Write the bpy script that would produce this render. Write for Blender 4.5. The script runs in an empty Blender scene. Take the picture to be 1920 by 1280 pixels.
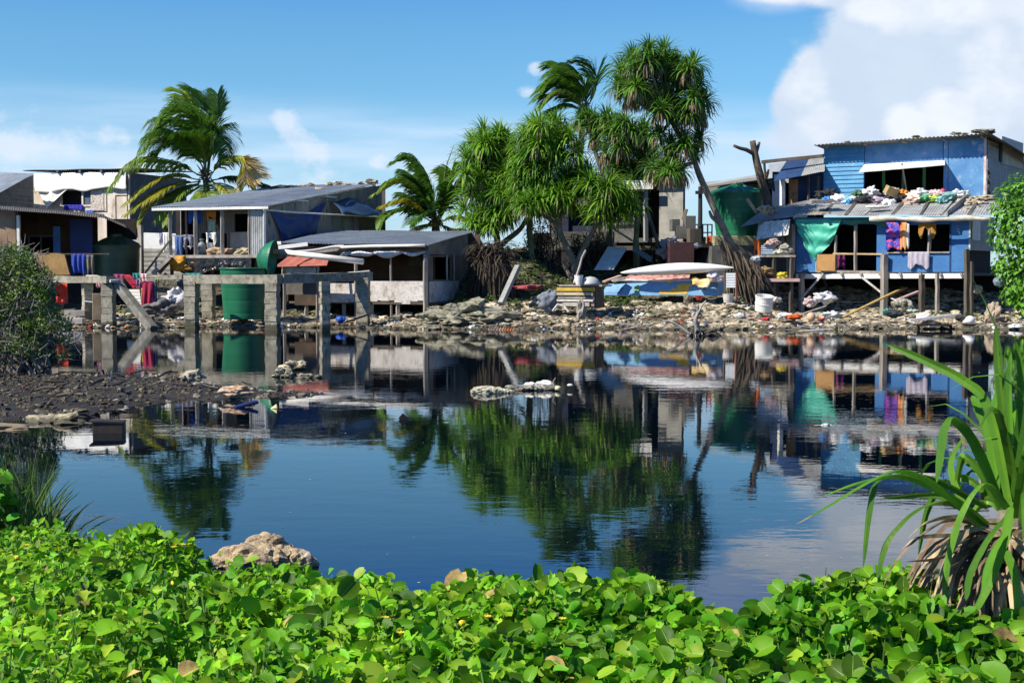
import bpy, math, random
from mathutils import Vector, Matrix, noise
R = random.Random(7)
sc = bpy.context.scene
COL = sc.collection
V = Vector
# ------------------------------------------------------------------ camera
CAMZ = 1.9; TILT = math.atan2(127, 2667)
cd = bpy.data.cameras.new("camera"); cam = bpy.data.objects.new("camera", cd); COL.objects.link(cam)
cam.location = (0, 0, CAMZ); cam.rotation_euler = (math.pi/2 - TILT, 0, 0)
cd.lens = 50; cd.sensor_width = 36; cd.clip_start = 0.1; cd.clip_end = 20000
sc.camera = cam
CT, ST = math.cos(TILT), math.sin(TILT)
def P(px, py, Y):
    "world point seen at photo pixel (px,py) at distance Y"
    u = (px-960)/2667; v = (640-py)/2667
    dy = CT + v*ST; dz = -ST + v*CT
    return V((u*Y/dy, Y, CAMZ + dz*Y/dy))
def PX(px, Y): return (px-960)/2667*Y
def ss(a, b, x):
    t = min(1, max(0, (x-a)/(b-a))); return t*t*(3-2*t)
def lerp(a, b, t): return a+(b-a)*t
def pl(x, pts):
    if x <= pts[0][0]: return pts[0][1]
    for (a, b), (c, d) in zip(pts, pts[1:]):
        if x <= c: return b+(d-b)*(x-a)/(c-a)
    return pts[-1][1]
def ns(x, y, z=0.0): return noise.noise(V((x, y, z)))
# ------------------------------------------------------------------ materials
MATS = {}
def mat(name, c1, c2=None, c3=None, s=3.0, t3=(0.55, 0.7), s3=None, rough=0.8, metal=0.0, isl=0.0, stretch=(1,1,1),
        bump=0.0, bs=None, trans=0.0, spec=0.5, wave=None, grime=0.0, coat=0.0, wetz=None):
    if name in MATS: return MATS[name]
    m = bpy.data.materials.new(name); m.use_nodes = True; nt = m.node_tree; N = nt.nodes; L = nt.links
    b = N['Principled BSDF']; out = N['Material Output']
    tc = N.new('ShaderNodeTexCoord'); mp = N.new('ShaderNodeMapping'); mp.inputs['Scale'].default_value = stretch
    L.new(tc.outputs['Object'], mp.inputs[0])
    def noi(scale, det=5, off=0):
        n = N.new('ShaderNodeTexNoise'); n.inputs['Scale'].default_value = scale; n.inputs['Detail'].default_value = det
        n.inputs['Roughness'].default_value = 0.62
        if off:
            m2 = N.new('ShaderNodeMapping'); m2.inputs['Location'].default_value = (off, off*1.7, off*.6); L.new(mp.outputs[0], m2.inputs[0]); L.new(m2.outputs[0], n.inputs[0])
        else: L.new(mp.outputs[0], n.inputs[0])
        return n.outputs[0]
    def ramp(f, a, c):
        r = N.new('ShaderNodeMapRange'); r.inputs[1].default_value = a; r.inputs[2].default_value = c
        r.interpolation_type = 'SMOOTHSTEP'; L.new(f, r.inputs[0]); return r.outputs[0]
    def mix(f, a, c, mode='MIX'):
        x = N.new('ShaderNodeMix'); x.data_type = 'RGBA'; x.blend_type = mode
        if isinstance(f, float): x.inputs[0].default_value = f
        else: L.new(f, x.inputs[0])
        for i, q in ((6, a), (7, c)):
            if isinstance(q, tuple): x.inputs[i].default_value = (*q, 1)
            else: L.new(q, x.inputs[i])
        return x.outputs[2]
    col = c1
    n1 = noi(s)
    if c2: col = mix(ramp(n1, 0.35, 0.65), c1, c2)
    if isl:
        g = N.new('ShaderNodeNewGeometry'); hs = N.new('ShaderNodeHueSaturation')
        r = N.new('ShaderNodeMapRange'); r.inputs[3].default_value = 1-isl; r.inputs[4].default_value = 1+isl
        L.new(g.outputs['Random Per Island'], r.inputs[0]); L.new(r.outputs[0], hs.inputs['Value'])
        w = N.new('ShaderNodeTexWhiteNoise'); w.noise_dimensions = '1D'; L.new(g.outputs['Random Per Island'], w.inputs['W'])
        r2 = N.new('ShaderNodeMapRange'); r2.inputs[3].default_value = 0.5-isl*.025; r2.inputs[4].default_value = 0.5+isl*.025
        L.new(w.outputs[0], r2.inputs[0]); L.new(r2.outputs[0], hs.inputs['Hue'])
        if isinstance(col, tuple): hs.inputs['Color'].default_value = (*col, 1)
        else: L.new(col, hs.inputs['Color'])
        col = hs.outputs[0]
    if c3: col = mix(ramp(noi(s3 or s*1.7, 6, 7.3), *t3), col, c3)
    if grime: col = mix(ramp(noi(s*6, 6, 3.1), 0.45, 0.75), col, mix(float(grime), col, (0.03, 0.027, 0.02)))
    if wetz:
        gg = N.new('ShaderNodeNewGeometry'); sz = N.new('ShaderNodeSeparateXYZ'); L.new(gg.outputs['Position'], sz.inputs[0])
        ad = N.new('ShaderNodeMath'); ad.operation = 'MULTIPLY_ADD'; L.new(n1, ad.inputs[0]); ad.inputs[1].default_value = -.30; L.new(sz.outputs[2], ad.inputs[2])
        mr = N.new('ShaderNodeMapRange'); mr.inputs[1].default_value = wetz-.04-.15; mr.inputs[2].default_value = wetz+.05-.15; mr.inputs[3].default_value = .85; mr.inputs[4].default_value = 0; L.new(ad.outputs[0], mr.inputs[0])
        col = mix(mr.outputs[0], col, (.045, .042, .024))
    if isinstance(col, tuple): b.inputs['Base Color'].default_value = (*col, 1)
    else: L.new(col, b.inputs['Base Color'])
    b.inputs['Roughness'].default_value = rough; b.inputs['Metallic'].default_value = metal
    b.inputs['Specular IOR Level'].default_value = spec
    if coat: b.inputs['Coat Weight'].default_value = coat; b.inputs['Coat Roughness'].default_value = 0.25
    if bump or wave:
        bp = N.new('ShaderNodeBump'); bp.inputs['Strength'].default_value = 1.0
        h = None
        if bump:
            bp.inputs['Distance'].default_value = bump; h = noi(bs or s*5, 6, 1.3)
        if wave:   # (axis, period, amp)
            w = N.new('ShaderNodeTexWave'); w.bands_direction = wave[0]; w.wave_profile = wave[3] if len(wave) > 3 else 'SIN'
            L.new(tc.outputs['Object'], w.inputs[0]); w.inputs['Scale'].default_value = math.pi*2/20/wave[1]*1.0
            w.inputs['Distortion'].default_value = 0.0
            if h is None: h = w.outputs['Fac']; bp.inputs['Distance'].default_value = wave[2]
            else:
                a = N.new('ShaderNodeMath'); a.operation = 'MULTIPLY_ADD'; L.new(w.outputs['Fac'], a.inputs[0])
                a.inputs[1].default_value = wave[2]/bump; L.new(h, a.inputs[2]); h = a.outputs[0]
        L.new(h, bp.inputs['Height']); L.new(bp.outputs[0], b.inputs['Normal'])
    if trans:
        tr = N.new('ShaderNodeBsdfTranslucent'); mx = N.new('ShaderNodeMixShader'); mx.inputs[0].default_value = trans
        if isinstance(col, tuple): tr.inputs[0].default_value = (*col, 1)
        else: L.new(col, tr.inputs[0])
        L.new(b.outputs[0], mx.inputs[1]); L.new(tr.outputs[0], mx.inputs[2]); L.new(mx.outputs[0], out.inputs[0])
    MATS[name] = m; return m
# ------------------------------------------------------------------ mesh builder
class MB:
    def __init__(s): s.v = []; s.f = []; s.smooth = False
    def add(s, vs, fs):
        o = len(s.v); s.v.extend([tuple(q) for q in vs]); s.f.extend([tuple(i+o for i in f) for f in fs]); return s
    def hexa(s, p):  # 8 corners: bottom 0-3 ccw, top 4-7
        return s.add(p, [(0,3,2,1),(4,5,6,7),(0,1,5,4),(1,2,6,5),(2,3,7,6),(3,0,4,7)])
    def box(s, c, d, rz=0.0, rx=0.0, ry=0.0):
        m = Matrix.Rotation(rz, 3, 'Z') @ Matrix.Rotation(ry, 3, 'Y') @ Matrix.Rotation(rx, 3, 'X'); c = V(c)
        p = [c + m @ V((x*d[0]/2, y*d[1]/2, z*d[2]/2)) for z in (-1, 1) for x, y in ((-1,-1),(1,-1),(1,1),(-1,1))]
        return s.hexa(p)
    def beam(s, a, b, w, h=None, up=(0,0,1), jit=0.0, n=1):
        a, b = V(a), V(b); h = h or w; t = (b-a).normalized(); up = V(up)
        if abs(t.dot(up)) > .95: up = V((0.38, -0.92, 0))
        sd = t.cross(up).normalized(); u2 = sd.cross(t).normalized()
        rings = []
        for i in range(n+1):
            c = a.lerp(b, i/n)
            if jit: c = c + sd*R.uniform(-jit, jit) + u2*R.uniform(-jit, jit)
            rings += [c - sd*w/2 - u2*h/2, c + sd*w/2 - u2*h/2, c + sd*w/2 + u2*h/2, c - sd*w/2 + u2*h/2]
        fs = [(3,2,1,0), tuple(4*n+i for i in range(4))]
        for i in range(n):
            for k in range(4): fs.append((4*i+k, 4*i+(k+1)%4, 4*i+4+(k+1)%4, 4*i+4+k))
        return s.add(rings, fs)
    def tube(s, pts, r, n=8, cap=True, twist=None):
        pts = [V(p) for p in pts]; N_ = len(pts); rr = r if isinstance(r, (list, tuple)) else [r]*N_
        vs = []; ref = V((0.3, -0.9, 0.1))
        for i, p in enumerate(pts):
            t = (pts[min(i+1, N_-1)] - pts[max(i-1, 0)]).normalized()
            if abs(t.dot(ref)) > .9: ref = V((0, 0, 1)) if abs(t.z) < .8 else V((1, 0, 0))
            a = t.cross(ref).normalized(); b = t.cross(a)
            for k in range(n):
                an = 2*math.pi*k/n
                vs.append(p + (a*math.cos(an) + b*math.sin(an))*rr[i])
        fs = [(i*n+k, i*n+(k+1)%n, (i+1)*n+(k+1)%n, (i+1)*n+k) for i in range(N_-1) for k in range(n)]
        if cap: fs += [tuple(range(n-1, -1, -1)), tuple((N_-1)*n+k for k in range(n))]
        return s.add(vs, fs)
    def lathe(s, c, prof, n=32, cap=True):  # prof [(r,z)]
        c = V(c); vs = [c + V((r*math.cos(2*math.pi*k/n), r*math.sin(2*math.pi*k/n), z)) for r, z in prof for k in range(n)]
        fs = [(i*n+k, i*n+(k+1)%n, (i+1)*n+(k+1)%n, (i+1)*n+k) for i in range(len(prof)-1) for k in range(n)]
        if cap: fs += [tuple(range(n-1, -1, -1)), tuple((len(prof)-1)*n+k for k in range(n))]
        return s.add(vs, fs)
    def sheet(s, p00, p10, p11, p01, nu=1, nv=1, fn=None, th=0.01, warp=None):
        p00, p10, p11, p01 = map(V, (p00, p10, p11, p01))
        nrm = (p10-p00).cross(p01-p00).normalized()
        top = []; 
        for j in range(nv+1):
            for i in range(nu+1):
                u, v = i/nu, j/nv
                p = (p00*(1-u)+p10*u)*(1-v) + (p01*(1-u)+p11*u)*v
                if fn: p = p + nrm*fn(u, v)
                if warp: p = p + V(warp(u, v))
                top.append(p)
        bot = [p - nrm*th for p in top]; W = nu+1; n = len(top)
        fs = []
        for j in range(nv):
            for i in range(nu):
                a = j*W+i; fs.append((a, a+1, a+1+W, a+W)); fs.append((n+a, n+a+W, n+a+1+W, n+a+1))
        for i in range(nu):
            fs.append((i, n+i, n+i+1, i+1)); a = nv*W+i; fs.append((a, a+1, n+a+1, n+a))
        for j in range(nv):
            a = j*W; fs.append((a, a+W, n+a+W, n+a)); a = j*W+nu; fs.append((a, n+a, n+a+W, a+W))
        return s.add(top+bot, fs)
    def corr(s, p00, p10, p11, p01, period=0.09, amp=0.012, th=0.004, nv=1, sag=0.0, rag=0.0):
        L = (V(p10)-V(p00)).length; nu = max(4, int(L/period*5))
        lw = 0.85; rg = [R.uniform(-rag, rag) for _ in range(int(L/lw)+2)]
        k = V(p01)-V(p00); k = k.normalized() if k.length else k
        def wf(u, v):
            q = rg[int(u*L/lw)]; return k*q*(1 if v == 0 else 0)
        return s.sheet(p00, p10, p11, p01, nu, nv, lambda u, v: amp*math.sin(2*math.pi*u*L/period) - sag*math.sin(math.pi*u) + 0.012*math.sin(u*L*1.9+3*v), th, wf if rag else None)
    def blob(s, c, r, seed=0, amp=0.25, sub=2, freq=1.5, rot=0.0, flat=None):
        vs, fs = ICO[sub]; c = V(c); m = Matrix.Rotation(rot, 3, 'Z'); out = []
        for q in vs:
            k = 1 + amp*ns(q.x*freq+seed*3.1, q.y*freq-seed*1.7, q.z*freq+seed) + amp*.5*ns(q.x*freq*2.6+seed, q.y*freq*2.6, q.z*freq*2.6)
            p = V((q.x*r[0], q.y*r[1], q.z*r[2]))*k
            if flat is not None and p.z < -flat: p.z = -flat
            out.append(c + m @ p)
        return s.add(out, fs)
    def build(s, name, m, parent=None, label=None, cat=None, group=None, kind=None, smooth=False, bevel=0.0):
        me = bpy.data.meshes.new(name)
        if parent is not None: o0 = WO[parent.name]
        elif s.v and kind != 'structure':
            xs = [q[0] for q in s.v]; ys = [q[1] for q in s.v]; zs = [q[2] for q in s.v]
            o0 = V(((min(xs)+max(xs))/2, (min(ys)+max(ys))/2, min(zs)))
        else: o0 = V((0, 0, 0))
        me.from_pydata([(q[0]-o0.x, q[1]-o0.y, q[2]-o0.z) for q in s.v], [], s.f); me.update()
        if smooth: me.polygons.foreach_set('use_smooth', [True]*len(me.polygons))
        me.materials.append(m)
        o = bpy.data.objects.new(name, me); COL.objects.link(o)
        if parent is not None: o.parent = parent
        else: o.location = o0
        WO[o.name] = o0
        if label: o['label'] = label
        if cat: o['category'] = cat
        if group: o['group'] = group
        if kind: o['kind'] = kind
        if bevel:
            b = o.modifiers.new('bevel', 'BEVEL'); b.width = bevel; b.segments = 2; b.limit_method = 'ANGLE'
        return o
WO = {}
def T(name, label, cat, loc, group=None):
    o = bpy.data.objects.new(name, None); COL.objects.link(o); o.location = V(loc); o.empty_display_size = .2
    o['label'] = label; o['category'] = cat
    if group: o['group'] = group
    WO[o.name] = V(loc); return o
def ico(sub):
    t = (1+5**.5)/2
    vs = [V(p).normalized() for p in [(-1,t,0),(1,t,0),(-1,-t,0),(1,-t,0),(0,-1,t),(0,1,t),(0,-1,-t),(0,1,-t),(t,0,-1),(t,0,1),(-t,0,-1),(-t,0,1)]]
    fs = [(0,11,5),(0,5,1),(0,1,7),(0,7,10),(0,10,11),(1,5,9),(5,11,4),(11,10,2),(10,7,6),(7,1,8),(3,9,4),(3,4,2),(3,2,6),(3,6,8),(3,8,9),(4,9,5),(2,4,11),(6,2,10),(8,6,7),(9,8,1)]
    for _ in range(sub):
        nf = []; mid = {}
        def md(a, b):
            k = (min(a, b), max(a, b))
            if k not in mid: mid[k] = len(vs); vs.append(((vs[a]+vs[b])/2).normalized())
            return mid[k]
        for a, b, c in fs:
            x, y, z = md(a, b), md(b, c), md(c, a); nf += [(a, x, z), (b, y, x), (c, z, y), (x, y, z)]
        fs = nf
    return vs, fs
ICO = {i: ico(i) for i in range(4)}
class Fac:
    "a vertical wall plane through plan points (pxA,YA),(pxB,YB); photo pixels address points on it"
    def __init__(s, pa, ya, pb, yb):
        s.a = V((PX(pa, ya), ya, 0)); s.b = V((PX(pb, yb), yb, 0)); s.t = (s.b-s.a); s.L = s.t.length; s.t.normalize()
        s.n = V((s.t.y, -s.t.x, 0))   # toward the camera for a wall running left to right
    def pt(s, px, py, off=0.0):
        k = (px-960)/2667; a = s.a + s.n*off
        # (a.x+u t.x) = k (a.y+u t.y)
        u = (k*a.y - a.x)/(s.t.x - k*s.t.y); q = a + s.t*u
        return P(px, py, q.y)
    def uz(s, px, py):
        q = s.pt(px, py); return (V((q.x, q.y, 0))-s.a).dot(s.t), q.z
    def at(s, u, z, off=0.0):
        q = s.a + s.t*u + s.n*off; return V((q.x, q.y, z))
    def box(s, mb, px0, py0, px1, py1, d0=-0.03, d1=0.03, slant=0.0):
        u0, _ = s.uz(px0, py0); u1, _ = s.uz(px1, py0); mx = (px0+px1)/2
        _, zt = s.uz(mx, py0); _, zb = s.uz(mx, py1)
        return mb.hexa([s.at(u0, zb, d1), s.at(u1, zb, d1), s.at(u1, zb, d0), s.at(u0, zb, d0),
                        s.at(u0, zt, d1), s.at(u1, zt+slant, d1), s.at(u1, zt+slant, d0), s.at(u0, zt, d0)])
    def wall(s, mb, px0, px1, pyt0, pyt1, pyb, th=0.05, holes=(), off=0.0):
        u0, zt0 = s.uz(px0, pyt0); u1, zt1 = s.uz(px1, pyt1); _, zb = s.uz((px0+px1)/2, pyb)
        H = []
        for (a, b, c, d) in holes:   # px0,py0,px1,py1
            ua, _ = s.uz(a, b); ub, _ = s.uz(c, d); _, z1 = s.uz((a+c)/2, b); _, z0 = s.uz((a+c)/2, d); H.append((ua, ub, z0, z1))
        us = sorted({u0, u1, *[h[0] for h in H], *[h[1] for h in H]}); us = [u for u in us if u0 <= u <= u1]
        ztm = min(zt0, zt1)
        zs = sorted({zb, 1e9, *[h[2] for h in H if h[2] > zb], *[h[3] for h in H]})
        def Z(z, u): return z if z < 1e8 else lerp(zt0, zt1, (u-u0)/(u1-u0))
        nu, nz = len(us)-1, len(zs)-1
        def solid(i, j):
            if i < 0 or j < 0 or i >= nu or j >= nz: return False
            uc = (us[i]+us[i+1])/2; zc = (zs[j]+min(zs[j+1], ztm+50))/2 if zs[j+1] < 1e8 else zs[j]+1e-4
            return not any(h[0] < uc < h[1] and h[2]-1e-6 <= zc < h[3] for h in H)
        for i in range(nu):
            for j in range(nz):
                if not solid(i, j): continue
                q = [(us[i], zs[j]), (us[i+1], zs[j]), (us[i+1], zs[j+1]), (us[i], zs[j+1])]
                f = [s.at(u, Z(z, u), off) for u, z in q]; b = [s.at(u, Z(z, u), off-th) for u, z in q]
                fs = [(0,1,2,3), (7,6,5,4)]
                if not solid(i, j-1): fs.append((0,4,5,1))
                if not solid(i+1, j): fs.append((1,5,6,2))
                if not solid(i, j+1): fs.append((2,6,7,3))
                if not solid(i-1, j): fs.append((3,7,4,0))
                mb.add(f+b, fs)
        return mb
def cloth(name, fac, px0, px1, pyt, pyb, m, off=0.05, folds=3, amp=0.04, rag=0.05, parent=None, seed=0, taper=0.0, sway=0.0, **kw):
    "a hanging cloth, its top edge on the wall plane; wavy folds growing downward, uneven hem"
    a = fac.pt(px0, pyt, off); b = fac.pt(px1, pyt, off); _, zb = fac.uz((px0+px1)/2, pyb); h = (a.z+b.z)/2 - zb
    mb = MB(); nu, nv = 18, 10
    def warp(u, v):
        hem = -rag*(ns(u*4+seed, seed*2.3)+.4*math.sin(u*9+seed))*v
        x = -taper*(u-.5)*v + sway*v
        q = fac.t*x; return (q.x, q.y, hem)
    mb.sheet(a-V((0,0,h)), b-V((0,0,h)), b, a, nu, nv, lambda u, v: -amp*(1-v*.75)*(math.sin(u*folds*2*math.pi+seed+1.1*math.sin(v*3+seed))) , 0.008, lambda u, v: warp(u, 1-v))
    return mb.build(name, m, parent, smooth=True, **kw)
def spline(pts, n):
    pts = [V(p) for p in pts]; 
    q = [pts[0]*2-pts[1]] + pts + [pts[-1]*2-pts[-2]]; out = []
    m = len(pts)-1
    for i in range(n+1):
        t = i/n*m; k = min(int(t), m-1); t -= k; a, b, c, d = q[k:k+4]
        out.append(0.5*((2*b) + (c-a)*t + (2*a-5*b+4*c-d)*t*t + (3*b-a-3*c+d)*t**3))
    return out
# ground height of the far shore
PROF = {
 'l': [(-6,-.8),(0,-.02),(1,.08),(3,.20),(7,.36),(11,1.2),(15,1.9),(18,2.0),(40,2.0)],
 'c': [(-6,-.8),(0,-.02),(1.5,.20),(3,.52),(5.5,.86),(7.5,1.5),(11,2.35),(15,2.95),(18,2.85),(40,2.3)],
 'd': [(-6,-.8),(0,-.02),(1.5,.20),(3,.52),(5.5,.86),(8,1.08),(10,1.45),(13,1.95),(15,2.2),(40,2.2)],
 'r': [(-6,-.8),(0,-.02),(2,.12),(5,.2),(20,.24),(40,.3)],
 'h': [(-2,0),(.1,.24),(1.2,.62),(3.2,1.12),(7,1.5),(11,2.2),(40,2.3)]}
def shoreY(x): return lerp(50.2, 48.6, ss(-6, -3.2, x)) + .35*math.sin(x*.55) + .5*ns(x*.35, 3.3)
def HL(x): return 57.9-(min(x, 18)-11.5)*.53
def gh(x, Y):
    t = Y - shoreY(x)
    a, b, c = (pl(t, PROF[k]) for k in 'lcr')
    xs = x*55/Y
    b = lerp(b, pl(t, PROF['d']), ss(.5, 2.2, xs))
    w1 = ss(-3.4, -1.4, xs); w2 = ss(8.0, 11.2, xs)
    c = max(c, pl(Y-HL(x), PROF['h'])) if x > 20 else c
    if Y > 50: b_ = pl(Y-HL(x), PROF['h']); c = max(c, b_)
    z = lerp(lerp(a, b, w1), c, w2)
    return z + (.10*ns(x*.9, Y*.9, 1) + .05*ns(x*2.7, Y*2.7, 4))*ss(-.5, 1.5, t)
# ------------------------------------------------------------------ sun and sky
SUN_EL = math.radians(44); SUN_D = V((-math.sin(math.radians(64))*math.cos(SUN_EL), -math.cos(math.radians(64))*math.cos(SUN_EL), math.sin(SUN_EL)))
sl = bpy.data.lights.new("sun", 'SUN'); so = bpy.data.objects.new("sun", sl); COL.objects.link(so)
sl.energy = 5.0; sl.angle = math.radians(0.5); sl.color = (1, .93, .80)
so.rotation_euler = SUN_D.to_track_quat('Z', 'Y').to_euler(); so.location = (0, 0, 30)
def make_world():
    w = bpy.data.worlds.new("World"); sc.world = w; w.use_nodes = True; nt = w.node_tree; N = nt.nodes; L = nt.links
    bg = N['Background']; bg.inputs[1].default_value = 1.0
    sky = N.new('ShaderNodeTexSky'); sky.sky_type = 'NISHITA'; sky.sun_disc = False
    sky.sun_elevation = SUN_EL; sky.sun_rotation = math.atan2(SUN_D.x, SUN_D.y); sky.dust_density = 0.3; sky.ozone_density = 2.5; sky.air_density = 1.0
    def M_(op, a, b=None, c=None, clamp=False):
        n = N.new('ShaderNodeMath'); n.operation = op; n.use_clamp = clamp
        for i, q in enumerate((a, b, c)):
            if q is None: continue
            if isinstance(q, (int, float)): n.inputs[i].default_value = q
            else: L.new(q, n.inputs[i])
        return n.outputs[0]
    def S_(x, a, b):
        r = N.new('ShaderNodeMapRange'); r.interpolation_type = 'SMOOTHSTEP'; r.inputs[1].default_value = a; r.inputs[2].default_value = b; L.new(x, r.inputs[0]); return r.outputs[0]
    def MX(f, a, b, mode='MIX'):
        x = N.new('ShaderNodeMix'); x.data_type = 'RGBA'; x.blend_type = mode
        if isinstance(f, (int, float)): x.inputs[0].default_value = f
        else: L.new(f, x.inputs[0])
        for i, q in ((6, a), (7, b)):
            if isinstance(q, tuple): x.inputs[i].default_value = (*q, 1)
            else: L.new(q, x.inputs[i])
        return x.outputs[2]
    tc = N.new('ShaderNodeTexCoord'); sp = N.new('ShaderNodeSeparateXYZ'); L.new(tc.outputs['Generated'], sp.inputs[0])
    az = M_('ARCTAN2', sp.outputs[0], sp.outputs[1])
    el = M_('ARCSINE', sp.outputs[2])
    co = N.new('ShaderNodeCombineXYZ'); L.new(az, co.inputs[0]); L.new(M_('MULTIPLY', el, 1.35), co.inputs[1])
    def noi(scale, det, off=0.0, rough=.55):
        n = N.new('ShaderNodeTexNoise'); n.inputs['Scale'].default_value = scale; n.inputs['Detail'].default_value = det; n.inputs['Roughness'].default_value = rough
        a = N.new('ShaderNodeVectorMath'); a.inputs[1].default_value = (off, off*.37, 0); L.new(co.outputs[0], a.inputs[0]); L.new(a.outputs[0], n.inputs[0]); return n.outputs[0]
    def field(bl):
        f = None
        for px, py, rx, ry in bl:
            a0 = math.atan((px-960)/2667); e0 = math.atan((513-py)/2667)
            dx = M_('MULTIPLY', M_('SUBTRACT', az, a0), 2667/rx); dy = M_('MULTIPLY', M_('SUBTRACT', el, e0), 2667/ry)
            q = M_('SUBTRACT', 1.0, M_('ADD', M_('MULTIPLY', dx, dx), M_('MULTIPLY', dy, dy)))
            f = q if f is None else M_('SMOOTH_MAX', f, q, 0.3)
        return f
    def dens(bl, amp, a, b, n):
        return S_(M_('ADD', field(bl), M_('MULTIPLY', M_('SUBTRACT', n, .5), amp)), a, b)
    n1 = noi(11, 7); n2 = noi(24, 6, 3.7); n3 = noi(9, 5, 9.1)
    big = dens([(1790,130,300,170),(1960,-60,430,210),(1540,195,100,105),(1650,70,110,90),(1560,-20,200,56),(2100,200,300,160),(1700,275,300,70),(1860,330,230,60)], 1.5, 0.0, .40, noi(12, 8, .9, .6))
    lump = dens([(1505,165,60,80),(1530,235,60,50),(1625,40,60,34),(1695,245,48,42),(1800,40,210,60),(1860,150,80,120),(1780,225,70,50),(1960,60,90,160),(1500,5,90,26),(2050,250,120,120),(1700,-70,300,50)], 3.0, -.05, .95, noi(14, 8, 4.4, .62))
    wisp = dens([(1470,5,140,45),(1430,-90,230,90),(1330,330,240,90),(1500,300,160,80),(1230,270,200,60)], 1.9, 0.1, 1.3, n1)
    puff = dens([(545,245,34,48),(580,300,52,46),(592,335,66,26),(213,276,44,30),(30,290,110,60),(110,280,80,40),(-80,260,140,70),(240,330,70,36),(1003,136,24,14),(985,172,24,16),(715,302,30,18),(860,330,80,24)], 5.0, 0.15, 1.5, noi(34, 6, 1.7, .6))
    gr = noi(3.0, 4, 5.5)
    # thin veil of stratus low over the sea, drawn out in level bands
    st = N.new('ShaderNodeMapping'); st.inputs['Scale'].default_value = (1, 7, 1); L.new(co.outputs[0], st.inputs[0])
    g2 = N.new('ShaderNodeTexNoise'); g2.inputs['Scale'].default_value = 5; g2.inputs['Detail'].default_value = 6; L.new(st.outputs[0], g2.inputs[0]); gr2 = g2.outputs[0]
    veil = M_('MULTIPLY', S_(M_('ADD', el, M_('MULTIPLY', M_('SUBTRACT', gr, .5), .03)), math.radians(7.6), math.radians(5.2)), M_('ADD', .28, M_('MULTIPLY', S_(gr2, .35, .68), .55)), clamp=True)
    rp = N.new('ShaderNodeValToRGB'); L.new(M_('DIVIDE', el, math.radians(60)), rp.inputs[0]); e = rp.color_ramp.elements
    e[0].position = 5/60; e[0].color = (.50, .80, 1.02, 1); e[1].position = 1.0; e[1].color = (.32, .46, .62, 1)
    for q, cc in ((9.5/60, (.46, .80, 1.0, 1)), (11.6/60, (.36, .74, 1.06, 1)), (14/60, (.15, .60, 1.42, 1)), (24/60, (.13, .50, 1.12, 1)), (38/60, (.30, .50, .70, 1))):
        k = e.new(q); k.color = cc
    base = MX(1.0, MX(1.0, sky.outputs[0], (0.1, 0.1, 0.1), 'MULTIPLY'), rp.outputs[0], 'MULTIPLY')
    col = MX(veil, base, (.49, .61, .76))
    shade = S_(M_('ADD', M_('SUBTRACT', noi(11, 7, -.011), n1), M_('MULTIPLY', M_('SUBTRACT', noi(5, 4, 2.2), .5), .45)), -.13, .07)
    ccol = MX(M_('MULTIPLY', shade, .30), MX(lump, (.49, .565, .67), (.66, .69, .74)), (.40, .475, .60))
    col = MX(M_('MULTIPLY', wisp, .50), col, (.58, .65, .76))
    col = MX(M_('MULTIPLY', puff, .70), col, (.57, .63, .72))
    col = MX(M_('MULTIPLY', big, .94), col, ccol)
    L.new(col, bg.inputs[0])
make_world()
# ------------------------------------------------------------------ water
def make_water():
    m = bpy.data.materials.new("lagoon_water"); m.use_nodes = True; N = m.node_tree.nodes; L = m.node_tree.links; b = N['Principled BSDF']
    b.inputs['Base Color'].default_value = (0.001, 0.004, 0.009, 1); b.inputs['Roughness'].default_value = 0.0; b.inputs['IOR'].default_value = 1.5
    tc = N.new('ShaderNodeTexCoord')
    def noi(scale, det, st=(1,1,1)):
        mp = N.new('ShaderNodeMapping'); mp.inputs['Scale'].default_value = st; L.new(tc.outputs['Object'], mp.inputs[0])
        n = N.new('ShaderNodeTexNoise'); n.inputs['Scale'].default_value = scale; n.inputs['Detail'].default_value = det; L.new(mp.outputs[0], n.inputs[0]); return n.outputs[0]
    def mt(op, a, c):
        n = N.new('ShaderNodeMath'); n.operation = op
        for i, q in enumerate((a, c)):
            if isinstance(q, (int, float)): n.inputs[i].default_value = q
            else: L.new(q, n.inputs[i])
        return n.outputs[0]
    patch = N.new('ShaderNodeMapRange'); patch.inputs[1].default_value = .40; patch.inputs[2].default_value = .62; patch.inputs[3].default_value = .25; patch.inputs[4].default_value = 1
    L.new(noi(.09, 2, (1, 1.6, 1)), patch.inputs[0])
    h = mt('ADD', mt('MULTIPLY', noi(2.6, 3, (.55, 1, 1)), 1.0), mt('MULTIPLY', noi(9, 3, (.6, 1, 1)), .28))
    h = mt('MULTIPLY', h, patch.outputs[0])
    bp = N.new('ShaderNodeBump'); bp.inputs['Strength'].default_value = 1; bp.inputs['Distance'].default_value = 0.0023
    L.new(h, bp.inputs['Height']); L.new(bp.outputs[0], b.inputs['Normal'])
    mb = MB(); mb.add([(-3000, -60, 0), (3000, -60, 0), (3000, 9000, 0), (-3000, 9000, 0)], [(0,1,2,3)])
    mb.build('water', m, kind='structure')
make_water()
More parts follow.
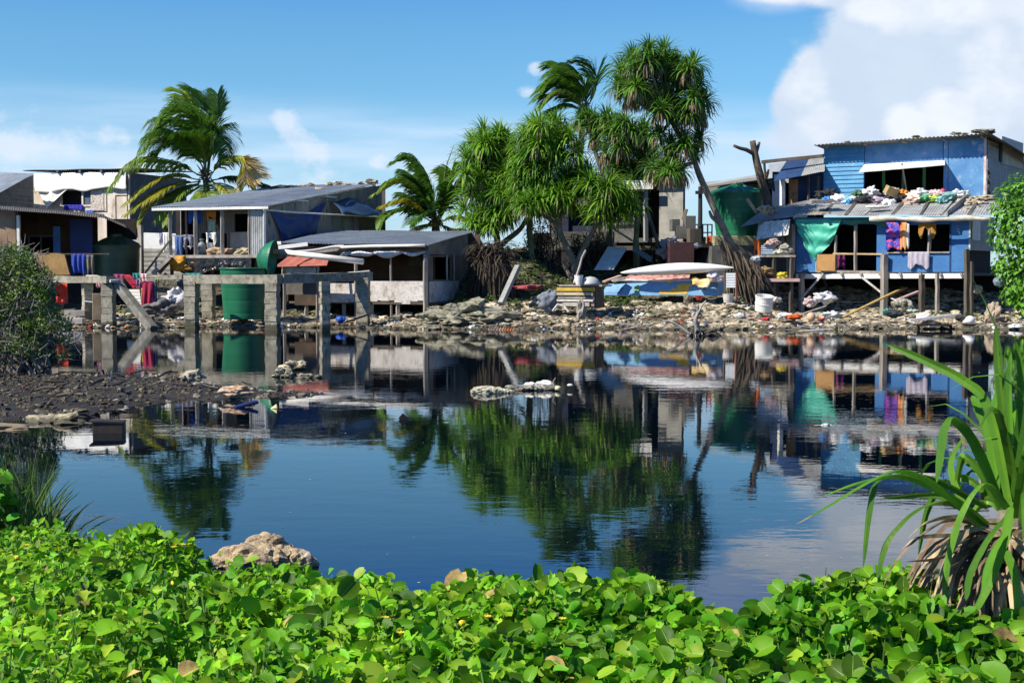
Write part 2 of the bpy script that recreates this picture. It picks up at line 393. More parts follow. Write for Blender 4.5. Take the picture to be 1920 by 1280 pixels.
# ------------------------------------------------------------------ far shore ground
M_ground = mat('coral_soil', (.11,.09,.06), (.05,.042,.028), (.20,.18,.13), s=1.6, t3=(.55,.72), s3=5, rough=.95, bump=.05, bs=9)
def make_ground():
    mb = MB(); xs = [-60+i*.3 for i in range(int(120/.3)+1)]; ys = [42.5+.28*j for j in range(105)] + [73, 76, 80, 86, 92, 100]
    W = len(xs)
    for Y in ys:
        for x in xs:
            z = gh(x, Y) if Y < 84 else lerp(gh(x, 84), -1.0, (Y-84)/16)
            mb.v.append((x, Y, z))
    for j in range(len(ys)-1):
        for i in range(W-1):
            a = j*W+i; mb.f.append((a, a+1, a+1+W, a+W))
    mb.build('ground', M_ground, kind='structure', smooth=True)
    # bed under the lagoon joins both banks
make_ground()
M_stone = mat('coral_stone', (.55,.475,.345), (.24,.20,.13), (.075,.07,.04), s=4, t3=(.52,.66), s3=3, rough=.92, isl=.45, bump=.02, bs=16, wetz=.10)
M_stone_m = mat('mossy_stone', (.20,.19,.105), (.10,.10,.045), (.035,.035,.02), s=4, t3=(.5,.65), s3=3, rough=.92, isl=.35, bump=.02, bs=16)
def rubble(name, n, fx, fy, size, m, zoff=0.0, seed=1, flatk=(.28,.6), keep=None, zf=gh):
    r = random.Random(seed); mb = MB()
    for i in range(n):
        x, y = fx(r), fy(r)
        if callable(y): y = y(x)
        if keep and not keep(x, y, r): continue
        s = size[0] + (size[1]-size[0])*r.random()**2.6
        mb.blob((x, y, zf(x, y)+zoff+s*.12*r.random()), (s*r.uniform(.8,1.5), s*r.uniform(.7,1.1), s*r.uniform(*flatk)), seed=r.random()*50, amp=.75, sub=1, rot=r.uniform(0, 3.1), freq=1.3)
    return mb.build(name, m, kind='stuff')
sy = lambda lo, hi: (lambda r: (lambda x, t=r.random(): shoreY(x)+lerp(lo, hi, t)))
rubble('coral_rubble', 3400, lambda r: r.uniform(-18, 21), sy(-.7, 4.8), (.05, .24), M_stone, seed=1)
rubble('coral_rubble', 2600, lambda r: r.uniform(7, 21), sy(.2, 5.6), (.05, .27), M_stone, seed=2)
rubble('coral_rubble', 2000, lambda r: r.uniform(10.5, 21), (lambda r: (lambda x, t=r.random(): HL(x)+lerp(-2.5, 4.5, t))), (.06, .26), M_stone, seed=6)
rubble('coral_rubble', 3600, lambda r: r.uniform(-4.5, 9), sy(2, 15), (.04, .22), M_stone_m, seed=3)
rubble('coral_rubble', 700, lambda r: r.uniform(-17, -4), sy(3, 9), (.06, .25), M_stone_m, seed=4)
# shards and scraps of rubbish, far too many to count
def litter(name, n, fx, fy, cols, seed, zf=gh, size=(.03,.13)):
    r = random.Random(seed); mbs = [MB() for _ in cols]
    for i in range(n):
        x = fx(r); y = fy(r); y = y(x) if callable(y) else y; s = lerp(size[0], size[1], r.random()**2); k = r.choices(range(len(cols)), [c[1] for c in cols])[0]
        z = zf(x, y) + s*.35 + .03
        if r.random() < .55:
            mbs[k].box((x, y, z), (s*r.uniform(.8,2.2), s*r.uniform(.4,1), s*r.uniform(.08,.5)), r.uniform(0,3), r.uniform(-.5,.5), r.uniform(-.5,.5))
        else: mbs[k].blob((x, y, z), (s, s*r.uniform(.4,.9), s*r.uniform(.35,.7)), seed=i, amp=.9, sub=1, rot=r.uniform(0,3))
    for (c, _, nm), mb in zip(cols, mbs):
        if mb.v: mb.build(name, mat('litter_'+nm, c, tuple(q*.7 for q in c), s=8, rough=.55, isl=.25, grime=.5), kind='stuff')
LC = [((.74,.73,.70), 9, 'white'), ((.42,.30,.19), 5, 'wood'), ((.10,.10,.10), 4, 'black'), ((.50,.05,.03), 1.0, 'red'), ((.06,.16,.42), 1.0, 'blue'), ((.55,.38,.08), .9, 'yellow'), ((.10,.35,.24), .7, 'green'), ((.66,.42,.36), 1.0, 'pink')]
litter('beach_litter', 1500, lambda r: r.uniform(-17, 21), sy(-.2, 3.6), LC, 11)
litter('beach_litter', 900, lambda r: r.uniform(8, 20), sy(.3, 4.8), LC, 12)
# drift sticks
def sticks(n, fx, fy, seed, zf=gh, L=(.2,.9), name='driftwood_debris', m=None):
    r = random.Random(seed); mb = MB()
    for i in range(n):
        x = fx(r); y = fy(r); y = y(x) if callable(y) else y; l = r.uniform(*L); a = r.uniform(-.6, .6) + (math.pi/2 if r.random() < .2 else 0)
        d = V((math.cos(a), math.sin(a), 0))*l/2; c = V((x, y, 0)); p, q = c-d, c+d
        p.z = zf(p.x, p.y)+r.uniform(.04,.12); q.z = zf(q.x, q.y)+r.uniform(.04,.2); mb.tube([p, p.lerp(q,.5)+V((0,0,r.uniform(-.02,.03))), q], [r.uniform(.008,.024)]*3, 5)
    mb.build(name, m or mat('drift_wood', (.36,.30,.23), (.17,.13,.09), s=6, rough=.9, isl=.4), kind='stuff')
sticks(420, lambda r: r.uniform(-16, 20), sy(-.1, 3.4), 21)
# large individual stones, ledges
def stone(px, py, Y, r, label, seed, m=None, grp=None, amp=.5, sub=3, zb=None, cat='rock'):
    mb = MB(); p = P(px, py, Y); mb.blob(p, r, seed=seed, amp=amp, sub=sub, freq=1.6, flat=r[2]*.6)
    return mb.build('rock', m or mat('big_stone', (.47,.43,.34), (.24,.22,.16), (.07,.065,.045), s=5, t3=(.5,.62), s3=4, rough=.93, bump=.05, bs=12), label=label, cat=cat, group=grp, smooth=False)
M_ledge = mat('ledge_stone', (.36,.34,.26), (.19,.18,.12), (.05,.05,.03), s=3.5, t3=(.5,.62), s3=5, rough=.95, bump=.06, bs=10)
stone(868, 592, 50.3, (1.25, .9, .42), 'broad pitted grey coral ledge at the water edge right of the brown shack', 5, M_ledge, amp=.9)
stone(835, 604, 49.4, (.75, .6, .28), 'low knobbly coral rock nearest the right front post of the brown shack', 8, M_ledge, amp=1.0)
stone(905, 606, 49.5, (.85, .6, .24), 'low dark coral rock right of the knobbly one by the waterline', 9, M_ledge, amp=1.0)
mb = MB(); q = P(890, 578, 50.6); mb.hexa([q+V(v) for v in [(-.8,-.5,-.06),(1.0,-.4,-.1),(.9,.5,-.02),(-.7,.55,0),(-.8,-.5,.03),(1.0,-.4,.0),(.9,.5,.06),(-.7,.55,.09)]])
mb.build('concrete_slab', mat('slab_concrete', (.42,.39,.33), (.28,.26,.21), s=5, rough=.9, bump=.01), label='thin flat concrete slab lying on top of the coral ledge', cat='slab', bevel=.015)
stone(1690, 573, 51.6, (.34,.3,.26), 'rounded dark grey boulder under the blue house left of its thin post', 31)
stone(1862, 590, 50.3, (.26,.24,.42), 'upright tan boulder on the shore below the round-leaved bush', 32, mat('tan_stone', (.50,.38,.26), (.33,.27,.2), s=4, rough=.9, bump=.03))
stone(1290, 562, 51.0, (.17,.17,.19), 'round brown lump just below the stern of the blue boat hull', 33, mat('brown_lump', (.22,.19,.13), (.12,.1,.07), s=4, rough=.9, bump=.03))
stone(1090, 585, 49.7, (.16,.16,.42), 'upright grey coral stone standing in the shallows below the yellow crates', 34, mat('grey_upright', (.38,.35,.29), (.2,.18,.15), s=4, rough=.9, bump=.03))
r_ = random.Random(77)
G_ = 'loose pale coral blocks on the far shore'
for i in range(46):
    x = r_.uniform(-6, 20.5); t = r_.uniform(.6, 4.6); Y = shoreY(x)+t; s = r_.uniform(.16, .34)
    mb = MB(); mb.blob((x, Y, gh(x, Y)+s*.15), (s*r_.uniform(.9,1.6), s*.9, s*r_.uniform(.35,.6)), seed=i*3.3, amp=.7, sub=2, rot=r_.uniform(0, 3))
    mb.build('coral_block', M_stone, label='pale flat coral block lying loose in the far shore rubble', cat='rock', group=G_)
# ------------------------------------------------------------------ mud flat island on the left
def mudz(x, Y):
    # outline: far edge ~ Y 27.5 (py 700), near edge ~ Y 17 at the left, tongue to px 530 at Y ~22
    e = 1e9
    yc = 21.5 - (x+9)*.12
    hw = pl(x, [(-16, 5.6), (-9, 5.4), (-7, 4.9), (-6, 3.3), (-5, 1.9), (-4.0, 1.1), (-3.2, .3), (-2.4, -1.2)])
    d = hw - abs(Y - (yc + pl(x, [(-9, 0), (-6, 1.2), (-3, 1.6)]))) + .9*ns(x*.9, Y*.6, 2)
    return .085*ss(-.6, 1.6, d) - .03 - .25*(1-ss(-2.0, -.3, d)) + .022*ns(x*2.2, Y*2.2, 5) + .018*ns(x*7, Y*7, 5)
M_mud = mat('dark_mud', (.026,.021,.013), (.010,.008,.006), (.085,.07,.045), s=2.2, t3=(.55,.70), s3=7, rough=.75, bump=.03, bs=22)
def make_mud():
    mb = MB(); xs = [-17+i*.11 for i in range(142)]; ys = [14+.14*j for j in range(112)]; W = len(xs)
    for Y in ys:
        for x in xs: mb.v.append((x, Y, mudz(x, Y)))
    for j in range(len(ys)-1):
        for i in range(W-1):
            a = j*W+i
            if max(mb.v[q][2] for q in (a, a+1, a+W, a+W+1)) > -.12: mb.f.append((a, a+1, a+1+W, a+W))
    mb.build('mud_bank', M_mud, kind='structure', smooth=True)
make_mud()
keepm = lambda x, y, r: mudz(x, y) > -.01 + .03*r.random()
M_pebble = mat('mud_pebble', (.12,.097,.06), (.028,.022,.014), s=5, rough=.75, isl=.65)
rubble('mud_pebbles', 7000, lambda r: r.uniform(-13, -2.6), lambda r: r.uniform(16, 28), (.010, .05), M_pebble, flatk=(.5,.9), seed=41, keep=keepm, zf=mudz)
rubble('mud_pebbles', 500, lambda r: r.uniform(-8.5, -2.9), lambda r: r.uniform(16, 28), (.02, .085), mat('pale_pebble', (.34,.31,.25), (.16,.145,.12), s=5, rough=.85, isl=.4), seed=42, keep=lambda x, y, r: -.02 < mudz(x, y) < .045, zf=mudz)
litter('mud_litter', 300, lambda r: r.uniform(-11, -3), lambda r: r.uniform(16.5, 27.5), [((.02,.025,.03), 6, 'dark'), ((.03,.05,.14), 1, 'navy'), ((.3,.28,.25), 2, 'grey'), ((.22,.1,.05), 1, 'rust')], 43, zf=lambda x, y: mudz(x, y) if mudz(x, y) > 0 else -1, size=(.015,.06))
sticks(160, lambda r: r.uniform(-12, -3.4), lambda r: r.uniform(17, 27), 44, zf=lambda x, y: mudz(x, y) if mudz(x, y) > -.01 else -1, L=(.1,.5), name='twig_debris', m=mat('wet_twig', (.06,.045,.035), (.03,.025,.02), s=6, rough=.7, isl=.4))
stone(1080/3+0, 713, 26.0, (.26,.2,.17), 'grey boulder on the far edge of the mud bank', 51, amp=.5)
stone(553, 690, 27.3, (.21,.18,.12), 'pale pitted rock at the tip of the mud bank', 52, M_stone, amp=.9)
stone(533, 704, 26.2, (.16,.15,.11), 'small dark rock just left of the pale rock at the mud tip', 53, M_ledge, amp=.9)
stone(575, 708, 26.0, (.2,.12,.06), 'low dark rock just right of the pale rock at the mud tip', 54, M_ledge, amp=.9)
for i, (px, py, Y, rr) in enumerate([(92,783,19.2,.2),(112,800,18.2,.26),(140,778,19.4,.14),(60,790,18.9,.18),(148,803,18.1,.16)]):
    stone(px, py, Y, (rr*1.4, rr, rr*.5), ['flat pale rock at the near edge of the mud bank, topmost of five', 'widest pale rock at the near edge of the mud bank', 'small pale rock above the dark box on the mud bank', 'leftmost pale rock at the near edge of the mud bank', 'pale rock touching the left side of the dark box in the shallows'][i], 60+i, M_stone, 'pale rocks on the near edge of the mud bank', amp=.9)
# sand tongue at far left
mb = MB(); c = P(-70, 812, 17.4)
mb.blob((c.x, c.y, .0), (.80, .5, .06), seed=9, amp=.3, sub=3); mb.build('sand_bar', mat('tan_sand', (.30,.23,.14), (.2,.15,.09), s=4, rough=.8, bump=.01), kind='structure', smooth=True)
# small islet of stones in mid lagoon
def isletz(x, Y): return -.02
t = T('stone_islet', 'heap of pale pebbly coral stones standing alone in the middle of the lagoon', 'stone heap', (P(930,735,22.6).x, 22.6, 0))
r_ = random.Random(5); mb = MB(); mb2 = MB()
for i in range(330):
    u = r_.random(); px = lerp(889, 958, u); hw = 1-abs(u-.35)*1.1; Y = 22.7 + r_.uniform(-.22,.22)*hw; h = .09*(1-u*.55)*math.sin(math.pi*min(1,u*.85+.15))*r_.random()
    s = r_.uniform(.022,.055); mb.blob((PX(px, Y), Y, h+.0), (s*1.3, s, s*.8), seed=i, amp=.7, sub=1)
for i in range(90):
    u = r_.random(); px = lerp(955, 1042, u); Y = 23.2 + r_.uniform(-.1,.1); s = r_.uniform(.02,.06); mb2.blob((PX(px, Y), Y, .01+.04*r_.random()), (s*1.5, s, s*.7), seed=i, amp=.7, sub=1)
mb.build('pale_stones', mat('islet_stone', (.52,.48,.37), (.32,.29,.21), s=5, rough=.9, isl=.25), t)
mb2.build('dark_stones', mat('islet_dark', (.16,.14,.11), (.4,.37,.3), s=3, rough=.9, isl=.5), t)
mb = MB(); mb.tube([P(1040,727,23), P(1037,715,23), P(1042,708,23)], [.012,.01,.005], 5); mb.build('twig', mat('grey_twig', (.3,.27,.23), rough=.9), t)
stone(995, 722, 23.3, (.12,.08,.05), 'white lump on the thin right tail of the stone islet, left one', 71, mat('white_lump', (.75,.72,.66), rough=.7), amp=.4, sub=2)
stone(1022, 720, 23.4, (.13,.08,.06), 'white lump on the thin right tail of the stone islet, by the twig', 72, mat('white_lump', (.75,.72,.66), rough=.7), amp=.4, sub=2)
stone(1046, 728, 23.0, (.05,.05,.045), 'smooth yellowish float at the right tip of the stone islet', 73, mat('float_yellow', (.62,.62,.36), rough=.5), amp=.1, sub=2, cat='float')
stone(1069, 722, 23.3, (.05,.03,.025), 'tiny pale float drifting right of the stone islet', 74, mat('float_pale', (.7,.68,.55), rough=.5), amp=.1, sub=2, cat='float')
# foreground boulder
M_boul = mat('tan_boulder', (.56,.42,.24), (.30,.23,.15), (.64,.56,.42), s=7, t3=(.56,.70), s3=9, rough=.9, bump=.03, bs=22, grime=.55)
t = MB(); c = P(492, 1052, 9.2)
for (dx, dy, dz, rx, ry, rz, sd) in [(-.02,.0,-.02,.27,.2,.14,2),(-.20,.02,-.05,.16,.15,.11,5),(.23,.0,-.08,.17,.16,.12,9),(.03,.04,.06,.13,.12,.09,4)]:
    t.blob((c.x+dx*.9, c.y+dy, c.z+.045+dz*.9), (rx*.88, ry, rz*.9), seed=sd, amp=.34, sub=3, freq=1.7, rot=sd)
t.build('boulder', M_boul, label='big orange-tan boulder in the water behind the leafy vines', cat='boulder')
# ------------------------------------------------------------------ building materials
M_tin = mat('aged_tin', (.32,.37,.43), (.23,.27,.32), (.22,.16,.12), s=1.2, t3=(.57,.74), s3=1.6, rough=.6, metal=.1, bump=.002, grime=.35)
M_tin_p = mat('pale_tin', (.46,.47,.46), (.33,.34,.34), (.28,.16,.10), s=1.1, t3=(.66,.8), s3=2, rough=.5, metal=.15, grime=.35)
M_tin_d = mat('dark_tin', (.13,.12,.105), (.08,.073,.065), (.20,.12,.07), s=1.4, t3=(.58,.72), s3=3, rough=.7, metal=.1, grime=.3)
M_asb = mat('fibre_cement', (.20,.19,.165), (.12,.115,.10), (.06,.06,.055), s=2, t3=(.55,.7), s3=4, rough=.9)
M_wood = mat('weathered_wood', (.40,.36,.31), (.24,.21,.18), (.12,.10,.08), s=3, t3=(.58,.75), s3=6, rough=.85, stretch=(1,1,.25), bump=.003, bs=30)
M_wood_d = mat('dark_wood', (.12,.10,.08), (.07,.058,.045), s=3, rough=.9, stretch=(1,1,.3), bump=.003, bs=30)
M_wood_y = mat('fresh_timber', (.55,.40,.22), (.40,.28,.15), s=4, rough=.75, stretch=(.4,1,1))
M_white = mat('white_paint', (.80,.79,.75), (.66,.65,.61), (.42,.38,.33), s=3, t3=(.62,.76), s3=6, rough=.6)
M_pvc = mat('white_pipe', (.83,.81,.76), (.70,.66,.58), s=2, rough=.4)
M_ply = mat('peeling_plywood', (.68,.61,.53), (.50,.42,.34), (.30,.23,.18), s=1.6, t3=(.56,.72), s3=3.2, rough=.85, stretch=(1,1,.6), bump=.003)
M_panel = mat('greyed_panel', (.66,.62,.58), (.50,.46,.43), (.26,.22,.18), s=1.8, t3=(.54,.72), s3=2.2, rough=.85, bump=.003, grime=.45)
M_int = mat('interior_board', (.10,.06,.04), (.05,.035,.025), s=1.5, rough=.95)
M_blk = mat('void_board', (.025,.02,.018), (.012,.011,.01), s=2, rough=.95)  # near-black; the sheets under the floors carry shade in this colour
M_brown = mat('brown_sheet', (.16,.105,.065), (.10,.065,.04), (.05,.035,.025), s=1.4, t3=(.58,.7), s3=3, rough=.9, grime=.4)
M_conc = mat('old_concrete', (.36,.33,.265), (.20,.185,.14), (.07,.07,.05), s=3.2, t3=(.55,.7), s3=5, rough=.95, bump=.012, bs=18, grime=.35)
M_greenT = mat('green_tank_plastic', (.012,.16,.075), (.010,.12,.058), (.04,.15,.085), s=1.5, t3=(.62,.8), s3=5, rough=.42, stretch=(1,1,.35))
M_oliveT = mat('olive_tank_plastic', (.055,.10,.05), (.04,.075,.04), s=1.5, rough=.42, stretch=(1,1,.35))
M_tarpB = mat('blue_tarp', (.012,.05,.22), (.009,.037,.165), (.05,.09,.23), s=2.4, t3=(.62,.75), s3=7, rough=.45, bump=.012, bs=7)
M_tarpG = mat('teal_tarp', (.065,.52,.37), (.05,.42,.30), s=2.2, rough=.5, trans=.12, bump=.006, bs=6)
M_tarpW = mat('white_tarp', (.84,.84,.82), (.74,.74,.72), s=2.2, rough=.6, bump=.008, bs=6)
M_bluew = mat('blue_wall_paint', (.022,.10,.31), (.035,.135,.35), (.17,.27,.44), s=1.3, t3=(.56,.76), s3=3.2, rough=.7, stretch=(1,1,.5), bump=.002, grime=.2)
M_black = mat('black_plastic', (.02,.02,.022), (.03,.03,.033), s=6, rough=.25, bump=.03, bs=5)
M_glass = mat('dark_glass', (.01,.013,.02), rough=.08)
def C(name, c, c2=None, c3=None, **k):
    k.setdefault('rough', .85); k.setdefault('s', 5); k.setdefault('bump', .006); k.setdefault('bs', 9)
    return mat('cloth_'+name, c, c2 or tuple(q*.72 for q in c), c3, **k)
def sh(F, off):   # copy of a facade moved along its normal
    G = Fac.__new__(Fac); G.t = F.t; G.n = F.n; G.L = F.L; G.a = F.a+F.n*off; G.b = F.b+F.n*off; return G
def panel(F, x0, y0, x1, y1, m, parent, name='wall_panel', d0=.0, d1=.03, slant=0, **k):
    mb = MB(); F.box(mb, x0, y0, x1, y1, d0, d1, slant); return mb.build(name, m, parent, **k)
def post(F, px, y0, y1, w, m, parent, name='post', off=0.0, zb=None, jit=.01):
    a = F.pt(px, y1, off); b = F.pt(px, y0, off); a = V((b.x, b.y, a.z if zb is None else zb))
    mb = MB(); mb.beam(a, b, w, w, jit=jit, n=4); return mb.build(name, m, parent)
def rail(A, B, w, m, parent, name='rail', h=None):
    mb = MB(); mb.beam(A, B, w, h or w, n=3, jit=.006); return mb.build(name, m, parent)
def stones_on(pts, grp, lab):
    for i, (p, s) in enumerate(pts):
        mb = MB(); s *= .72; mb.blob(p+V((0,0,s*.3)), (s*1.3, s, s*.6), seed=i*2.2+p.x, amp=.7, sub=2, rot=i)
        mb.build('roof_stone', M_stone, label=lab[i], cat='stone', group=grp)
# ================================================================== A blue roofed shed far left
t = T('tin_roof_shed', 'grey shed with blue-grey tin roof cut off by the left edge, behind the brown hut', 'shed', (PX(20, 67), 68, 2.0))
mb = MB(); mb.corr(P(-90, 404, 66), P(-6, 364, 66), P(64, 326, 70), P(-40, 320, 72), .1, .013)
mb.build('roof', M_tin, t)
FA = Fac(-30, 65.9, 64, 70)
mb = MB(); FA.wall(mb, -30, 66, 376, 328, 470); mb.build('wall', mat('grey_boards', (.20,.20,.18), (.13,.13,.12), s=2, rough=.9, wave=('Z', .2, .02)), t)
# ================================================================== B plaster house upper left
FB = Fac(62, 72, 243, 69)
t = T('plywood_house', 'tall weathered plywood house with a white tarp over its window at upper left', 'house', FB.at(2, 1.9))
mb = MB(); FB.wall(mb, 64, 243, 326, 322, 480, .08, [(112, 357, 172, 386)]); mb.build('wall', M_ply, t)
SB = Fac(243, 69, 345, 78)
mb = MB(); SB.wall(mb, 243, 352, 323, 336, 500, .08); mb.build('side_wall', mat('grey_fibro', (.17,.165,.16), (.11,.108,.105), (.06,.06,.06), s=1.2, t3=(.58,.72), s3=2.2, rough=.9, grime=.4), t)
mb = MB(); mb.corr(FB.pt(42, 320, .22), FB.pt(256, 316, .22), P(365, 322, 78), P(140, 325, 81), .15, .025, rag=.05); mb.build('roof', M_asb, t)
mb = MB()
for px in (107, 149, 189, 226): mb.beam(FB.pt(px, 321, .28), FB.pt(px+2, 321, -.3), .1, .14)
mb.build('rafters', M_wood, t)
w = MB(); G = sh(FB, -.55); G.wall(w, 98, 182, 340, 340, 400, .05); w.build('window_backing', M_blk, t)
o = panel(FB, 112, 355, 117, 388, M_ply, t, 'window_frame', -.05, .06)
mb = MB(); [FB.box(mb, *q, -.04, .05) for q in ((155, 357, 158, 386), (117, 384.5, 172, 388))]; mb.build('window_frame', M_ply, t)
panel(FB, 158, 359, 171, 384, mat('blue_grey_pane', (.10,.14,.20), (.06,.08,.12), rough=.3), t, 'window_pane', -.06, -.02)
mb = MB(); FB.box(mb, 173, 357, 197, 395, .05, .08)
mb.build('shutter', mat('mottled_shutter', (.66,.60,.53), (.42,.36,.31), (.16,.13,.11), s=14, t3=(.52,.6), s3=16, rough=.9), t)
for a in ((197, 357, 201, 396), (214, 357, 218, 440), (218, 360, 240, 366)): panel(FB, *a, M_ply, t, 'batten', .0, .05)
# white tarp over the top
mb = MB(); a, b = FB.pt(64, 325, .10), FB.pt(236, 322, .10); c, d = FB.pt(236, 352, .3), FB.pt(66, 360, .3)
mb.sheet(d, c, b, a, 40, 8, lambda u, v: .04*math.sin(u*31+v*3)*(1-v)+.04*ns(u*9, v*4), .01, lambda u, v: (0, 0, -.07*math.sin(u*14)*(1-v) + .06*(1-v)*ns(u*6, 1)))
b1 = FB.pt(68, 345, .25); 
mb.sheet(FB.pt(88, 392, .25), FB.pt(90, 388, .3), FB.pt(128, 355, .2), FB.pt(64, 345, .2), 14, 8, lambda u, v: .06*math.sin(u*14)*v, .01)
mb.build('tarpaulin', M_tarpW, None, label='big creased white tarp hung across the front of the upper left plywood house', cat='tarpaulin', smooth=True)
cloth('quilt', FB, 119, 155, 384, 393, C('royal', (.02,.03,.40)), off=.14, folds=5, amp=.05, label='bright blue quilt over the upper left window sill', cat='quilt')
cloth('folded_cloth', FB, 160, 175, 394, 402, C('sky', (.06,.18,.55)), off=.16, folds=3, amp=.04, label='small light blue cloth below the mottled shutter', cat='cloth')
# annex roof and white fence right of it
mb = MB(); mb.corr(P(150, 402, 63), P(243, 452, 61.5), P(250, 446, 64.5), P(158, 396, 66), .1, .012); t2 = None
# ================================================================== C dark brown hut lower left
FC = Fac(-60, 59.5, 176, 59.0)
t = T('brown_hut', 'dark open-fronted brown hut with a low sloping roof at the left edge', 'hut', FC.at(3, 1.2))
mb = MB(); mb.corr(P(-70, 386, 57.0), P(196, 408, 55.9), P(196, 402, 61.5), P(-70, 380, 62), .1, .014, rag=.06)
mb.build('roof', M_tin_d, t)
mb = MB(); mb.corr(P(186, 405, 56.6), P(238, 428, 56.6), P(234, 420, 61), P(188, 401, 61), .1, .014, rag=.05); mb.build('lean_to_roof', M_tin_d, t)
FC2 = Fac(-60, 57.4, 34, 57.2)
mb = MB(); FC2.wall(mb, -60, 33, 393, 397, 540, .06); mb.build('front_panel', mat('brown_plaster', (.36,.245,.155), (.26,.165,.10), s=1.6, rough=.9, grime=.2), t)
mb = MB(); FC2.box(mb, 32, 404, 37, 478, -.05, .06); mb.build('corner_post', M_white, t)
mb = MB(); s_ = Fac(34, 57.2, 46, 61); s_.wall(mb, 34, 46.5, 395, 398, 540, .05); mb.build('partition', M_brown, t)
FCb = Fac(30, 60.8, 190, 60.3)
mb = MB(); FCb.wall(mb, 26, 182, 388, 400, 540, .06); mb.build('wall', M_brown, t)
mb = MB()
for q in ((54, 441, 57, 478), (57, 441, 104, 444), (102, 444, 105, 478), (77, 444, 79, 478)): FCb.box(mb, *q, .02, .08)
wf = mb.build('window', mat('grey_frame', (.22,.24,.27), rough=.5), t)
mb = MB(); FCb.box(mb, 57, 444, 102, 478, .015, .03); mb.build('pane', M_glass, wf)
mb = MB(); FC.box(mb, 104, 425, 117, 478, .2, .26); mb.build('door', mat('bright_blue_door', (.05,.17,.42), (.035,.12,.32), s=2, rough=.6), t)
mb = MB(); FC.box(mb, 132, 411, 174, 512, .0, .06); mb.build('blue_door', mat('deep_blue_door', (.01,.03,.17), (.008,.022,.12), s=2, rough=.6), t)
mb = MB(); FC2.box(mb, 34, 474, 68, 479, -1.0, .5); mb.build('ledge', M_white, t)
mb = MB(); FC2.wall(mb, -60, 240, 517, 517, 600, .05, [], -2.0); mb.build('understorey_shade', M_blk, t)  # black sheet added to stand for the shade below the hut
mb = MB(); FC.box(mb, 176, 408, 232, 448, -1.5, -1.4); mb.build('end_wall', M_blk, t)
FM = Fac(60, 54.6, 140, 54.4)
t = T('mattress', 'brown foam mattress folded over the rail above the concrete beam', 'mattress', FM.pt(100, 516))
mb = MB(); mb.sheet(FM.pt(76, 515, .3), FM.pt(131, 515, .3), FM.pt(120, 475, 0), FM.pt(66, 474, 0), 8, 8, lambda u, v: .02*math.sin(u*7+v*3), .12)
mb.build('front_fold', mat('brown_foam', (.27,.165,.06), (.2,.12,.04), s=2.5, rough=.9, bump=.01), t, smooth=False)
mb = MB(); mb.sheet(FM.pt(60, 507, -.5), FM.pt(66, 514, -.1), FM.pt(68, 474, -.02), FM.pt(64, 473, -.4), 3, 6, lambda u, v: .03*math.sin(v*9), .1)
mb.build('back_fold', mat('tan_foam', (.45,.30,.15), (.35,.22,.1), s=2.5, rough=.9), t)
rail(FM.pt(55, 476), FM.pt(205, 476), .04, M_wood_d, None, 'clothes_rail').__setitem__('label', 'thin dark rail running behind the brown mattress')
bpy.data.objects['clothes_rail']['category'] = 'rail'
cloth('blue_sheet', FM, 133, 160, 476, 513, C('blue1', (.015,.05,.36), (.03,.06,.28)), off=.02, folds=3, amp=.07, rag=.15, label='bright blue cloth on the rail right of the brown mattress', cat='cloth')
cloth('towel', FM, 161, 176, 478, 512, C('ochre', (.22,.17,.06), (.05,.08,.14), s=3), off=.02, folds=2, amp=.06, rag=.2, label='ochre and dark blue cloth next to the olive tank', cat='cloth')
# olive tank
def tank(name, label, px0, px1, pyt, pyb, Y, m, lid=None, taper=.94, zb=None, ribs=4):
    a = P(px0, pyt, Y); b = P(px1, pyt, Y); r = (b.x-a.x)/2; c = V(((a.x+b.x)/2, Y, P(px0, pyb, Y).z)); h = a.z-c.z
    t = T(name, label, 'water tank', c); prof = []
    n = 44
    for i in range(n+1):
        z = i/n; rr = r*lerp(taper, 1, z); k = (z*ribs) % 1
        rr *= 1 - .012*(math.exp(-((k-.5)/.06)**2))
        prof.append((rr, h*z))
    if lid is None: prof += [(r*1.03, h), (r*1.03, h+.05), (r*.95, h+.06), (r*.94, h-.4), (r*.9, h-1.2)]
    mb = MB(); mb.lathe(c, prof, 56); mb.build('shell', m, t, smooth=True)
    if lid:
        mb = MB(); n = 64; pr = [(r*1.035, h-.05), (r*1.045, h+.03), (r*.99, h+.07), (r*.6, h+lid*.62), (r*.24, h+lid*.92), (r*.22, h+lid), (.01, h+lid*1.01)]
        vs = [c + V((q*(1+(.0 if i in (0, 1, 5, 6) else .02*math.cos(k*2*math.pi/8)))*math.cos(2*math.pi*k/n), q*math.sin(2*math.pi*k/n), z + (.055*max(0, math.cos(k*2*math.pi/n*8))**3 if i in (2, 3, 4) else 0))) for i, (q, z) in enumerate(pr) for k in range(n)]
        mb.add(vs, [(i*n+k, i*n+(k+1)%n, (i+1)*n+(k+1)%n, (i+1)*n+k) for i in range(len(pr)-1) for k in range(n)])
        mb.build('lid', m, t)
        mb = MB(); mb.lathe(c+V((0, 0, h+lid*.95)), [(.24, 0), (.24, .09), (.2, .12), (.01, .13)], 20); mb.build('hatch', m, t)
    return t, c, r, h
tank('water_tank', 'olive green water tank with a domed lid beside the brown hut', 176, 261, 462, 540, 59.5, M_oliveT, .42)
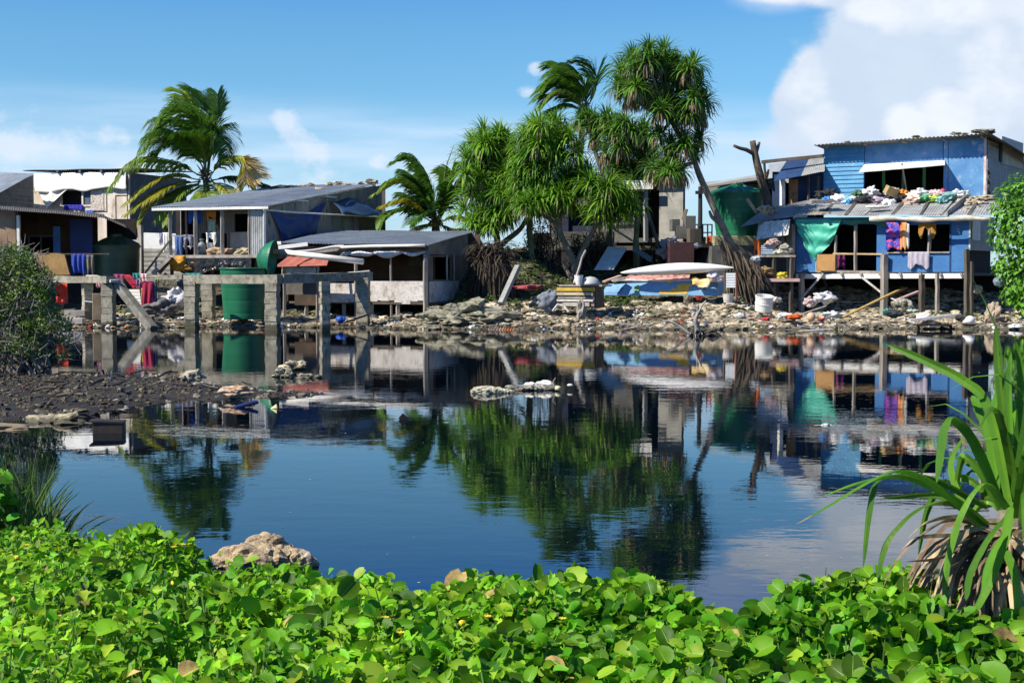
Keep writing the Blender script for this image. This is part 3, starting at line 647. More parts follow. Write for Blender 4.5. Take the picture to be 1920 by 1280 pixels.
# ================================================================== D block wall with white band
FD = Fac(238, 64, 345, 62)
t = T('block_wall', 'grey block wall with a white painted band behind the olive tank', 'wall', FD.at(1, 1.4))
mb = MB(); FD.wall(mb, 230, 268, 446, 446, 540, .15); mb.build('pier', mat('pale_block', (.36,.37,.36), (.25,.26,.25), s=2, rough=.9), t)
mb = MB(); FD.wall(mb, 268, 352, 466, 468, 540, .15); mb.build('lower_wall', mat('grey_block', (.26,.26,.25), (.18,.18,.17), s=2, rough=.9, wave=('Z', .2, .02)), t)
mb = MB(); FD.wall(mb, 268, 330, 436, 438, 467.3, .12); mb.build('white_band', mat('dull_white', (.62,.64,.66), (.52,.54,.56), s=2, rough=.8), t)
mb = MB(); FD.box(mb, 262, 422, 268, 540, -.05, .1); mb.build('post', M_wood, t)
cloth('tarpaulin', FD, 206, 242, 433, 455, M_tarpW, off=-.4, folds=2, amp=.12, rag=.2, label='small white tarp above the olive tank lid', cat='tarpaulin')
# ================================================================== E veranda house
FE = Fac(285, 58.6, 500, 56.5); SE = Fac(497, 56.6, 716, 65.2)
t = E = T('veranda_house', 'raised tin house with a front veranda on posts, left of centre', 'house', FE.at(2.4, .8))
fl, fr, br, bl = FE.pt(283, 389, .25), FE.pt(503, 385, .25), P(704, 345.5, 65.3), P(494, 353, 67.4)
mb = MB(); mb.corr(fl, fr, br, bl, .13, .02, nv=2); mb.build('roof', M_tin, t)
mb = MB(); mb.beam(FE.pt(285, 392, .2), FE.pt(503, 388.5, .2), .05, .13); mb.build('fascia', M_white, t)
mb = MB(); mb.beam(SE.pt(500, 388, .05), SE.pt(704, 348.5, .05), .05, .06); mb.build('verge_board', M_wood, t)
zf = FE.uz(400, 478)[1]
mb = MB(); d2 = FE.n*-1
mb.hexa([FE.at(.75, zf-.12, .05), FE.at(FE.L, zf-.12, .05), FE.at(FE.L, zf-.12, -8), FE.at(.75, zf-.12, -8), FE.at(.75, zf, .05), FE.at(FE.L, zf, .05), FE.at(FE.L, zf, -8), FE.at(.75, zf, -8)])
mb.build('floor', M_wood, t)
for px, y0, w_ in ((319, 392, .13), (366, 391, .13), (416, 390, .13), (468, 390, .13)): post(FE, px, y0, 480, w_, M_wood, t, off=-.05)
GE = sh(FE, -1.0)
post(GE, 348, 395, 478, .09, M_wood, t, off=0)
for y in (442, 462): rail(FE.pt(320, y, -.06), FE.pt(366, y, -.06), .05, M_wood if y == 442 else M_white, t)
BW = sh(FE, -1.7)
mb = MB(); BW.wall(mb, 338, 470, 380, 380, 478, .05, [(350, 392, 361, 478), (378, 437, 387, 478), (387, 399, 404, 478), (440, 401, 466, 435), (414, 437, 440, 478)])
mb.build('wall', mat('veranda_tin', (.42,.42,.40), (.31,.31,.30), (.22,.17,.13), s=2, t3=(.62,.75), s3=3, rough=.7, wave=('X', .09, .03)), t)
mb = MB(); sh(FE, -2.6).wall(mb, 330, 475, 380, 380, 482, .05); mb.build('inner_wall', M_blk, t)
panel(BW, 432, 435, 466, 477, M_ply, t, 'door_panel', .01, .06)
post(BW, 427, 437, 478, .08, M_wood, t, off=.1)
FW = sh(FE, .0)
mb = MB(); p0, p1 = FE.pt(470, 479), FE.pt(497, 479); q1, q0 = FE.pt(497, 391), FE.pt(470, 391)
mb.corr(p0, p1, q1, q0, .09, .014); mb.build('front_wall', M_tin_p, t)
mb = MB(); p0, p1 = SE.pt(497, 488), SE.pt(716, 470); q1, q0 = SE.pt(716, 347), SE.pt(497, 391)
mb.corr(p0, p1, q1, q0, .12, .012, nv=4); mb.build('side_wall', mat('stained_tin', (.34,.33,.29), (.22,.21,.185), (.12,.09,.07), s=1.8, t3=(.55,.7), s3=3, rough=.75, stretch=(1,1,.35), grime=.4), t)
mb = MB(); q = [(494.5, 392, 498, 480)]
mb.beam(FE.pt(496, 480, .04), FE.pt(496, 391, .04), .09); mb.build('corner_trim', M_white, t)
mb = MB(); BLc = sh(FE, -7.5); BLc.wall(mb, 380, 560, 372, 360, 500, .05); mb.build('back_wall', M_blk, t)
mb = MB(); LS = Fac(343, 58.9, 420, 66); LS.wall(mb, 343, 420, 384, 376, 482, .05); mb.build('left_wall', M_int, t)
for px, pyb in ((322, 560), (352, 545), (398, 545), (445, 550), (480, 560), (500, 560)):
    a = FE.pt(px, 486, -.3); mb = MB(); mb.beam((a.x, a.y, gh(a.x, a.y)-.1), a, .13, n=4, jit=.012); mb.build('stilt', M_wood_d, t)
mb = MB(); sh(FE, -3.5).wall(mb, 325, 540, 484, 484, 600, .05); mb.build('understorey_shade', M_blk, t)  # dark backdrop sheet, its colour imitates shade beneath the veranda floor
mb = MB(); mb.corr(SE.pt(500, 470, -.1), SE.pt(640, 470, -.1), SE.pt(640, 440, -.1), SE.pt(500, 480, -.1), .1); 
panel(SE, 552, 375, 575, 377.5, M_white, t, 'cleat', .02, .12); panel(SE, 607, 368, 628, 370.5, M_white, t, 'cleat', .02, .12)
# second roof behind with stones
t = T('rear_shed', 'low shed with a pale sheet roof weighted by stones behind the veranda house', 'shed', (PX(640, 69), 69, 2.2))
mb = MB(); mb.corr(P(548, 352, 67), P(716, 346, 66.2), P(712, 342, 70), P(560, 347, 71), .1, .014); mb.build('roof', M_tin_p, t)
mb = MB(); Fac(560, 67.3, 722, 66.3).wall(mb, 556, 722, 355, 349, 500, .05); mb.build('wall', mat('dim_boards', (.13,.115,.10), (.085,.075,.065), s=2, rough=.9), t)
pts = []; labs = []
LB = ['leftmost stone on the rear shed roof', 'flat grey stone second from left on the rear shed roof', 'stone third from left on the rear shed roof', 'stone at the middle of the rear shed roof', 'largest white stone at the right end of the rear shed roof', 'small stone just left of the largest white one on the shed roof', 'stone between the middle and right end of the rear shed roof']
for (px, py, s), l in zip([(566,350,.22),(583,347,.2),(617,346,.24),(634,343,.2),(697,342,.3),(676,344,.2),(652,346,.18)], LB): pts.append((P(px, py+1.5, 67.6), s)); labs.append(l)
stones_on(pts, 'stones weighting the rear shed roof', labs)
stones_on([(P(599, 358, 64.2), .26)], 'stones weighting the rear shed roof', ['tan stone lying lower on the veranda house roof'])
for px, l, s in ((533, 'dark bundle with a rag left on the ridge of the veranda house roof', .3), (552, 'smaller dark bundle right on the ridge of the veranda house roof', .25)):
    mb = MB(); mb.blob(P(px, 353, 66.5), (s*1.5, s, s*.5), seed=px, amp=.7, sub=2); mb.build('bundle', C('dark', (.03,.04,.05)), label=l, cat='bundle')
# tarps on the side wall
mb = MB(); a, b = SE.pt(507, 391, .1), SE.pt(611, 377, .12); d, c = SE.pt(531, 452, .14), SE.pt(593, 437, .18)
mb.sheet(d, c, b, a, 26, 14, lambda u, v: .09*math.sin(u*9+v*4)*(.3+v*.3)+.05*ns(u*5, v*5), .01, lambda u, v: (0, 0, -.5*math.sin(math.pi*u)*v*.9*(v>.3)*1.0*(v**3)))
mb.build('tarpaulin', M_tarpB, None, label='large blue tarp hung on the side wall of the veranda house', cat='tarpaulin', smooth=True)
mb = MB(); a, b = SE.pt(619, 377, .05), SE.pt(672, 371, .05); d, c = SE.pt(642, 401, 1.3), SE.pt(716, 404, .9)
mb.sheet(d, c, b, a, 16, 8, lambda u, v: .07*math.sin(u*8+v*3)+.04*ns(u*5, v*5), .01)
mb.build('tarpaulin', mat('slate_tarp', (.045,.085,.16), (.03,.06,.12), (.10,.15,.22), s=2.4, t3=(.6,.72), s3=6, rough=.4, bump=.02, bs=6), None, label='slate blue tarp pitched as an awning at the back of the veranda house', cat='tarpaulin', smooth=True)
mb = MB(); pp = [FE.pt(494, 393, .2), P(560, 398.5, 58), P(640, 403, 60.5), P(716, 407, 63)]; mb.tube(spline(pp, 10), .032, 6)
mb.build('pole', M_pvc, None, label='long thin pale pole running from the veranda corner toward the palm', cat='pole')
t = T('lean_to', 'dark lean-to store hung with sheets under the slate tarp', 'lean-to', (PX(665, 63), 63.5, 2.0))
FL = Fac(600, 62.5, 720, 64)
mb = MB(); FL.wall(mb, 596, 722, 400, 400, 470, .05); mb.build('wall', mat('dim_boards', (.1,.1,.1)), t)
mb = MB(); FL.box(mb, 660, 408, 715, 432, .05, .12); mb.build('board', mat('olive_board', (.20,.175,.10), (.13,.11,.07), s=3, rough=.9), t)
cloth('plastic_sheet', FL, 620, 655, 405, 432, mat('clear_sheet', (.11,.15,.20), (.06,.08,.11), s=4, rough=.3), off=.2, folds=4, amp=.09, rag=.2, label='bluish translucent sheet hung in the dark lean-to', cat='sheet')
# stairs
t = T('staircase', 'wooden steps with a handrail climbing to the veranda from the left', 'stairs', FE.pt(295, 515, .3))
A0, A1 = FE.pt(272, 512, .35), FE.pt(322, 446, .0)
for dx, w_ in ((0, 0),): rail(A0, A1, .07, M_wood_d, t, 'handrail')
B0, B1 = FE.pt(298, 512, .1), FE.pt(322, 482, .0); rail(B0, B1, .05, M_wood, t, 'stringer', .18)
B2, B3 = FE.pt(286, 514, 1.0), FE.pt(318, 482, .9); rail(B2, B3, .05, M_wood, t, 'stringer', .18)
for i in range(7):
    k = (i+.5)/7; p = B0.lerp(B1, k); q = B2.lerp(B3, k); mb = MB(); mb.beam(p+V((0,0,.03)), q+V((0,0,.03)), .22, .035); mb.build('tread', M_wood, t)
post(FE, 292, 489, 516, .08, M_wood, t, 'newel', off=.35)
# concrete path of the steps to the mud
# under floor draped black plastic
mb = MB(); a, b = FE.pt(318, 484, .12), FE.pt(470, 484, .12)
mb.sheet(a-V((0,0,.42)), b-V((0,0,.35)), b, a, 60, 8, lambda u, v: .07*ns(u*26, v*3, 2)*(1.3-v)+.05*math.sin(u*37), .01, lambda u, v: (0, 0, (1-v)*(-.22*math.sin(math.pi*((u*1.6)%1))+.14*ns(u*9, 3))))
mb.build('plastic_sheeting', M_black, None, label='crinkled black plastic sheeting draped under the veranda floor', cat='plastic sheet')
mb = MB(); mb.blob(FE.pt(341, 497, .1), (.42, .3, .26), seed=3, amp=.7, sub=3); mb.build('sack', C('amber', (.60,.30,.03), (.40,.18,.02)), label='amber yellow sack tucked under the left end of the veranda', cat='sack', smooth=True)
GF = sh(FE, .5)
cloth('teal_cloth', GF, 347, 377, 512, 528, C('teal', (.03,.26,.22)), off=.4, folds=3, amp=.05, label='teal cloth behind the left end of the front concrete beam', cat='cloth')
# things on the veranda
cloth('blue_shirt', FE, 352, 377, 393, 416, C('shirtb', (.03,.10,.42), (.02,.07,.34)), off=-.25, folds=2, amp=.06, rag=.1, label='blue shirt hanging high under the veranda eave', cat='shirt')
cloth('orange_shirt', FE, 386, 404, 394, 409, C('orange', (.66,.24,.02)), off=-.3, folds=2, amp=.05, rag=.12, label='orange shirt hanging under the veranda eave', cat='shirt')
cloth('leaf_print_cloth', FE, 388, 404, 410, 435, C('leafp', (.30,.42,.22), (.55,.60,.48), s=12), off=-.5, folds=2, amp=.06, rag=.1, label='pale green and white cloth hanging below the orange shirt', cat='cloth')
cloth('white_shirt', FE, 386, 405, 436, 452, C('white', (.8,.8,.78)), off=-.45, folds=2, amp=.06, rag=.25, label='white shirt hanging low in the middle of the veranda', cat='shirt')
cloth('blue_towel', FE, 327, 341, 442, 477, C('denim', (.07,.15,.36), (.05,.10,.25)), off=.03, folds=2, amp=.05, rag=.2, label='long denim blue towel over the veranda rail', cat='towel')
cloth('navy_garment', FE, 343, 360, 440, 457, C('navyw', (.06,.06,.12), (.3,.3,.36), s=7), off=.03, folds=2, amp=.06, rag=.3, label='navy and white garment bunched on the veranda rail', cat='garment')
cloth('dark_garment', FE, 403, 412, 396, 425, C('maroon', (.035,.015,.02)), off=-.5, folds=2, amp=.05, rag=.2, label='dark maroon garment beside the orange shirt', cat='garment')
cloth('white_sheet', FE, 304, 320, 436, 470, C('white', (.8,.8,.78)), off=-.1, folds=3, amp=.05, rag=.2, label='white sheet hanging at the left end of the veranda above the stairs', cat='sheet')
cloth('lilac_cloth', FE, 298, 305, 437, 452, C('lilac', (.28,.26,.42)), off=-.1, folds=1, amp=.05, rag=.2, label='small lilac cloth left of the white sheet above the stairs', cat='cloth')
mb = MB(); c = FE.pt(379, 478, -.6); mb.lathe(c, [(.13,.0),(.17,.03),(.17,.42),(.13,.5),(.07,.53),(.07,.6),(.1,.6),(.1,.66),(.01,.67)], 20); mb.build('gas_cylinder', mat('grey_paint', (.20,.23,.26), (.14,.16,.18), rough=.5), label='grey gas cylinder standing on the veranda', cat='gas cylinder')
mb = MB(); c = FE.pt(396, 478, -.6); mb.lathe(c, [(.13,0),(.17,.48),(.18,.5),(.15,.5),(.12,.05)], 20); mb.build('bucket', M_white, label='white bucket on the veranda right of the gas cylinder', cat='bucket')
for i, (px, w_, cc, l) in enumerate([(409,.3,(.50,.36,.22),'tan cardboard scraps piled on the veranda floor'),(421,.25,(.4,.27,.16),'brown crumpled bundle on the veranda floor by the third post'),(459,.3,(.5,.42,.25),'pale straw bundle on the veranda floor by the last post')]):
    mb = MB(); mb.blob(FE.pt(px, 473, -.4), (w_*1.2, w_, w_*.55), seed=i*4, amp=1.0, sub=2); mb.build('scrap_pile', C('scrap%d'%i, cc), label=l, cat='scrap pile')
# ================================================================== F brown shack on the water
FF = Fac(522, 54.6, 800, 52.0); SF = Fac(799, 52.05, 884, 57.6)
t = T('plywood_shack', 'brown open-sided shack on stilts with a grey tin roof at the water edge', 'shack', FF.at(3, .3))
mb = MB(); mb.corr(FF.pt(523, 455.5, .4), FF.pt(803, 459.5, .4), P(893, 434, 57.9), P(628, 432, 60.6), .13, .022, nv=2, rag=.05); mb.build('roof', M_tin, t)
zfl = FF.uz(700, 566)[1]
mb = MB(); mb.hexa([FF.at(a, z, d) for z in (zfl-.08, zfl) for a, d in ((.2, 0), (FF.L, 0), (FF.L, -5.4), (.2, -5.4))]); mb.build('floor', M_wood_d, t)
# front: upper strip boards, apron panels
mb = MB(); FF.wall(mb, 525, 799, 461, 462, 476, .04, [], -.12); mb.build('upper_boards', mat('umber_boards', (.20,.14,.11), (.13,.09,.07), s=2, rough=.9), t)
GPh = sh(FF, -2.6)
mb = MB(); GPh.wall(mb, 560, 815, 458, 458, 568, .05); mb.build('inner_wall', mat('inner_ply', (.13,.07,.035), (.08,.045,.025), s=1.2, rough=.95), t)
mb = MB(); [GPh.box(mb, *q, .02, .08) for q in ((762, 482, 765, 499), (765, 482, 792, 484), (789, 484, 792, 499), (765, 497, 789, 499))]; wf = mb.build('window', M_wood_d, t)
mb = MB(); GPh.box(mb, 764, 484, 790, 498, .01, .03); mb.build('pane', mat('olive_pane', (.075,.09,.03), (.05,.06,.02), s=4, rough=.5), wf)
ap = [(553, 527, 594, 572, M_int), (620, 531, 680, 566, M_panel), (694, 527, 799, 563, M_panel), (620, 561, 655, 567, M_ply), (641, 558, 646, 567, M_white)]
for k, (a, b, c, d, m) in enumerate(ap): panel(FF, a, b, c, d, m, t, 'apron_panel' , .0+.02*(k > 2), .03+.02*(k > 2))
mb = MB(); 
for i, px in enumerate((700, 722, 748, 762, 776, 790)): FF.box(mb, px-8, 562, px+8, 562+[3,2,5,8,3,1][i], .0, .026)
mb.build('torn_hem', M_panel, t)
for px, y0, y1, w_, m, d in ((533, 497, 605, .10, M_wood, .1), (595, 525, 610, .10, M_wood, .3), (667, 487, 590, .10, M_wood, .05), (733, 480, 526, .06, M_wood, -.05), (797.5, 476, 596, .14, M_wood, .06)):
    p = FF.pt(px, y1, d); post(FF, px, y0, y1, w_, m, t, off=d, zb=min(p.z, gh(p.x, p.y)-.1))
for px in (574, 645, 697, 746): 
    p = FF.pt(px, 566, -.1); mb = MB(); mb.beam((p.x, p.y, gh(p.x, p.y)-.1), p, .12, n=3, jit=.01); mb.build('stilt', M_wood, t)
for px in (600, 660, 720, 780):
    p = FF.pt(px, 566, -2.4); mb = MB(); mb.beam((p.x, p.y, gh(p.x, p.y)-.1), p, .12, n=3, jit=.01); mb.build('stilt', M_wood_d, t)
mb = MB(); FF.box(mb, 738, 590, 753, 602, -.2, .12); mb.build('pad', M_conc, t)
# side wall
mb = MB(); SF.wall(mb, 800, 884, 462, 436, 478, .05); mb.build('side_gable', mat('side_boards', (.30,.25,.20), (.2,.165,.13), (.09,.07,.05), s=1.6, t3=(.6,.74), s3=3, rough=.9, grime=.3), t)
mb = MB(); SF.wall(mb, 800, 884, 478.6, 478.6, 575, .05, [(812, 482, 846, 524)]); mb.build('side_wall', mat('side_ply', (.21,.165,.125), (.14,.11,.085), (.07,.055,.04), s=1.6, t3=(.6,.74), s3=3, rough=.9, grime=.3), t)
panel(SF, 803, 527, 858, 566, M_panel, t, 'side_panel', .02, .05)
for px in (838, 851): post(SF, px, 478, 526, .06, M_wood, t, off=.05)
post(SF, 884, 438, 590, .14, M_wood_d, t, off=.03)
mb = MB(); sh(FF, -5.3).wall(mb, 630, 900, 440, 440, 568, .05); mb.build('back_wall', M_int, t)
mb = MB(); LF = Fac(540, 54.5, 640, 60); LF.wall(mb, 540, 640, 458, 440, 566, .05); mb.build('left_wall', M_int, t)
# rolled tarp under the eave
mb = MB()
for a, b, r0 in ((655, 700, .10), (702, 752, .12), (752, 797, .06)):
    pts_ = [FF.pt(lerp(a, b, k/8), 474+3*math.sin(k*.9+a)*.5+2*math.sin(math.pi*k/8), .1) for k in range(9)]; mb.tube(pts_, [r0*(.4+.8*math.sin(math.pi*(k+.6)/9.2)) for k in range(9)], 9)
mb.tube([FF.pt(636, 484, .1), FF.pt(645, 478, .1), FF.pt(658, 472, .1)], [.05, .1, .05], 8)
mb.build('rolled_tarpaulin', mat('grey_tarp', (.62,.64,.66), (.40,.42,.44), s=6, rough=.5, bump=.03, bs=8), None, label='grey-white tarp rolled and sagging under the shack eave', cat='tarpaulin', smooth=True)
cloth('rag', FF, 807, 800, 470, 482, C('grey', (.3,.3,.3)), off=.1, label='grey rag at the right front corner of the shack eave', cat='rag')
# pipes
mb = MB(); mb.tube(spline([FF.pt(640, 463.5, .45), FF.pt(700, 461.5, .45), FF.pt(797, 460, .45)], 6) , .055, 10); mb.build('gutter_pipe', M_pvc, None, label='white pipe fixed as a gutter along the shack eave', cat='pipe', smooth=True)
mb = MB(); mb.tube([P(526, 472, 51.6), P(681, 490.5, 51.0)], .105, 16); t = mb.build('drain_pipe', M_pvc, None, label='thick white drain pipe sloping down to the right above the red roof', cat='pipe', smooth=True)
mb = MB(); mb.tube([P(513, 471.5, 51.62), P(527, 472.3, 51.6)], .09, 14); mb.build('socket', M_wood_y, t)
mb = MB(); mb.tube(spline([P(531, 474, 52.0), P(585, 470, 52.6), P(625, 463, 53.0), P(645, 462, 53.0)], 14), .055, 10); mb.build('curved_pipe', M_pvc, None, label='thinner white pipe curving up to the shack gutter', cat='pipe', smooth=True)
mb = MB(); mb.beam(P(522, 464, 53.2), P(577, 457.5, 53.0), .04, .14); mb.build('plank', M_white, None, label='short white plank under the left end of the shack roof', cat='plank')
mb = MB(); mb.beam(P(516, 456, 54), P(528, 455.5, 53.9), .1, .12); mb.build('float_block', M_white, None, label='small white block at the left tip of the shack roof', cat='block')
mb = MB(); mb.beam(P(575, 474, 53.3), P(652, 465, 53.1), .04, .12); mb.build('plank', M_wood, None, label='weathered plank lying above the red roof of the booth', cat='plank')
# red roofed booth
FR = Fac(528, 53.0, 600, 52.3)
t = T('booth', 'small booth with a faded red metal roof at the left end of the shack', 'booth', FR.pt(560, 590))
mb = MB(); pr = [FR.pt(520, 496, .35), FR.pt(613, 496, .35), FR.pt(618, 482, -.2), FR.pt(540, 481, -.2)]
mb.sheet(*pr, 14, 4, lambda u, v: .015*math.sin(u*28), .02); mb.sheet(*[p-V((0,0,.0)) for p in (FR.pt(520, 500, .38), FR.pt(613, 497.5, .38), FR.pt(613, 496.2, .36), FR.pt(520, 496.2, .36))], 2, 1, None, .01)
mb.build('roof', mat('faded_red', (.40,.12,.085), (.30,.085,.06), (.20,.07,.05), s=2.2, t3=(.6,.75), s3=5, rough=.7), t)
panel(FR, 538, 500, 594, 514, M_panel, t, 'sign_board', .05, .1); panel(FR, 538, 514, 594, 552, mat('dim_boards', (.1,.1,.1)), t, 'wall_panel', .02, .06)
post(FR, 531, 497, 520, .09, M_wood_y, t, off=.15); post(FR, 596, 497, 520, .08, M_wood, t, off=.1)
# ================================================================== G concrete frame in the water
M_cblk = mat('block_pillar', (.42,.385,.30), (.25,.225,.165), (.10,.095,.06), s=3.2, t3=(.56,.7), s3=6, rough=.95, bump=.01, bs=18, grime=.5, wetz=.22)
def pillar(mb, p, w, ztop, rz, seed=0):
    r = random.Random(seed); z = -.9; h = .2
    while z < ztop-.02:
        k = w*r.uniform(.93, 1.07); hh = min(h, ztop-z)
        mb.box((p.x+r.uniform(-.012,.012), p.y+r.uniform(-.012,.012), z+hh/2), (k, k*.97, hh-.012), rz+r.uniform(-.025,.025)); 
        mb.box((p.x, p.y, z+hh-.006), (w*.9, w*.9, .02), rz); z += hh
cornerP = V((PX(514, 47.6), 47.6, 0)); GRZ = math.radians(-33)
t = T('concrete_ruin', 'ruined concrete post and beam frame standing in the water before the green tank', 'concrete ruin', cornerP)
def pz(py, Y): return P(960, py, Y).z
for i, (px, Y, w, ytop, rz) in enumerate([(511, 47.7, .42, 530, -.2), (359.5, 49.6, .40, 528, -.2), (391, 52.4, .40, 528, -.15), (681, 50.6, .42, 521, -.12)]):
    mb = MB(); p = V((PX(px, Y), Y, 0)); pillar(mb, p, w, pz(ytop, Y), rz, i); mb.build('pillar', M_cblk, t)
mb = MB(); p = V((PX(609, 47.2), 47.2, 0)); pillar(mb, p, .30, pz(528, 47.2), -1.15, 9); mb.build('pillar', M_cblk, t)
def cbeam(pts, w, h, m=M_conc, n=8):
    mb = MB(); mb.beam(pts[0], pts[1], w, h, n=n, jit=.012); return mb
a, b = P(349, 523.5, 49.8), P(525, 523, 47.6); cbeam((a, b), .3, .30).build('front_beam', M_conc, t)
a, b = P(526.5, 523.2, 47.75), P(694, 518, 51.0); cbeam((a, b), .3, .31).build('side_beam', M_conc, t)
mb = MB(); mb.sheet(P(655, 511, 50.4), P(694, 508.5, 51.0), P(692, 506.5, 51.8), P(652, 510, 51.2), 3, 1, None, .05); mb.build('loose_slab', M_panel, t)
t = T('concrete_ruin', 'broken concrete frame at the left with a fallen diagonal beam', 'concrete ruin', V((PX(203, 50), 50, 0)))
mb = MB(); pillar(mb, V((PX(204, 50.0), 50.0, 0)), .40, pz(531, 50), -.1, 21); mb.build('pillar', M_cblk, t)
mb = MB(); pillar(mb, V((PX(164, 51.6), 51.6, 0)), .34, pz(529, 51.6), -1.0, 22); mb.build('pillar', M_cblk, t)
cbeam((P(66, 523, 54.5), P(208, 524.5, 49.7)), .35, .24).build('beam', M_conc, t)
cbeam((P(168, 517, 52), P(215, 527, 49.6)), .28, .09).build('cap_slab', M_panel, t)
mb = MB(); mb.beam(P(216, 527, 50), P(286, 616, 48.9), .27, .27, n=6, jit=.012); mb.build('fallen_beam', mat('grey_beam', (.26,.25,.215), (.15,.14,.11), (.07,.07,.05), s=3, t3=(.58,.7), rough=.95, bump=.01), t)
mb = MB(); mb.beam(P(262, 520, 54.5), P(347, 519, 53), .3, .17, n=5, jit=.012); mb.build('concrete_beam', M_conc, label='weathered concrete beam behind the stairs foot between the two ruined frames', cat='beam')
# ================================================================== H front green tank
t, c, r, h = tank('water_tank', 'open green plastic water tank with its lid propped on end, behind the concrete frame', 413, 504, 505, 598, 51.2, M_greenT, None, taper=.86, ribs=4)
mb = MB(); n = 18; vs = []; fs = []
cc = P(494, 492, 51.6)
for j in range(7):
    k = j/6
    for i in range(n+1):
        a = math.pi*(i/n); rr = .80*(1-k*.72)
        vs.append((cc.x + .10 - .42*math.sin(k*math.pi/2) + .22*math.sin(a)*1 + .0, cc.y + rr*math.cos(a)*.8 - .2, cc.z - .62 + 1.0*math.sin(a)*(1-k*.62)*1.15 + k*.1))
W_ = n+1
mb.add(vs, [(j*W_+i, j*W_+i+1, (j+1)*W_+i+1, (j+1)*W_+i) for j in range(6) for i in range(n)])
mb = MB(); # lid: shallow dome standing on its rim, turned nearly edge on
ax = V((-.985, .06, .14)).normalized(); up = V((0, 0, 1)); s1 = ax.cross(up).normalized(); s2 = s1.cross(ax).normalized(); cen = P(511, 487, 51.4)
n = 40; pr = [(.70, -.02), (.72, 0), (.68, .08), (.52, .32), (.32, .48), (.13, .56), (.01, .57)]
vs = [cen + ax*z + (s1*math.cos(2*math.pi*k/n) + s2*math.sin(2*math.pi*k/n))*q for q, z in pr for k in range(n)]
mb.add(vs, [(i*n+k, i*n+(k+1)%n, (i+1)*n+(k+1)%n, (i+1)*n+k) for i in range(len(pr)-1) for k in range(n)]); mb.build('lid', M_greenT, t)
# laundry line below left frame
t = T('clothes_line', 'sagging line strung behind the left concrete frame', 'clothes line', P(250, 520, 52.5))
mb = MB(); mb.tube(spline([P(150, 519, 53), P(230, 522, 52.6), P(300, 520, 52.3)], 8), .012, 4); mb.build('line', M_wood_d, t)
FLn = Fac(90, 53.4, 320, 52.4)
for a, b, y0, y1, cn, c1, c2, lab, kw in [
  (104, 126, 531, 571, 'red', (.62,.045,.02), (.45,.03,.015), 'bright red cloth hanging below the left beam', dict(off=-.5)),
  (181, 192, 529, 538, 'pink', (.7,.30,.36), (.6,.5,.5), 'small pink cloth peeping out beside the left pillar', {}),
  (213, 232, 514, 530, 'magenta', (.25,.03,.10), (.35,.05,.16), 'dark magenta cloth draped along the clothes line', dict(rag=.15)),
  (228, 243, 515, 540, 'redish', (.5,.02,.05), (.3,.02,.06), 'crimson cloth slanting down beside the fallen beam', dict(sway=.5, rag=.2)),
  (249, 262, 512, 523, 'teal2', (.04,.30,.28), (.03,.2,.2), 'teal cloth on the line left of the pink and white one', {}),
  (263, 276, 513, 530, 'pinkw', (.72,.35,.38), (.75,.7,.68), 'pink and white striped cloth on top of the line', dict(rag=.12)),
  (266, 286, 527, 575, 'crimson', (.36,.012,.06), (.26,.01,.045), 'long crimson cloth hanging from the line', dict(off=.08)),
  (254, 265, 524, 545, 'lilac2', (.22,.17,.30), (.15,.12,.22), 'greyish lilac cloth left of the crimson cloth', {}),
  (259, 268, 540, 580, 'ochre2', (.52,.33,.06), (.4,.25,.05), 'ochre yellow cloth left of the long crimson cloth', {}),
  (286, 293, 527, 580, 'navy2', (.02,.07,.20), (.02,.05,.13), 'narrow navy blue cloth right of the crimson cloth', {}),
  (289, 297, 523, 536, 'olive', (.22,.22,.07), (.15,.15,.05), 'small olive cloth at the right end of the line', {})]:
    kw = dict(dict(off=.0, rag=.06), **kw); cloth('hanging_cloth', FLn, a, b, y0, y1, C(cn, c1, c2), folds=2, amp=.05, seed=a, label=lab, cat='cloth', **kw)
# white louvre board
t = T('louvre_panel', 'white slatted panel leaning behind the fallen beam', 'panel', P(253, 585, 51.5))
for i in range(7):
    mb = MB(); mb.beam(P(242-i*.8, 545+i*6, 51.6), P(262+i*.8, 545+i*6, 51.4), .03, .10); mb.build('slat', M_white, t)
def misc_box(name, px, py, Y, d, rz, m, label, cat, **k):
    mb = MB(); p = P(px, py, Y); mb.box(p+V((0, 0, d[2]/2)), d, rz, k.pop('rx', 0), k.pop('ry', 0)); return mb.build(name, m, label=label, cat=cat, bevel=k.pop('bevel', .01), **k)
misc_box('cardboard_box', 183, 600, 50.8, (.34,.3,.95), .3, mat('tan_card', (.42,.32,.20), (.3,.22,.14), s=3, rough=.9), 'tall tan cardboard box standing between the two left pillars', 'box')
misc_box('white_board', 181, 568, 51.2, (.9,.4,.03), .2, M_white, 'white board lying over the tan cardboard box', 'board', ry=.12)
misc_box('concrete_block', 130, 607, 50.3, (1.0,.5,.2), .1, M_panel, 'pale concrete step low behind the thin left pillar', 'block')
misc_box('concrete_block', 146, 592, 51.4, (.8,.5,.2), -.2, mat('grey_block2', (.30,.29,.27), (.2,.19,.18), s=2, rough=.9), 'grey concrete block stacked behind the pale step', 'block')
misc_box('pale_bin', 268, 612, 50.3, (.22,.2,.14), .5, M_white, 'small white box on the rubble near the foot of the fallen beam', 'box')
mb = MB(); mb.blob(P(318, 570, 53), (.5,.4,.34), seed=4, amp=.7, sub=3, rot=.4); mb.blob(P(331, 560, 53.4), (.4,.3,.36), seed=6, amp=.7, sub=3)
mb.build('rubbish_sacks', C('sackw', (.72,.70,.70), (.45,.44,.46), s=3), label='heap of white and grey plastic sacks under the stairs foot', cat='sacks', smooth=True)
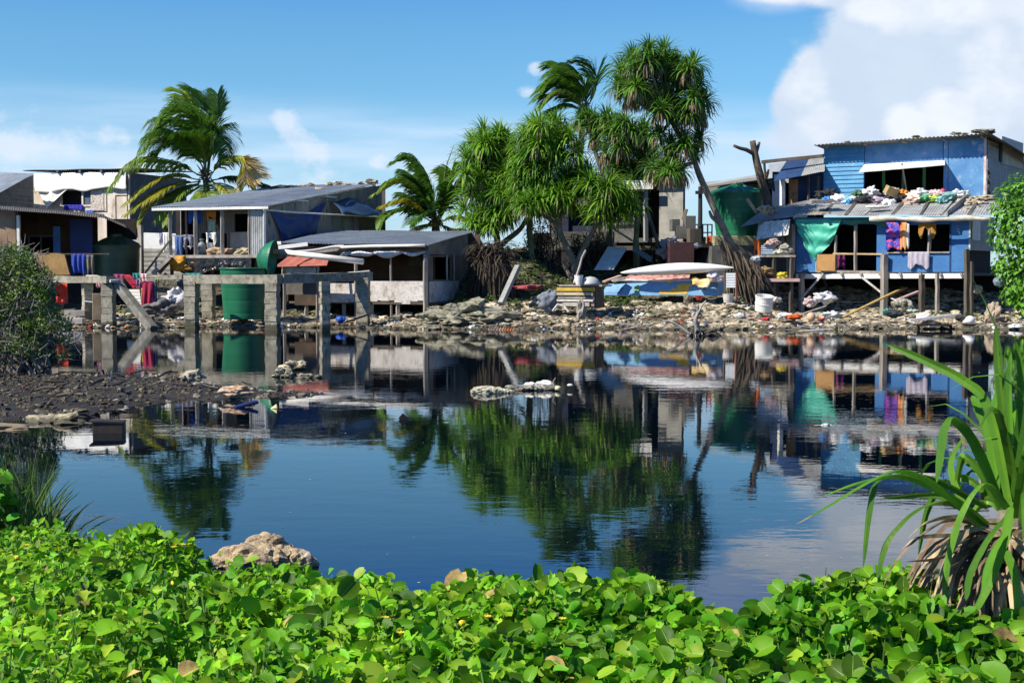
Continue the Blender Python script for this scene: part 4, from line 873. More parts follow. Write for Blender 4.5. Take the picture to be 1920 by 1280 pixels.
mb = MB(); mb.blob(P(302, 578, 52.5), (.5,.3,.25), seed=14, amp=.9, sub=3); mb.build('sack', C('sackd', (.10,.09,.09), (.2,.19,.2), s=3), label='dark grey sack left of the white plastic sacks', cat='sack', smooth=True)
# block steps
t = T('block_steps', 'rough stone steps rising behind the white sacks', 'steps', P(315, 560, 54))
for i in range(5):
    mb = MB(); mb.box(P(316-i*1.0, 566-i*11, 54+i*.35), (1.0-.08*i, .5, .26), .2); mb.build('step', M_ledge, t)
# blue bottle, planks at the water edge
mb = MB(); mb.blob(P(639, 599, 50.0), (.17,.14,.12), seed=2, amp=.4, sub=2); mb.build('blue_container', mat('blue_plastic', (.03,.10,.48), rough=.35), label='blue plastic container lying on the litter below the shack', cat='container', smooth=True)
mb = MB(); mb.beam(P(645, 605, 49.4), P(690, 590, 50.2), .09, .05); mb.build('plank', M_wood_d, label='dark plank slanting out of the litter to the right-hand pillar of the frame', cat='plank')
# ================================================================== I stilt house behind the grove
FI = Fac(1030, 64.5, 1282, 62.0)
t = T('stilt_house', 'dark raised shack on stilts half hidden behind the screw pines', 'house', FI.at(3, 2.4))
M_gw = mat('shaded_wallboard', (.16,.155,.15), (.10,.10,.095), (.05,.05,.045), s=1.5, t3=(.56,.7), s3=3, rough=.9, grime=.4)  # grey boards darkened, foliage shade is put into their colour
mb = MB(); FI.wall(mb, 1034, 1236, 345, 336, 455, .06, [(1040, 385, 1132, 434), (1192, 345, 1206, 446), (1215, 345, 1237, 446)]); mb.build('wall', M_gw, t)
mb = MB(); FI.wall(mb, 1236.5, 1281, 335, 332, 452, .15, [], .02); mb.build('block_wall', mat('pale_blockwork', (.40,.39,.35), (.29,.28,.25), (.16,.15,.13), s=2, t3=(.6,.74), rough=.9, bump=.004), t)
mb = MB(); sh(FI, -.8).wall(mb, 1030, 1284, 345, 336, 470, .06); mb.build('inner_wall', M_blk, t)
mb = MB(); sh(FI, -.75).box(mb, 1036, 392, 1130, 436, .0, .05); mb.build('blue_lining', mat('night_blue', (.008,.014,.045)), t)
mb = MB(); mb.corr(FI.pt(1025, 343, .5), FI.pt(1288, 330, .5), FI.pt(1288, 327, -4), FI.pt(1025, 336, -4), .09, .013); mb.build('roof', M_tin_p, t)
panel(FI, 1135, 340, 1232, 357, M_white, t, 'eave_board', .55, .6)
mb = MB(); mb.beam(FI.pt(1210, 345, .15), FI.pt(1211, 452, .15), .16); mb.build('downpipe', mat('grey_pipe', (.30,.31,.32), rough=.6), t)
panel(FI, 1040, 434, 1150, 462, mat('shaded_board', (.09,.09,.085), (.06,.06,.055), s=2, rough=.9), t, 'lower_panel', .0, .06)  # darker still, canopy shade painted into the board colour
mb = MB(); mb.hexa([FI.at(u, FI.uz(1100, y)[1], d) for y in (470, 462) for u, d in ((-.2, .5), (FI.L, .5), (FI.L, -4), (-.2, -4))]); mb.build('floor', M_wood_d, t)
for i, (px, off) in enumerate([(1048, 0), (1090, 0), (1145, 1.6), (1192, 1.6), (1235, .2), (1270, 0), (1110, -2.5), (1180, -2.5), (1250, -2.5)]):
    p = FI.pt(px, 468, off); mb = MB(); mb.beam((p.x, p.y, gh(p.x, p.y)-.1), p + V((0, 0, .5 if off > 1 else 0)), .17, n=4, jit=.015); mb.build('stilt', mat('mossy_post', (.20,.22,.11), (.12,.12,.07), s=2, rough=.9) if off > 1 else M_wood_d, t)
mb = MB(); sh(FI, -4).wall(mb, 1000, 1300, 462, 462, 560, .05, [(1080, 436, 1085, 460)]); mb.build('understorey_shade', M_blk, t)  # black sheet added as the shaded void under the stilt house
# mossy post left, small platform rail
p = P(998, 490, 60.5); mb = MB(); mb.beam((p.x, p.y, gh(p.x, p.y)-.2), P(991, 395, 60.5), .2, n=5, jit=.02); mb.build('timber_post', mat('mossy_post', (0,0,0)), label='mossy green post standing left of the dark stilt house', cat='post')
t = T('awning_frame', 'pale driftwood rail and brace in front of the stilt house', 'frame', P(1170, 500, 59.5))
rail(P(1143, 426, 60.5), P(1192, 424, 60), .09, M_panel, t, 'rail', .16); rail(P(1143, 424, 60.4), P(1186, 452, 60), .08, M_wood, t, 'brace')
p = P(1192, 500, 60); mb = MB(); mb.beam((p.x, p.y, gh(p.x, p.y)-.1), P(1196, 375, 60), .17, n=6, jit=.03); mb.build('post', mat('mossy_post', (0,0,0)), t)
p = P(1145, 500, 60.4); mb = MB(); mb.beam((p.x, p.y, gh(p.x, p.y)-.1), P(1143, 420, 60.4), .16, n=6, jit=.02); mb.build('post', M_wood_d, t)
mb = MB(); mb.sheet(P(1114, 505, 58.6), P(1150, 505, 58.2), P(1176, 464, 59.6), P(1140, 462, 60), 4, 4, None, .03); mb.build('fallen_sheet', mat('pale_sheet', (.66,.68,.69), (.52,.54,.56), s=2, rough=.7), label='pale grey sheet leaning on the rubble under the stilt house', cat='sheet')
mb = MB(); mb.beam(P(1188, 466, 59.3), P(1222, 487, 58.6), .05, .22); mb.build('plank', mat('slate_plank', (.10,.14,.17), rough=.7), label='slate blue plank lying under the stilt house', cat='plank')
mb = MB(); mb.beam(P(1212, 390, 59.5), P(1241, 480, 58.8), .11); mb.build('leaning_pole', M_wood_d, label='dark pole leaning against the stilt house wall', cat='pole')
mb = MB(); mb.blob(P(1258, 458, 59), (.42,.3,.26), seed=5, amp=.7, sub=3); mb.build('bundle', C('bund', (.16,.18,.24), (.3,.3,.32), s=4), label='grey-blue bundle of cloth in the shade right of the leaning pole', cat='bundle', smooth=True)
mb = MB(); mb.blob(P(1246, 473, 58.6), (.3,.25,.2), seed=7, amp=.7, sub=3); mb.build('bundle', C('bund2', (.30,.25,.26), (.2,.18,.2), s=4), label='pinkish grey bundle at the foot of the leaning pole', cat='bundle', smooth=True)
misc_box('crate', 1275, 494, 57.2, (1.0,.7,.85), .1, mat('plum_crate', (.07,.025,.025), (.05,.02,.02), s=3, rough=.8), 'dark plum coloured chest behind the white canoe', 'chest')
misc_box('water_drum', 1301, 460, 60, (.5,.5,.7), .2, M_wood_d, 'dark crate beside the thin pole near the railing', 'crate')
mb = MB(); p = P(1272, 500, 57); mb.lathe(p, [(.14,0),(.14,.5),(.06,.62),(.05,.68),(.01,.68)], 14); mb.build('jerrycan', mat('clear_bottle', (.5,.55,.52), rough=.3), label='pale plastic bottle standing left of the plum chest', cat='bottle')
mb = MB(); mb.blob(P(1304, 461, 57.6), (.22,.16,.1), seed=5, amp=.5, sub=2); mb.build('white_bag', C('white', (.8,.8,.78)), label='white rag lying on the plum chest', cat='rag', smooth=True)
for i, (px, py, w, hh, l) in enumerate([(1277, 440, .5, .55, 'grey concrete block at the foot of the pale block wall'), (1293, 432, .45, .8, 'taller dark block next to the railing'), (1265, 425, .35, .5, 'dark box against the pale block wall')]):
    misc_box('block', px, py+8, 61, (w, .4, hh), .1*i, mat('dusk_block', (.14,.14,.135), (.09,.09,.085), s=2, rough=.9), l, 'block')
# sloping plate on wall corner
mb = MB(); mb.beam(P(1281, 412, 61.4), P(1287, 392, 61.4), .03, .3); mb.build('metal_flap', M_wood_d, label='small dark flap sticking out of the pale block wall', cat='flap')
t = T('railing', 'blue-grey metal railing against the sky near the thin pole', 'railing', P(1315, 450, 63))
for y in (421, 436, 447): rail(P(1298, y, 63), P(1336, y, 63), .05, mat('rail_paint', (.10,.16,.22), rough=.5), t)
for px in (1300, 1309, 1318, 1327, 1335): rail(P(px, 421, 63), P(px, 470, 63), .045, mat('rail_paint', (0,0,0)), t, 'baluster')
mb = MB(); p = P(1312, 480, 61.5); mb.tube([p, P(1313, 400, 61.5), P(1313, 350, 61.5)], [.11, .10, .09], 8); t = mb.build('thin_pole', mat('black_iron', (.025,.025,.03), rough=.6), label='thin dark pole carrying the sloping porch roof', cat='pole')
mb = MB(); mb.box(P(1311, 361, 61.4), (.32,.14,.14)); mb.build('bracket', mat('black_iron', (0,0,0)), t)
cloth('red_cloth', Fac(1325, 60, 1340, 60), 1326, 1338, 442, 457, C('red', (.6,.04,.02)), off=0, folds=1, amp=.06, rag=.2, label='small red cloth beside the foot of the tall screw pine', cat='cloth')
# porch roof above the second tank
t = T('porch_roof', 'thin white-edged porch roof sloping over the second green tank', 'porch roof', P(1375, 345, 65))
mb = MB(); mb.sheet(P(1312, 352, 62.5), P(1470, 331, 62.5), P(1470, 326, 67), P(1312, 343, 67), 6, 2, None, .05); mb.build('sheet', mat('grey_soffit', (.20,.19,.17), rough=.8), t)
mb = MB(); mb.beam(P(1310, 348, 62.4), P(1440, 326, 62.4), .05, .09); mb.build('edge_board', M_white, t)
mb = MB(); mb.tube(spline([P(1345, 352, 62.6), P(1365, 349, 62.5), P(1382, 341, 62.4)], 5), .03, 5); mb.build('strut', M_wood, t)
FW2 = Fac(1355, 67, 1460, 65.5)
t = T('white_outhouse', 'white-walled outhouse behind the second green tank', 'outhouse', FW2.at(1.4, 2))
mb = MB(); FW2.wall(mb, 1378, 1462, 338, 322, 480, .08, [(1379, 341, 1381, 350)]); mb.build('wall', mat('bluish_white', (.44,.48,.54), (.36,.40,.46), s=2, rough=.8), t)
panel(FW2, 1402, 346, 1458, 358, M_white, t, 'white_beam', .3, .4)
mb = MB(); FW2.wall(mb, 1316, 1378, 350, 342, 362, .05); mb.build('soffit_board', mat('grey_soffit', (0,0,0)), t)
mb = MB(); FW2.wall(mb, 1440, 1475, 356, 356, 440, .05, [], .5); mb.build('dark_wall', M_blk, t)
# second tank
t, c, r, h = tank('water_tank', 'green plastic water tank with a ribbed conical lid beside the dead tree', 1334, 1434, 364, 443, 60.8, M_greenT, .36, taper=.80, ribs=4)
mb = MB(); mb.box(c+V((0,0,-1.4)), (2.9, 2.7, 1.9), .1); mb.build('masonry_block', mat('dusk_block', (0,0,0)), label='dark masonry below the mossy plinth of the second green tank', cat='masonry')
mb = MB(); mb.hexa([P(px, 456, Y)+V((0,0,dz)) for dz in (-.18, 0) for px, Y in ((1238, 59.8), (1338, 59.8), (1338, 64), (1238, 64))])
for px, Y in ((1246, 60), (1290, 60), (1330, 60), (1250, 63.5), (1330, 63.5)): q = P(px, 457, Y); mb.beam((q.x, q.y, 1.5), q-V((0,0,.15)), .16)
mb.hexa([P(px, 500, 63.6)*1 + V((0,0,dz)) for dz in (-.6, 1.0) for px in (1238, 1338, 1338, 1238)][:0] or [V((x, y, z)) for z in (1.0, P(1290,458,60).z-.2) for x, y in ((PX(1240,63.6), 63.6), (PX(1336,63.6), 63.6), (PX(1336,63.6), 63.7), (PX(1240,63.6), 63.7))])
mb.build('plank_deck', M_blk, label='dark deck of planks between the stilt house and the second green tank', cat='deck')
mb = MB(); mb.box(c+V((0,0,-.22)), (2.6, 2.4, .42), .1); mb.build('plinth', mat('mossy_plinth', (.36,.35,.20), (.24,.23,.14), (.12,.12,.07), s=3, rough=.9), label='mossy block plinth under the second green tank', cat='plinth', bevel=.02)
mb = MB(); mb.beam(P(1401, 373, 58.6), P(1419, 399, 58.3), .10); mb.build('timber_offcut', M_wood_y, label='pale timber offcut leaning on the second green tank', cat='timber')
# dead tree
t = T('dead_tree', 'bare dead tree trunk with sawn branches rising behind the green tank', 'tree', P(1445, 470, 59.5))
mb = MB(); tr = spline([P(1447, 480, 59.6), P(1440, 385, 59.6), P(1428, 340, 59.6), P(1418, 300, 59.6), P(1411, 264, 59.6)], 14); mb.tube(tr, [lerp(.22, .125, i/14) for i in range(15)], 10)
mb.build('trunk', mat('dead_bark', (.13,.10,.075), (.07,.055,.04), s=4, rough=.95, bump=.02, stretch=(1,1,.3)), t, smooth=True)
for ps, r0 in (([P(1415, 289, 59.6), P(1400, 281, 59.4), P(1388, 278, 59.3), P(1376, 273, 59.2)], .10), ([P(1417, 288, 59.6), P(1421, 277, 59.7), P(1424, 267, 59.8)], .09), ([P(1430, 345, 59.6), P(1438, 330, 59.4), P(1441, 318, 59.3)], .08)):
    mb = MB(); mb.tube(spline(ps, 6), [lerp(r0, r0*.6, i/6) for i in range(7)], 7); mb.build('branch', mat('dead_bark', (0,0,0)), t, smooth=True)
# ================================================================== J blue house
FU = Fac(1545, 60.6, 1848, 57.2); SU = Fac(1848, 57.2, 1917, 62.8)
t = BH = T('blue_house', 'two-storey blue shanty house on posts over the rubble, at right', 'house', FU.at(3, 1.0))
M_blueb = mat('blue_boards', (.07,.27,.50), (.095,.32,.54), (.28,.40,.52), s=1.6, t3=(.62,.76), s3=5, rough=.7, grime=.25)
mb = MB(); 
for i in range(13):   # lapped weatherboards
    z1 = FU.uz(1590, 272)[1]; z0 = FU.uz(1590, 376)[1]; hb = (z1-z0)/13; u0 = FU.uz(1545, 300)[0]; u1 = FU.uz(1620, 300)[0]; za = z0+i*hb
    mb.hexa([FU.at(u0, za, .075), FU.at(u1, za, .075), FU.at(u1, za, 0), FU.at(u0, za, 0), FU.at(u0, za+hb*1.0-.004, .035), FU.at(u1, za+hb-.004, .035), FU.at(u1, za+hb-.004, 0), FU.at(u0, za+hb-.004, 0)])
mb.build('weatherboards', M_blueb, t)
mb = MB(); FU.wall(mb, 1545, 1848, 270, 251, 382, .05, [(1621, 309, 1769, 362)]); mb.build('upper_wall', M_bluew, t)
panel(FU, 1770, 255, 1778, 378, mat('blue_ply', (.065,.21,.44), (.115,.29,.52), (.34,.44,.58), s=1.1, t3=(.52,.70), s3=2.6, rough=.7), t, 'seam_board', .0, .03)
panel(FU, 1779, 255, 1845, 378, mat('blue_ply', (0,0,0)), t, 'ply_sheet', .0, .02)
panel(FU, 1622, 262, 1768, 304, mat('blue_pink', (.055,.18,.42), (.10,.25,.48), (.50,.24,.38), s=2, t3=(.62,.72), s3=3.4, rough=.7), t, 'ply_sheet', .0, .02)
panel(FU, 1845.5, 253, 1850, 380, mat('faded_pink', (.60,.36,.33), (.7,.6,.55), s=3, rough=.7), t, 'corner_board', -.04, .06)
mb = MB(); SU.wall(mb, 1850, 1918, 262, 292, 380, .05); mb.build('side_wall', mat('grey_white_boards', (.45,.45,.42), (.34,.34,.32), (.2,.19,.17), s=2, t3=(.6,.75), rough=.85, wave=('Z', .18, .02)), t)
panel(SU, 1872, 262, 1912, 312, mat('pale_ply', (.62,.58,.50), (.5,.47,.4), s=2, rough=.85), t, 'side_panel', .02, .05); panel(SU, 1869, 268, 1872, 304, M_wood_d, t, 'batten', .05, .09)
mb = MB(); mb.tube(spline([SU.pt(1852+k%2*3, 318+k*9, .1) for k in range(7)], 20), .05, 5); mb.build('bark_strip', M_wood_d, t)
fl, fr = FU.pt(1526, 272, .68), FU.pt(1853, 250, .68); bl, br = FU.pt(1526, 277, -5.5), P(1935, 301, 64)
br = fr + (SU.t*6.9) + V((0, 0, -.42)); bl = fl + (SU.t*6.9) + V((0, 0, -.42))
mb = MB(); mb.corr(fl, fr, br, bl, .165, .028, .008, nv=3, rag=.03); mb.build('roof', M_asb, t)
mb = MB(); mb.corr(fr+V((.02,0,.012)), fr+V((.75,.35,-.32)), br+V((.75,.35,-.32)), br+V((.02,0,.012)), .165, .028, .008, nv=3, rag=.04); mb.build('side_eave', M_asb, t)
for px in (1545, 1618, 1692, 1768, 1840):
    mb = MB(); a = FU.pt(px, 270-(px-1545)*.065, .5); mb.beam(a-V((0,0,.08)), a-V((0,0,.08))+SU.t*1.2, .08, .12); mb.build('rafter', M_wood, t)
for i, (px, py, s, l) in enumerate([(1588,267,.12,'small'),(1718,257,.16,'low'),(1793,251,.2,'flat'),(1832,247,.24,'dark'),(1850,247,.3,'largest'),(1865,249,.26,'knobbly'),(1808,252,.14,'tiny'),(1880,256,.16,'last')]):
    mb = MB(); p = FU.pt(min(px, 1850), py, .1) if px < 1855 else fr + V((.2, .4*(px-1850)/8, .05)); s *= .68; mb.blob(p+V((0,0,.02)), (s*1.5, s, s*.45), seed=px, amp=.7, sub=2)
    mb.build('roof_stone', M_ledge, label=['small dark stone near the left end of the blue house roof','low dark stone at the middle of the blue house roof','flat stone right of the middle of the blue house roof','dark stone just left of the blue house roof corner','largest stone on the right front corner of the blue house roof','knobbly stone just behind the corner of the blue house roof','tiny stone between the flat and dark ones on the blue house roof','last stone down the right edge of the blue house roof'][i], cat='stone', group='stones weighting the blue house roof')
# window
w = T('x', 'x', 'x', (0,0,0)); bpy.data.objects.remove(w)
mb = MB()
for px in (1657, 1733): mb.beam(FU.pt(px, 361, -.03), FU.pt(px, 310, -.03), .09)
wf = mb.build('window_frame', mat('green_paint', (.05,.20,.06), (.04,.15,.05), rough=.7), t)
mb = MB(); mb.beam(FU.pt(1693, 361, .02), FU.pt(1693, 325, .02), .07); mb.build('mullion', mat('green_paint', (0,0,0)), wf)
mb = MB(); mb.beam(FU.pt(1700, 360, .15), FU.pt(1691, 306, .45), .05); mb.build('awning_stay', M_wood, t)
mb = MB(); [FU.box(mb, *q, -.06, .05) for q in ((1621, 361, 1769, 365),)]; mb.build('window_sill', M_bluew, wf)
a, b, c_, d_ = FU.pt(1621, 308, .04), FU.pt(1771, 300.5, .04), FU.pt(1772, 309, .85), FU.pt(1610, 323, .85)
mb = MB(); mb.sheet(d_, c_, b, a, 8, 3, lambda u, v: .01*ns(u*6, v*3), .02); mb.build('awning', M_pvc, t)
# room shells
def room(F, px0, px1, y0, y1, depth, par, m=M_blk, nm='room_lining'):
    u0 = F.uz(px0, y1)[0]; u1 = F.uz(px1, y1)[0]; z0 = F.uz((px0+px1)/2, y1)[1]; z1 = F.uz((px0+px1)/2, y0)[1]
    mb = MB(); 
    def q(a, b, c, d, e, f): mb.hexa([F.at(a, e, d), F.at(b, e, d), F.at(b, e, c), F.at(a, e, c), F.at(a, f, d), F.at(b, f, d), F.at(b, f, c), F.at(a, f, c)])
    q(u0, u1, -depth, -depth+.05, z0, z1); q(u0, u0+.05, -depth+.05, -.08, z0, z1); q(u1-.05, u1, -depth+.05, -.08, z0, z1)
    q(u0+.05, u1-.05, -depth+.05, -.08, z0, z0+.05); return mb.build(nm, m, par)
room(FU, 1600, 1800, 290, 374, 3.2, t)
# left annex
FX = Fac(1440, 61.6, 1545, 60.7)
mb = MB(); FX.wall(mb, 1448, 1545, 322, 322, 420, .05, [(1463, 335, 1478, 400)]); mb.build('annex_wall', mat('navy_boards', (.018,.045,.12), (.012,.03,.08), s=2, rough=.8), t)
panel(FX, 1480, 336, 1497, 392, mat('orange_ply', (.42,.20,.08), (.30,.14,.06), (.12,.07,.04), s=2, rough=.9), t, 'annex_door', .05, .1)
mb = MB(); mb.beam(FX.pt(1467, 400, .3), FX.pt(1467, 335, .3), .17); mb.build('annex_post', M_white, t)
for px in (1516, 1534): mb = MB(); mb.beam(FX.pt(px, 395, .3), FX.pt(px, 330, .3), .09); mb.build('annex_post', M_wood_d, t)
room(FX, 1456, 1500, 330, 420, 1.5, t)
mb = MB(); mb.corr(FX.pt(1450, 340, .9), FX.pt(1503, 330, .9), FX.pt(1519, 293, -1.0), FX.pt(1478, 297, -1.0), .09, .012); mb.build('annex_roof', mat('blue_tin', (.03,.075,.20), (.02,.05,.13), (.10,.13,.2), s=1.5, t3=(.6,.75), rough=.6), t)
mb = MB(); mb.corr(FX.pt(1501, 331, .95), FX.pt(1546, 322, .95), FX.pt(1546, 290, -1.0), FX.pt(1520, 292, -1.0), .09, .013, rag=.08); mb.build('annex_roof', M_tin_p, t)
mb = MB(); FX.wall(mb, 1430, 1482, 305, 297, 340, .05, [], -1.2); mb.build('annex_gable', mat('bluish_white', (0,0,0)), t)
rail(FX.pt(1428, 304, .3), FX.pt(1545, 292, .3), .10, M_wood_d, t, 'annex_beam', .14); rail(FX.pt(1433, 306, .3), FX.pt(1436, 338, .3), .08, M_wood_d, t, 'annex_strut')
# lower roof
FLw = Fac(1492, 57.6, 1818, 53.9); SLw = Fac(1818, 53.9, 1862, 57.0)
A_ = FLw.pt(1404, 412, .5); B_ = FLw.pt(1492, 404, .55); Cc = FLw.pt(1862, 403, .55)
mb = MB(); mb.corr(B_, Cc, FU.pt(1878, 370, .05)+V((.0,0,-.12)), FU.pt(1520, 372, .05), .10, .011, nv=2, rag=.16); mb.build('lower_roof', mat('worn_tin', (.46,.47,.47), (.29,.30,.31), (.22,.15,.10), s=1.3, t3=(.6,.74), s3=2.4, rough=.6, metal=.1, grime=.4), t)
for k in range(1, 8):
    a = B_.lerp(Cc, k/8+R.uniform(-.02,.02)); b = FU.pt(1520, 372, .05).lerp(FU.pt(1878, 370, .05), k/8+.01); mb = MB(); mb.sheet(a+V((0,-.02,.022)), a+V((R.uniform(.05,.16),-.04,.022)), b+V((.1,0,.022)), b+V((0,0,.022)), 1, 1, None, .006); mb.build('roof_lap', M_tin_d if k % 3 else M_tin_p, t)
mb = MB(); mb.corr(A_-V((.3,0,.25)), B_+V((.1,0,-.01)), FU.pt(1525, 373, .05)-V((0,0,.02)), P(1436, 390, 59.6), .10, .014, nv=2, rag=.15); mb.build('lower_roof', M_tin_p, t)
# lower front wall
h_ = [(1530, 421, 1643, 509), (1703, 421, 1781, 472), (1663, 421, 1703, 473)]
mb = MB(); FLw.wall(mb, 1490, 1817, 408, 406, 510, .06, h_); mb.build('lower_wall', mat('blue_wall_lower', (.03,.145,.37), (.045,.18,.42), (.52,.36,.34), s=1.5, t3=(.66,.76), s3=2.2, rough=.7, bump=.002, grime=.25), t)
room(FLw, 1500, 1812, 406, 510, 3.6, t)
mb = MB(); SLw.wall(mb, 1818, 1862, 406, 408, 470, .06); mb.build('lower_side_wall', mat('grey_white_boards', (0,0,0)), t)
mb = MB(); SLw.wall(mb, 1820, 1834, 411, 411, 450, .03, [], .05); mb.build('side_post', M_white, t)
for px in (1605, 1743.5): post(FLw, px, 410, 509 if px < 1700 else 472, .10, M_wood, t, off=.03)
post(FLw, 1567, 440, 509, .08, M_wood, t, off=.0); post(FLw, 1532, 470, 509, .08, M_wood, t, off=.02)
mb = MB(); mb.beam(FLw.pt(1562, 475.5, .03), FLw.pt(1655, 476.5, .03), .06, .07); mb.build('rail', M_wood_y, t)
mb = MB(); mb.beam(FLw.pt(1664, 473.5, .03), FLw.pt(1781, 473, .03), .07, .05); mb.build('rail', M_wood, t)
mb = MB(); mb.beam(FLw.pt(1532, 508.5, .05), FLw.pt(1660, 510.5, .05), .09, .10); mb.build('floor_plank', M_wood, t)
panel(FLw, 1781, 418, 1783.5, 508, mat('seam', (.015,.06,.18), rough=.8), t, 'batten', .0, .03)
mb = MB(); mb.beam(FLw.pt(1493, 518, .05), FLw.pt(1812, 517, .05), .1, .19); mb.build('bearer', M_white, t)
zfl = FLw.uz(1650, 514)[1]
mb = MB(); mb.hexa([FLw.at(a, z, d) for z in (zfl-.06, zfl+.04) for a, d in ((0, -.05), (FLw.L, -.05), (FLw.L, -6), (0, -6))]); mb.build('floor', M_wood_d, t)
for i in range(9):
    u = .4+i*.78; mb = MB(); mb.beam(FLw.at(u, zfl-.0, .22), FLw.at(u, zfl-.0, -.3), .09, .1); mb.build('joist', M_wood, t)
for px, y0, w_, m, off in ((1503, 512, .17, M_wood, .12), (1658, 477, .21, M_wood, .2), (1729, 514, .17, M_wood_d, .1), (1758, 512, .12, M_wood, .1), (1813, 467, .15, M_wood_d, .15), (1822.5, 490, .1, M_wood_d, .4)):
    p = FLw.pt(px, 560, off); mb = MB(); mb.beam((p.x, p.y, gh(p.x, p.y)-.1), FLw.pt(px, y0, off), w_, n=6, jit=.012); mb.build('post', m, t)
for a, b in (((1541, 516), (1500, 562)), ((1614, 518), (1656, 551))):
    mb = MB(); mb.beam(FLw.pt(*a, .15), FLw.pt(*b, .2), .06, .07); mb.build('brace', M_panel, t)
mb = MB(); sh(FLw, -4.2).wall(mb, 1400, 1880, 514, 514, 600, .05); mb.build('understorey_shade', M_blk, t)  # black sheet added behind the posts, painted-in shade under the house
mb = MB(); LW = Fac(1428, 60.2, 1490, 57.65); LW.wall(mb, 1428, 1492, 415, 410, 520, .05); mb.build('left_wall', M_wood_d, t)
for px, y0, y1 in ((1456, 440, 470), (1463, 440, 468), (1470, 438, 470), (1480, 420, 515), (1486, 420, 515)): post(LW, px, y0, y1, .16, M_wood, t, 'slab_board', off=.08)
mb = MB(); a, b = FLw.pt(1424, 416, .4), FLw.pt(1482, 411, .5); mb.sheet(FLw.pt(1418, 449, .95), FLw.pt(1478, 440, 1.0), b, a, 10, 6, lambda u, v: .02*math.sin(u*34), .02); mb.build('side_awning', mat('flaking_white', (.72,.70,.66), (.55,.52,.47), (.30,.24,.2), s=4, t3=(.55,.68), s3=9, rough=.85), t)
# driftwood log beam at the eave
mb = MB(); pts_ = [FLw.pt(lerp(1631, 1858, k/14), 411-1.5*math.sin(k*.7)+.6*math.sin(k*2.1)-k*.05, .72) for k in range(15)]; mb.tube(pts_, [.09+.025*math.sin(k*1.3) for k in range(15)], 10)
mb.build('log', mat('bleached_log', (.62,.57,.50), (.42,.38,.32), (.2,.17,.14), s=4, t3=(.6,.72), rough=.9, bump=.01, stretch=(.3,1,1)), label='long bleached log lashed under the eave of the blue house', cat='log', smooth=True)
mb = MB(); mb.beam(FLw.pt(1776, 401, .6), FU.pt(1816, 367, .4), .05, .24); mb.build('plank', M_wood, label='wide weathered plank lying up the lower tin roof', cat='plank')
mb = MB(); mb.blob(FLw.pt(1649, 393, 0)+V((0,.3,.12)), (.48,.3,.07), seed=1, amp=.1, sub=3); mb.build('float_board', M_pvc, label='smooth white oval board lying on the lower tin roof', cat='board', smooth=True)
mb = MB(); c_ = FLw.pt(1544, 392, -.3); mb.sheet(c_+V((-.55,-.3,.22)), c_+V((.6,-.45,.28)), c_+V((.45,.5,.42)), c_+V((-.3,.6,.38)), 16, 2, lambda u, v: .012*math.sin(u*60), .02); 
mb.build('metal_grille', mat('dark_slats', (.06,.06,.06), (.12,.12,.12), s=8, rough=.6), label='dark slatted metal sheet propped on the lower tin roof', cat='metal sheet')
misc_box('brick_pile', 1540, 402, 56.9, (.7,.3,.1), -.4, mat('tan_brick', (.40,.33,.24), (.25,.2,.15), s=6, rough=.9), 'pile of tan rubble under the slatted metal sheet', 'rubble')
# heaps of clothes on the roof
HC = [(1553,363,.32,(.03,.03,.035),'black bundle at the left end of the clothes on the lower roof'),(1549,374,.20,(.04,.20,.50),'small blue bag lying at the left end of the clothes on the roof'),
(1572,372,.26,(.62,.66,.64),'white and green-tinged bag second from left in the clothes heap'),(1585,376,.30,(.75,.76,.78),'white plastic bag in the left part of the clothes heap'),(1593,378,.24,(.10,.34,.55),'turquoise blue bag low in the left part of the clothes heap'),
(1607,364,.26,(.05,.12,.07),'dark green bag above the black garments on the roof'),(1622,378,.34,(.025,.025,.03),'large heap of black garments on the lower tin roof'),(1640,371,.24,(.04,.035,.05),'dark garment right of the black heap on the roof'),
(1631,361,.36,(.82,.82,.82),'largest white sack leaning under the upper window'),(1653,377,.28,(.46,.38,.48),'lilac cloth bundle left of centre on the roof'),(1668,382,.26,(.80,.78,.78),'white sheet spilling low at the middle of the roof'),
(1672,360,.30,(.38,.35,.31),'grey box-shaped bundle below the left window post'),(1685,371,.30,(.035,.028,.035),'black box-like bundle below the middle of the window'),(1693,361,.20,(.72,.24,.03),'bright orange cloth at the middle window post'),
(1712,374,.34,(.66,.45,.36),'salmon pink clothes in the heap right of centre'),(1706,382,.26,(.56,.42,.33),'beige rags hanging low right of centre on the roof'),(1725,364,.30,(.74,.75,.73),'white garments under the right window post'),
(1739,370,.24,(.05,.25,.10),'green garment in the right half of the clothes heap'),(1755,364,.26,(.70,.50,.55),'pink garment below the right end of the window'),(1750,371,.20,(.62,.66,.10),'yellow-green garment below the pink one on the roof'),
(1767,361,.22,(.28,.04,.07),'maroon garment at the right end of the window'),(1781,368,.28,(.22,.42,.42),'grey-teal netting heap right of the window'),(1799,364,.26,(.50,.53,.50),'pale grey rags at the right end of the clothes heap'),(1766,374,.22,(.18,.4,.36),'faded teal cloth trailing down the lower roof')]
for i, (px, py, s, c_, l) in enumerate(HC):
    p = FU.pt(px, py, .45); p = P(px, py, p.y - .035*(py-358)); mb = MB()
    mb.blob(p-V((0,0,.02)), (s*1.25, s*.8, s*.62), seed=i*5.1, amp=.85, sub=3, freq=1.9, rot=i)
    mb.build('clothes_bundle', C('heap%d' % i, c_, tuple(min(.85, q*1.5+.03) if i % 3 else q*.5 for q in c_), s=7), label=l, cat='clothes bundle', group='clothes and bags heaped on the lower roof', smooth=True)
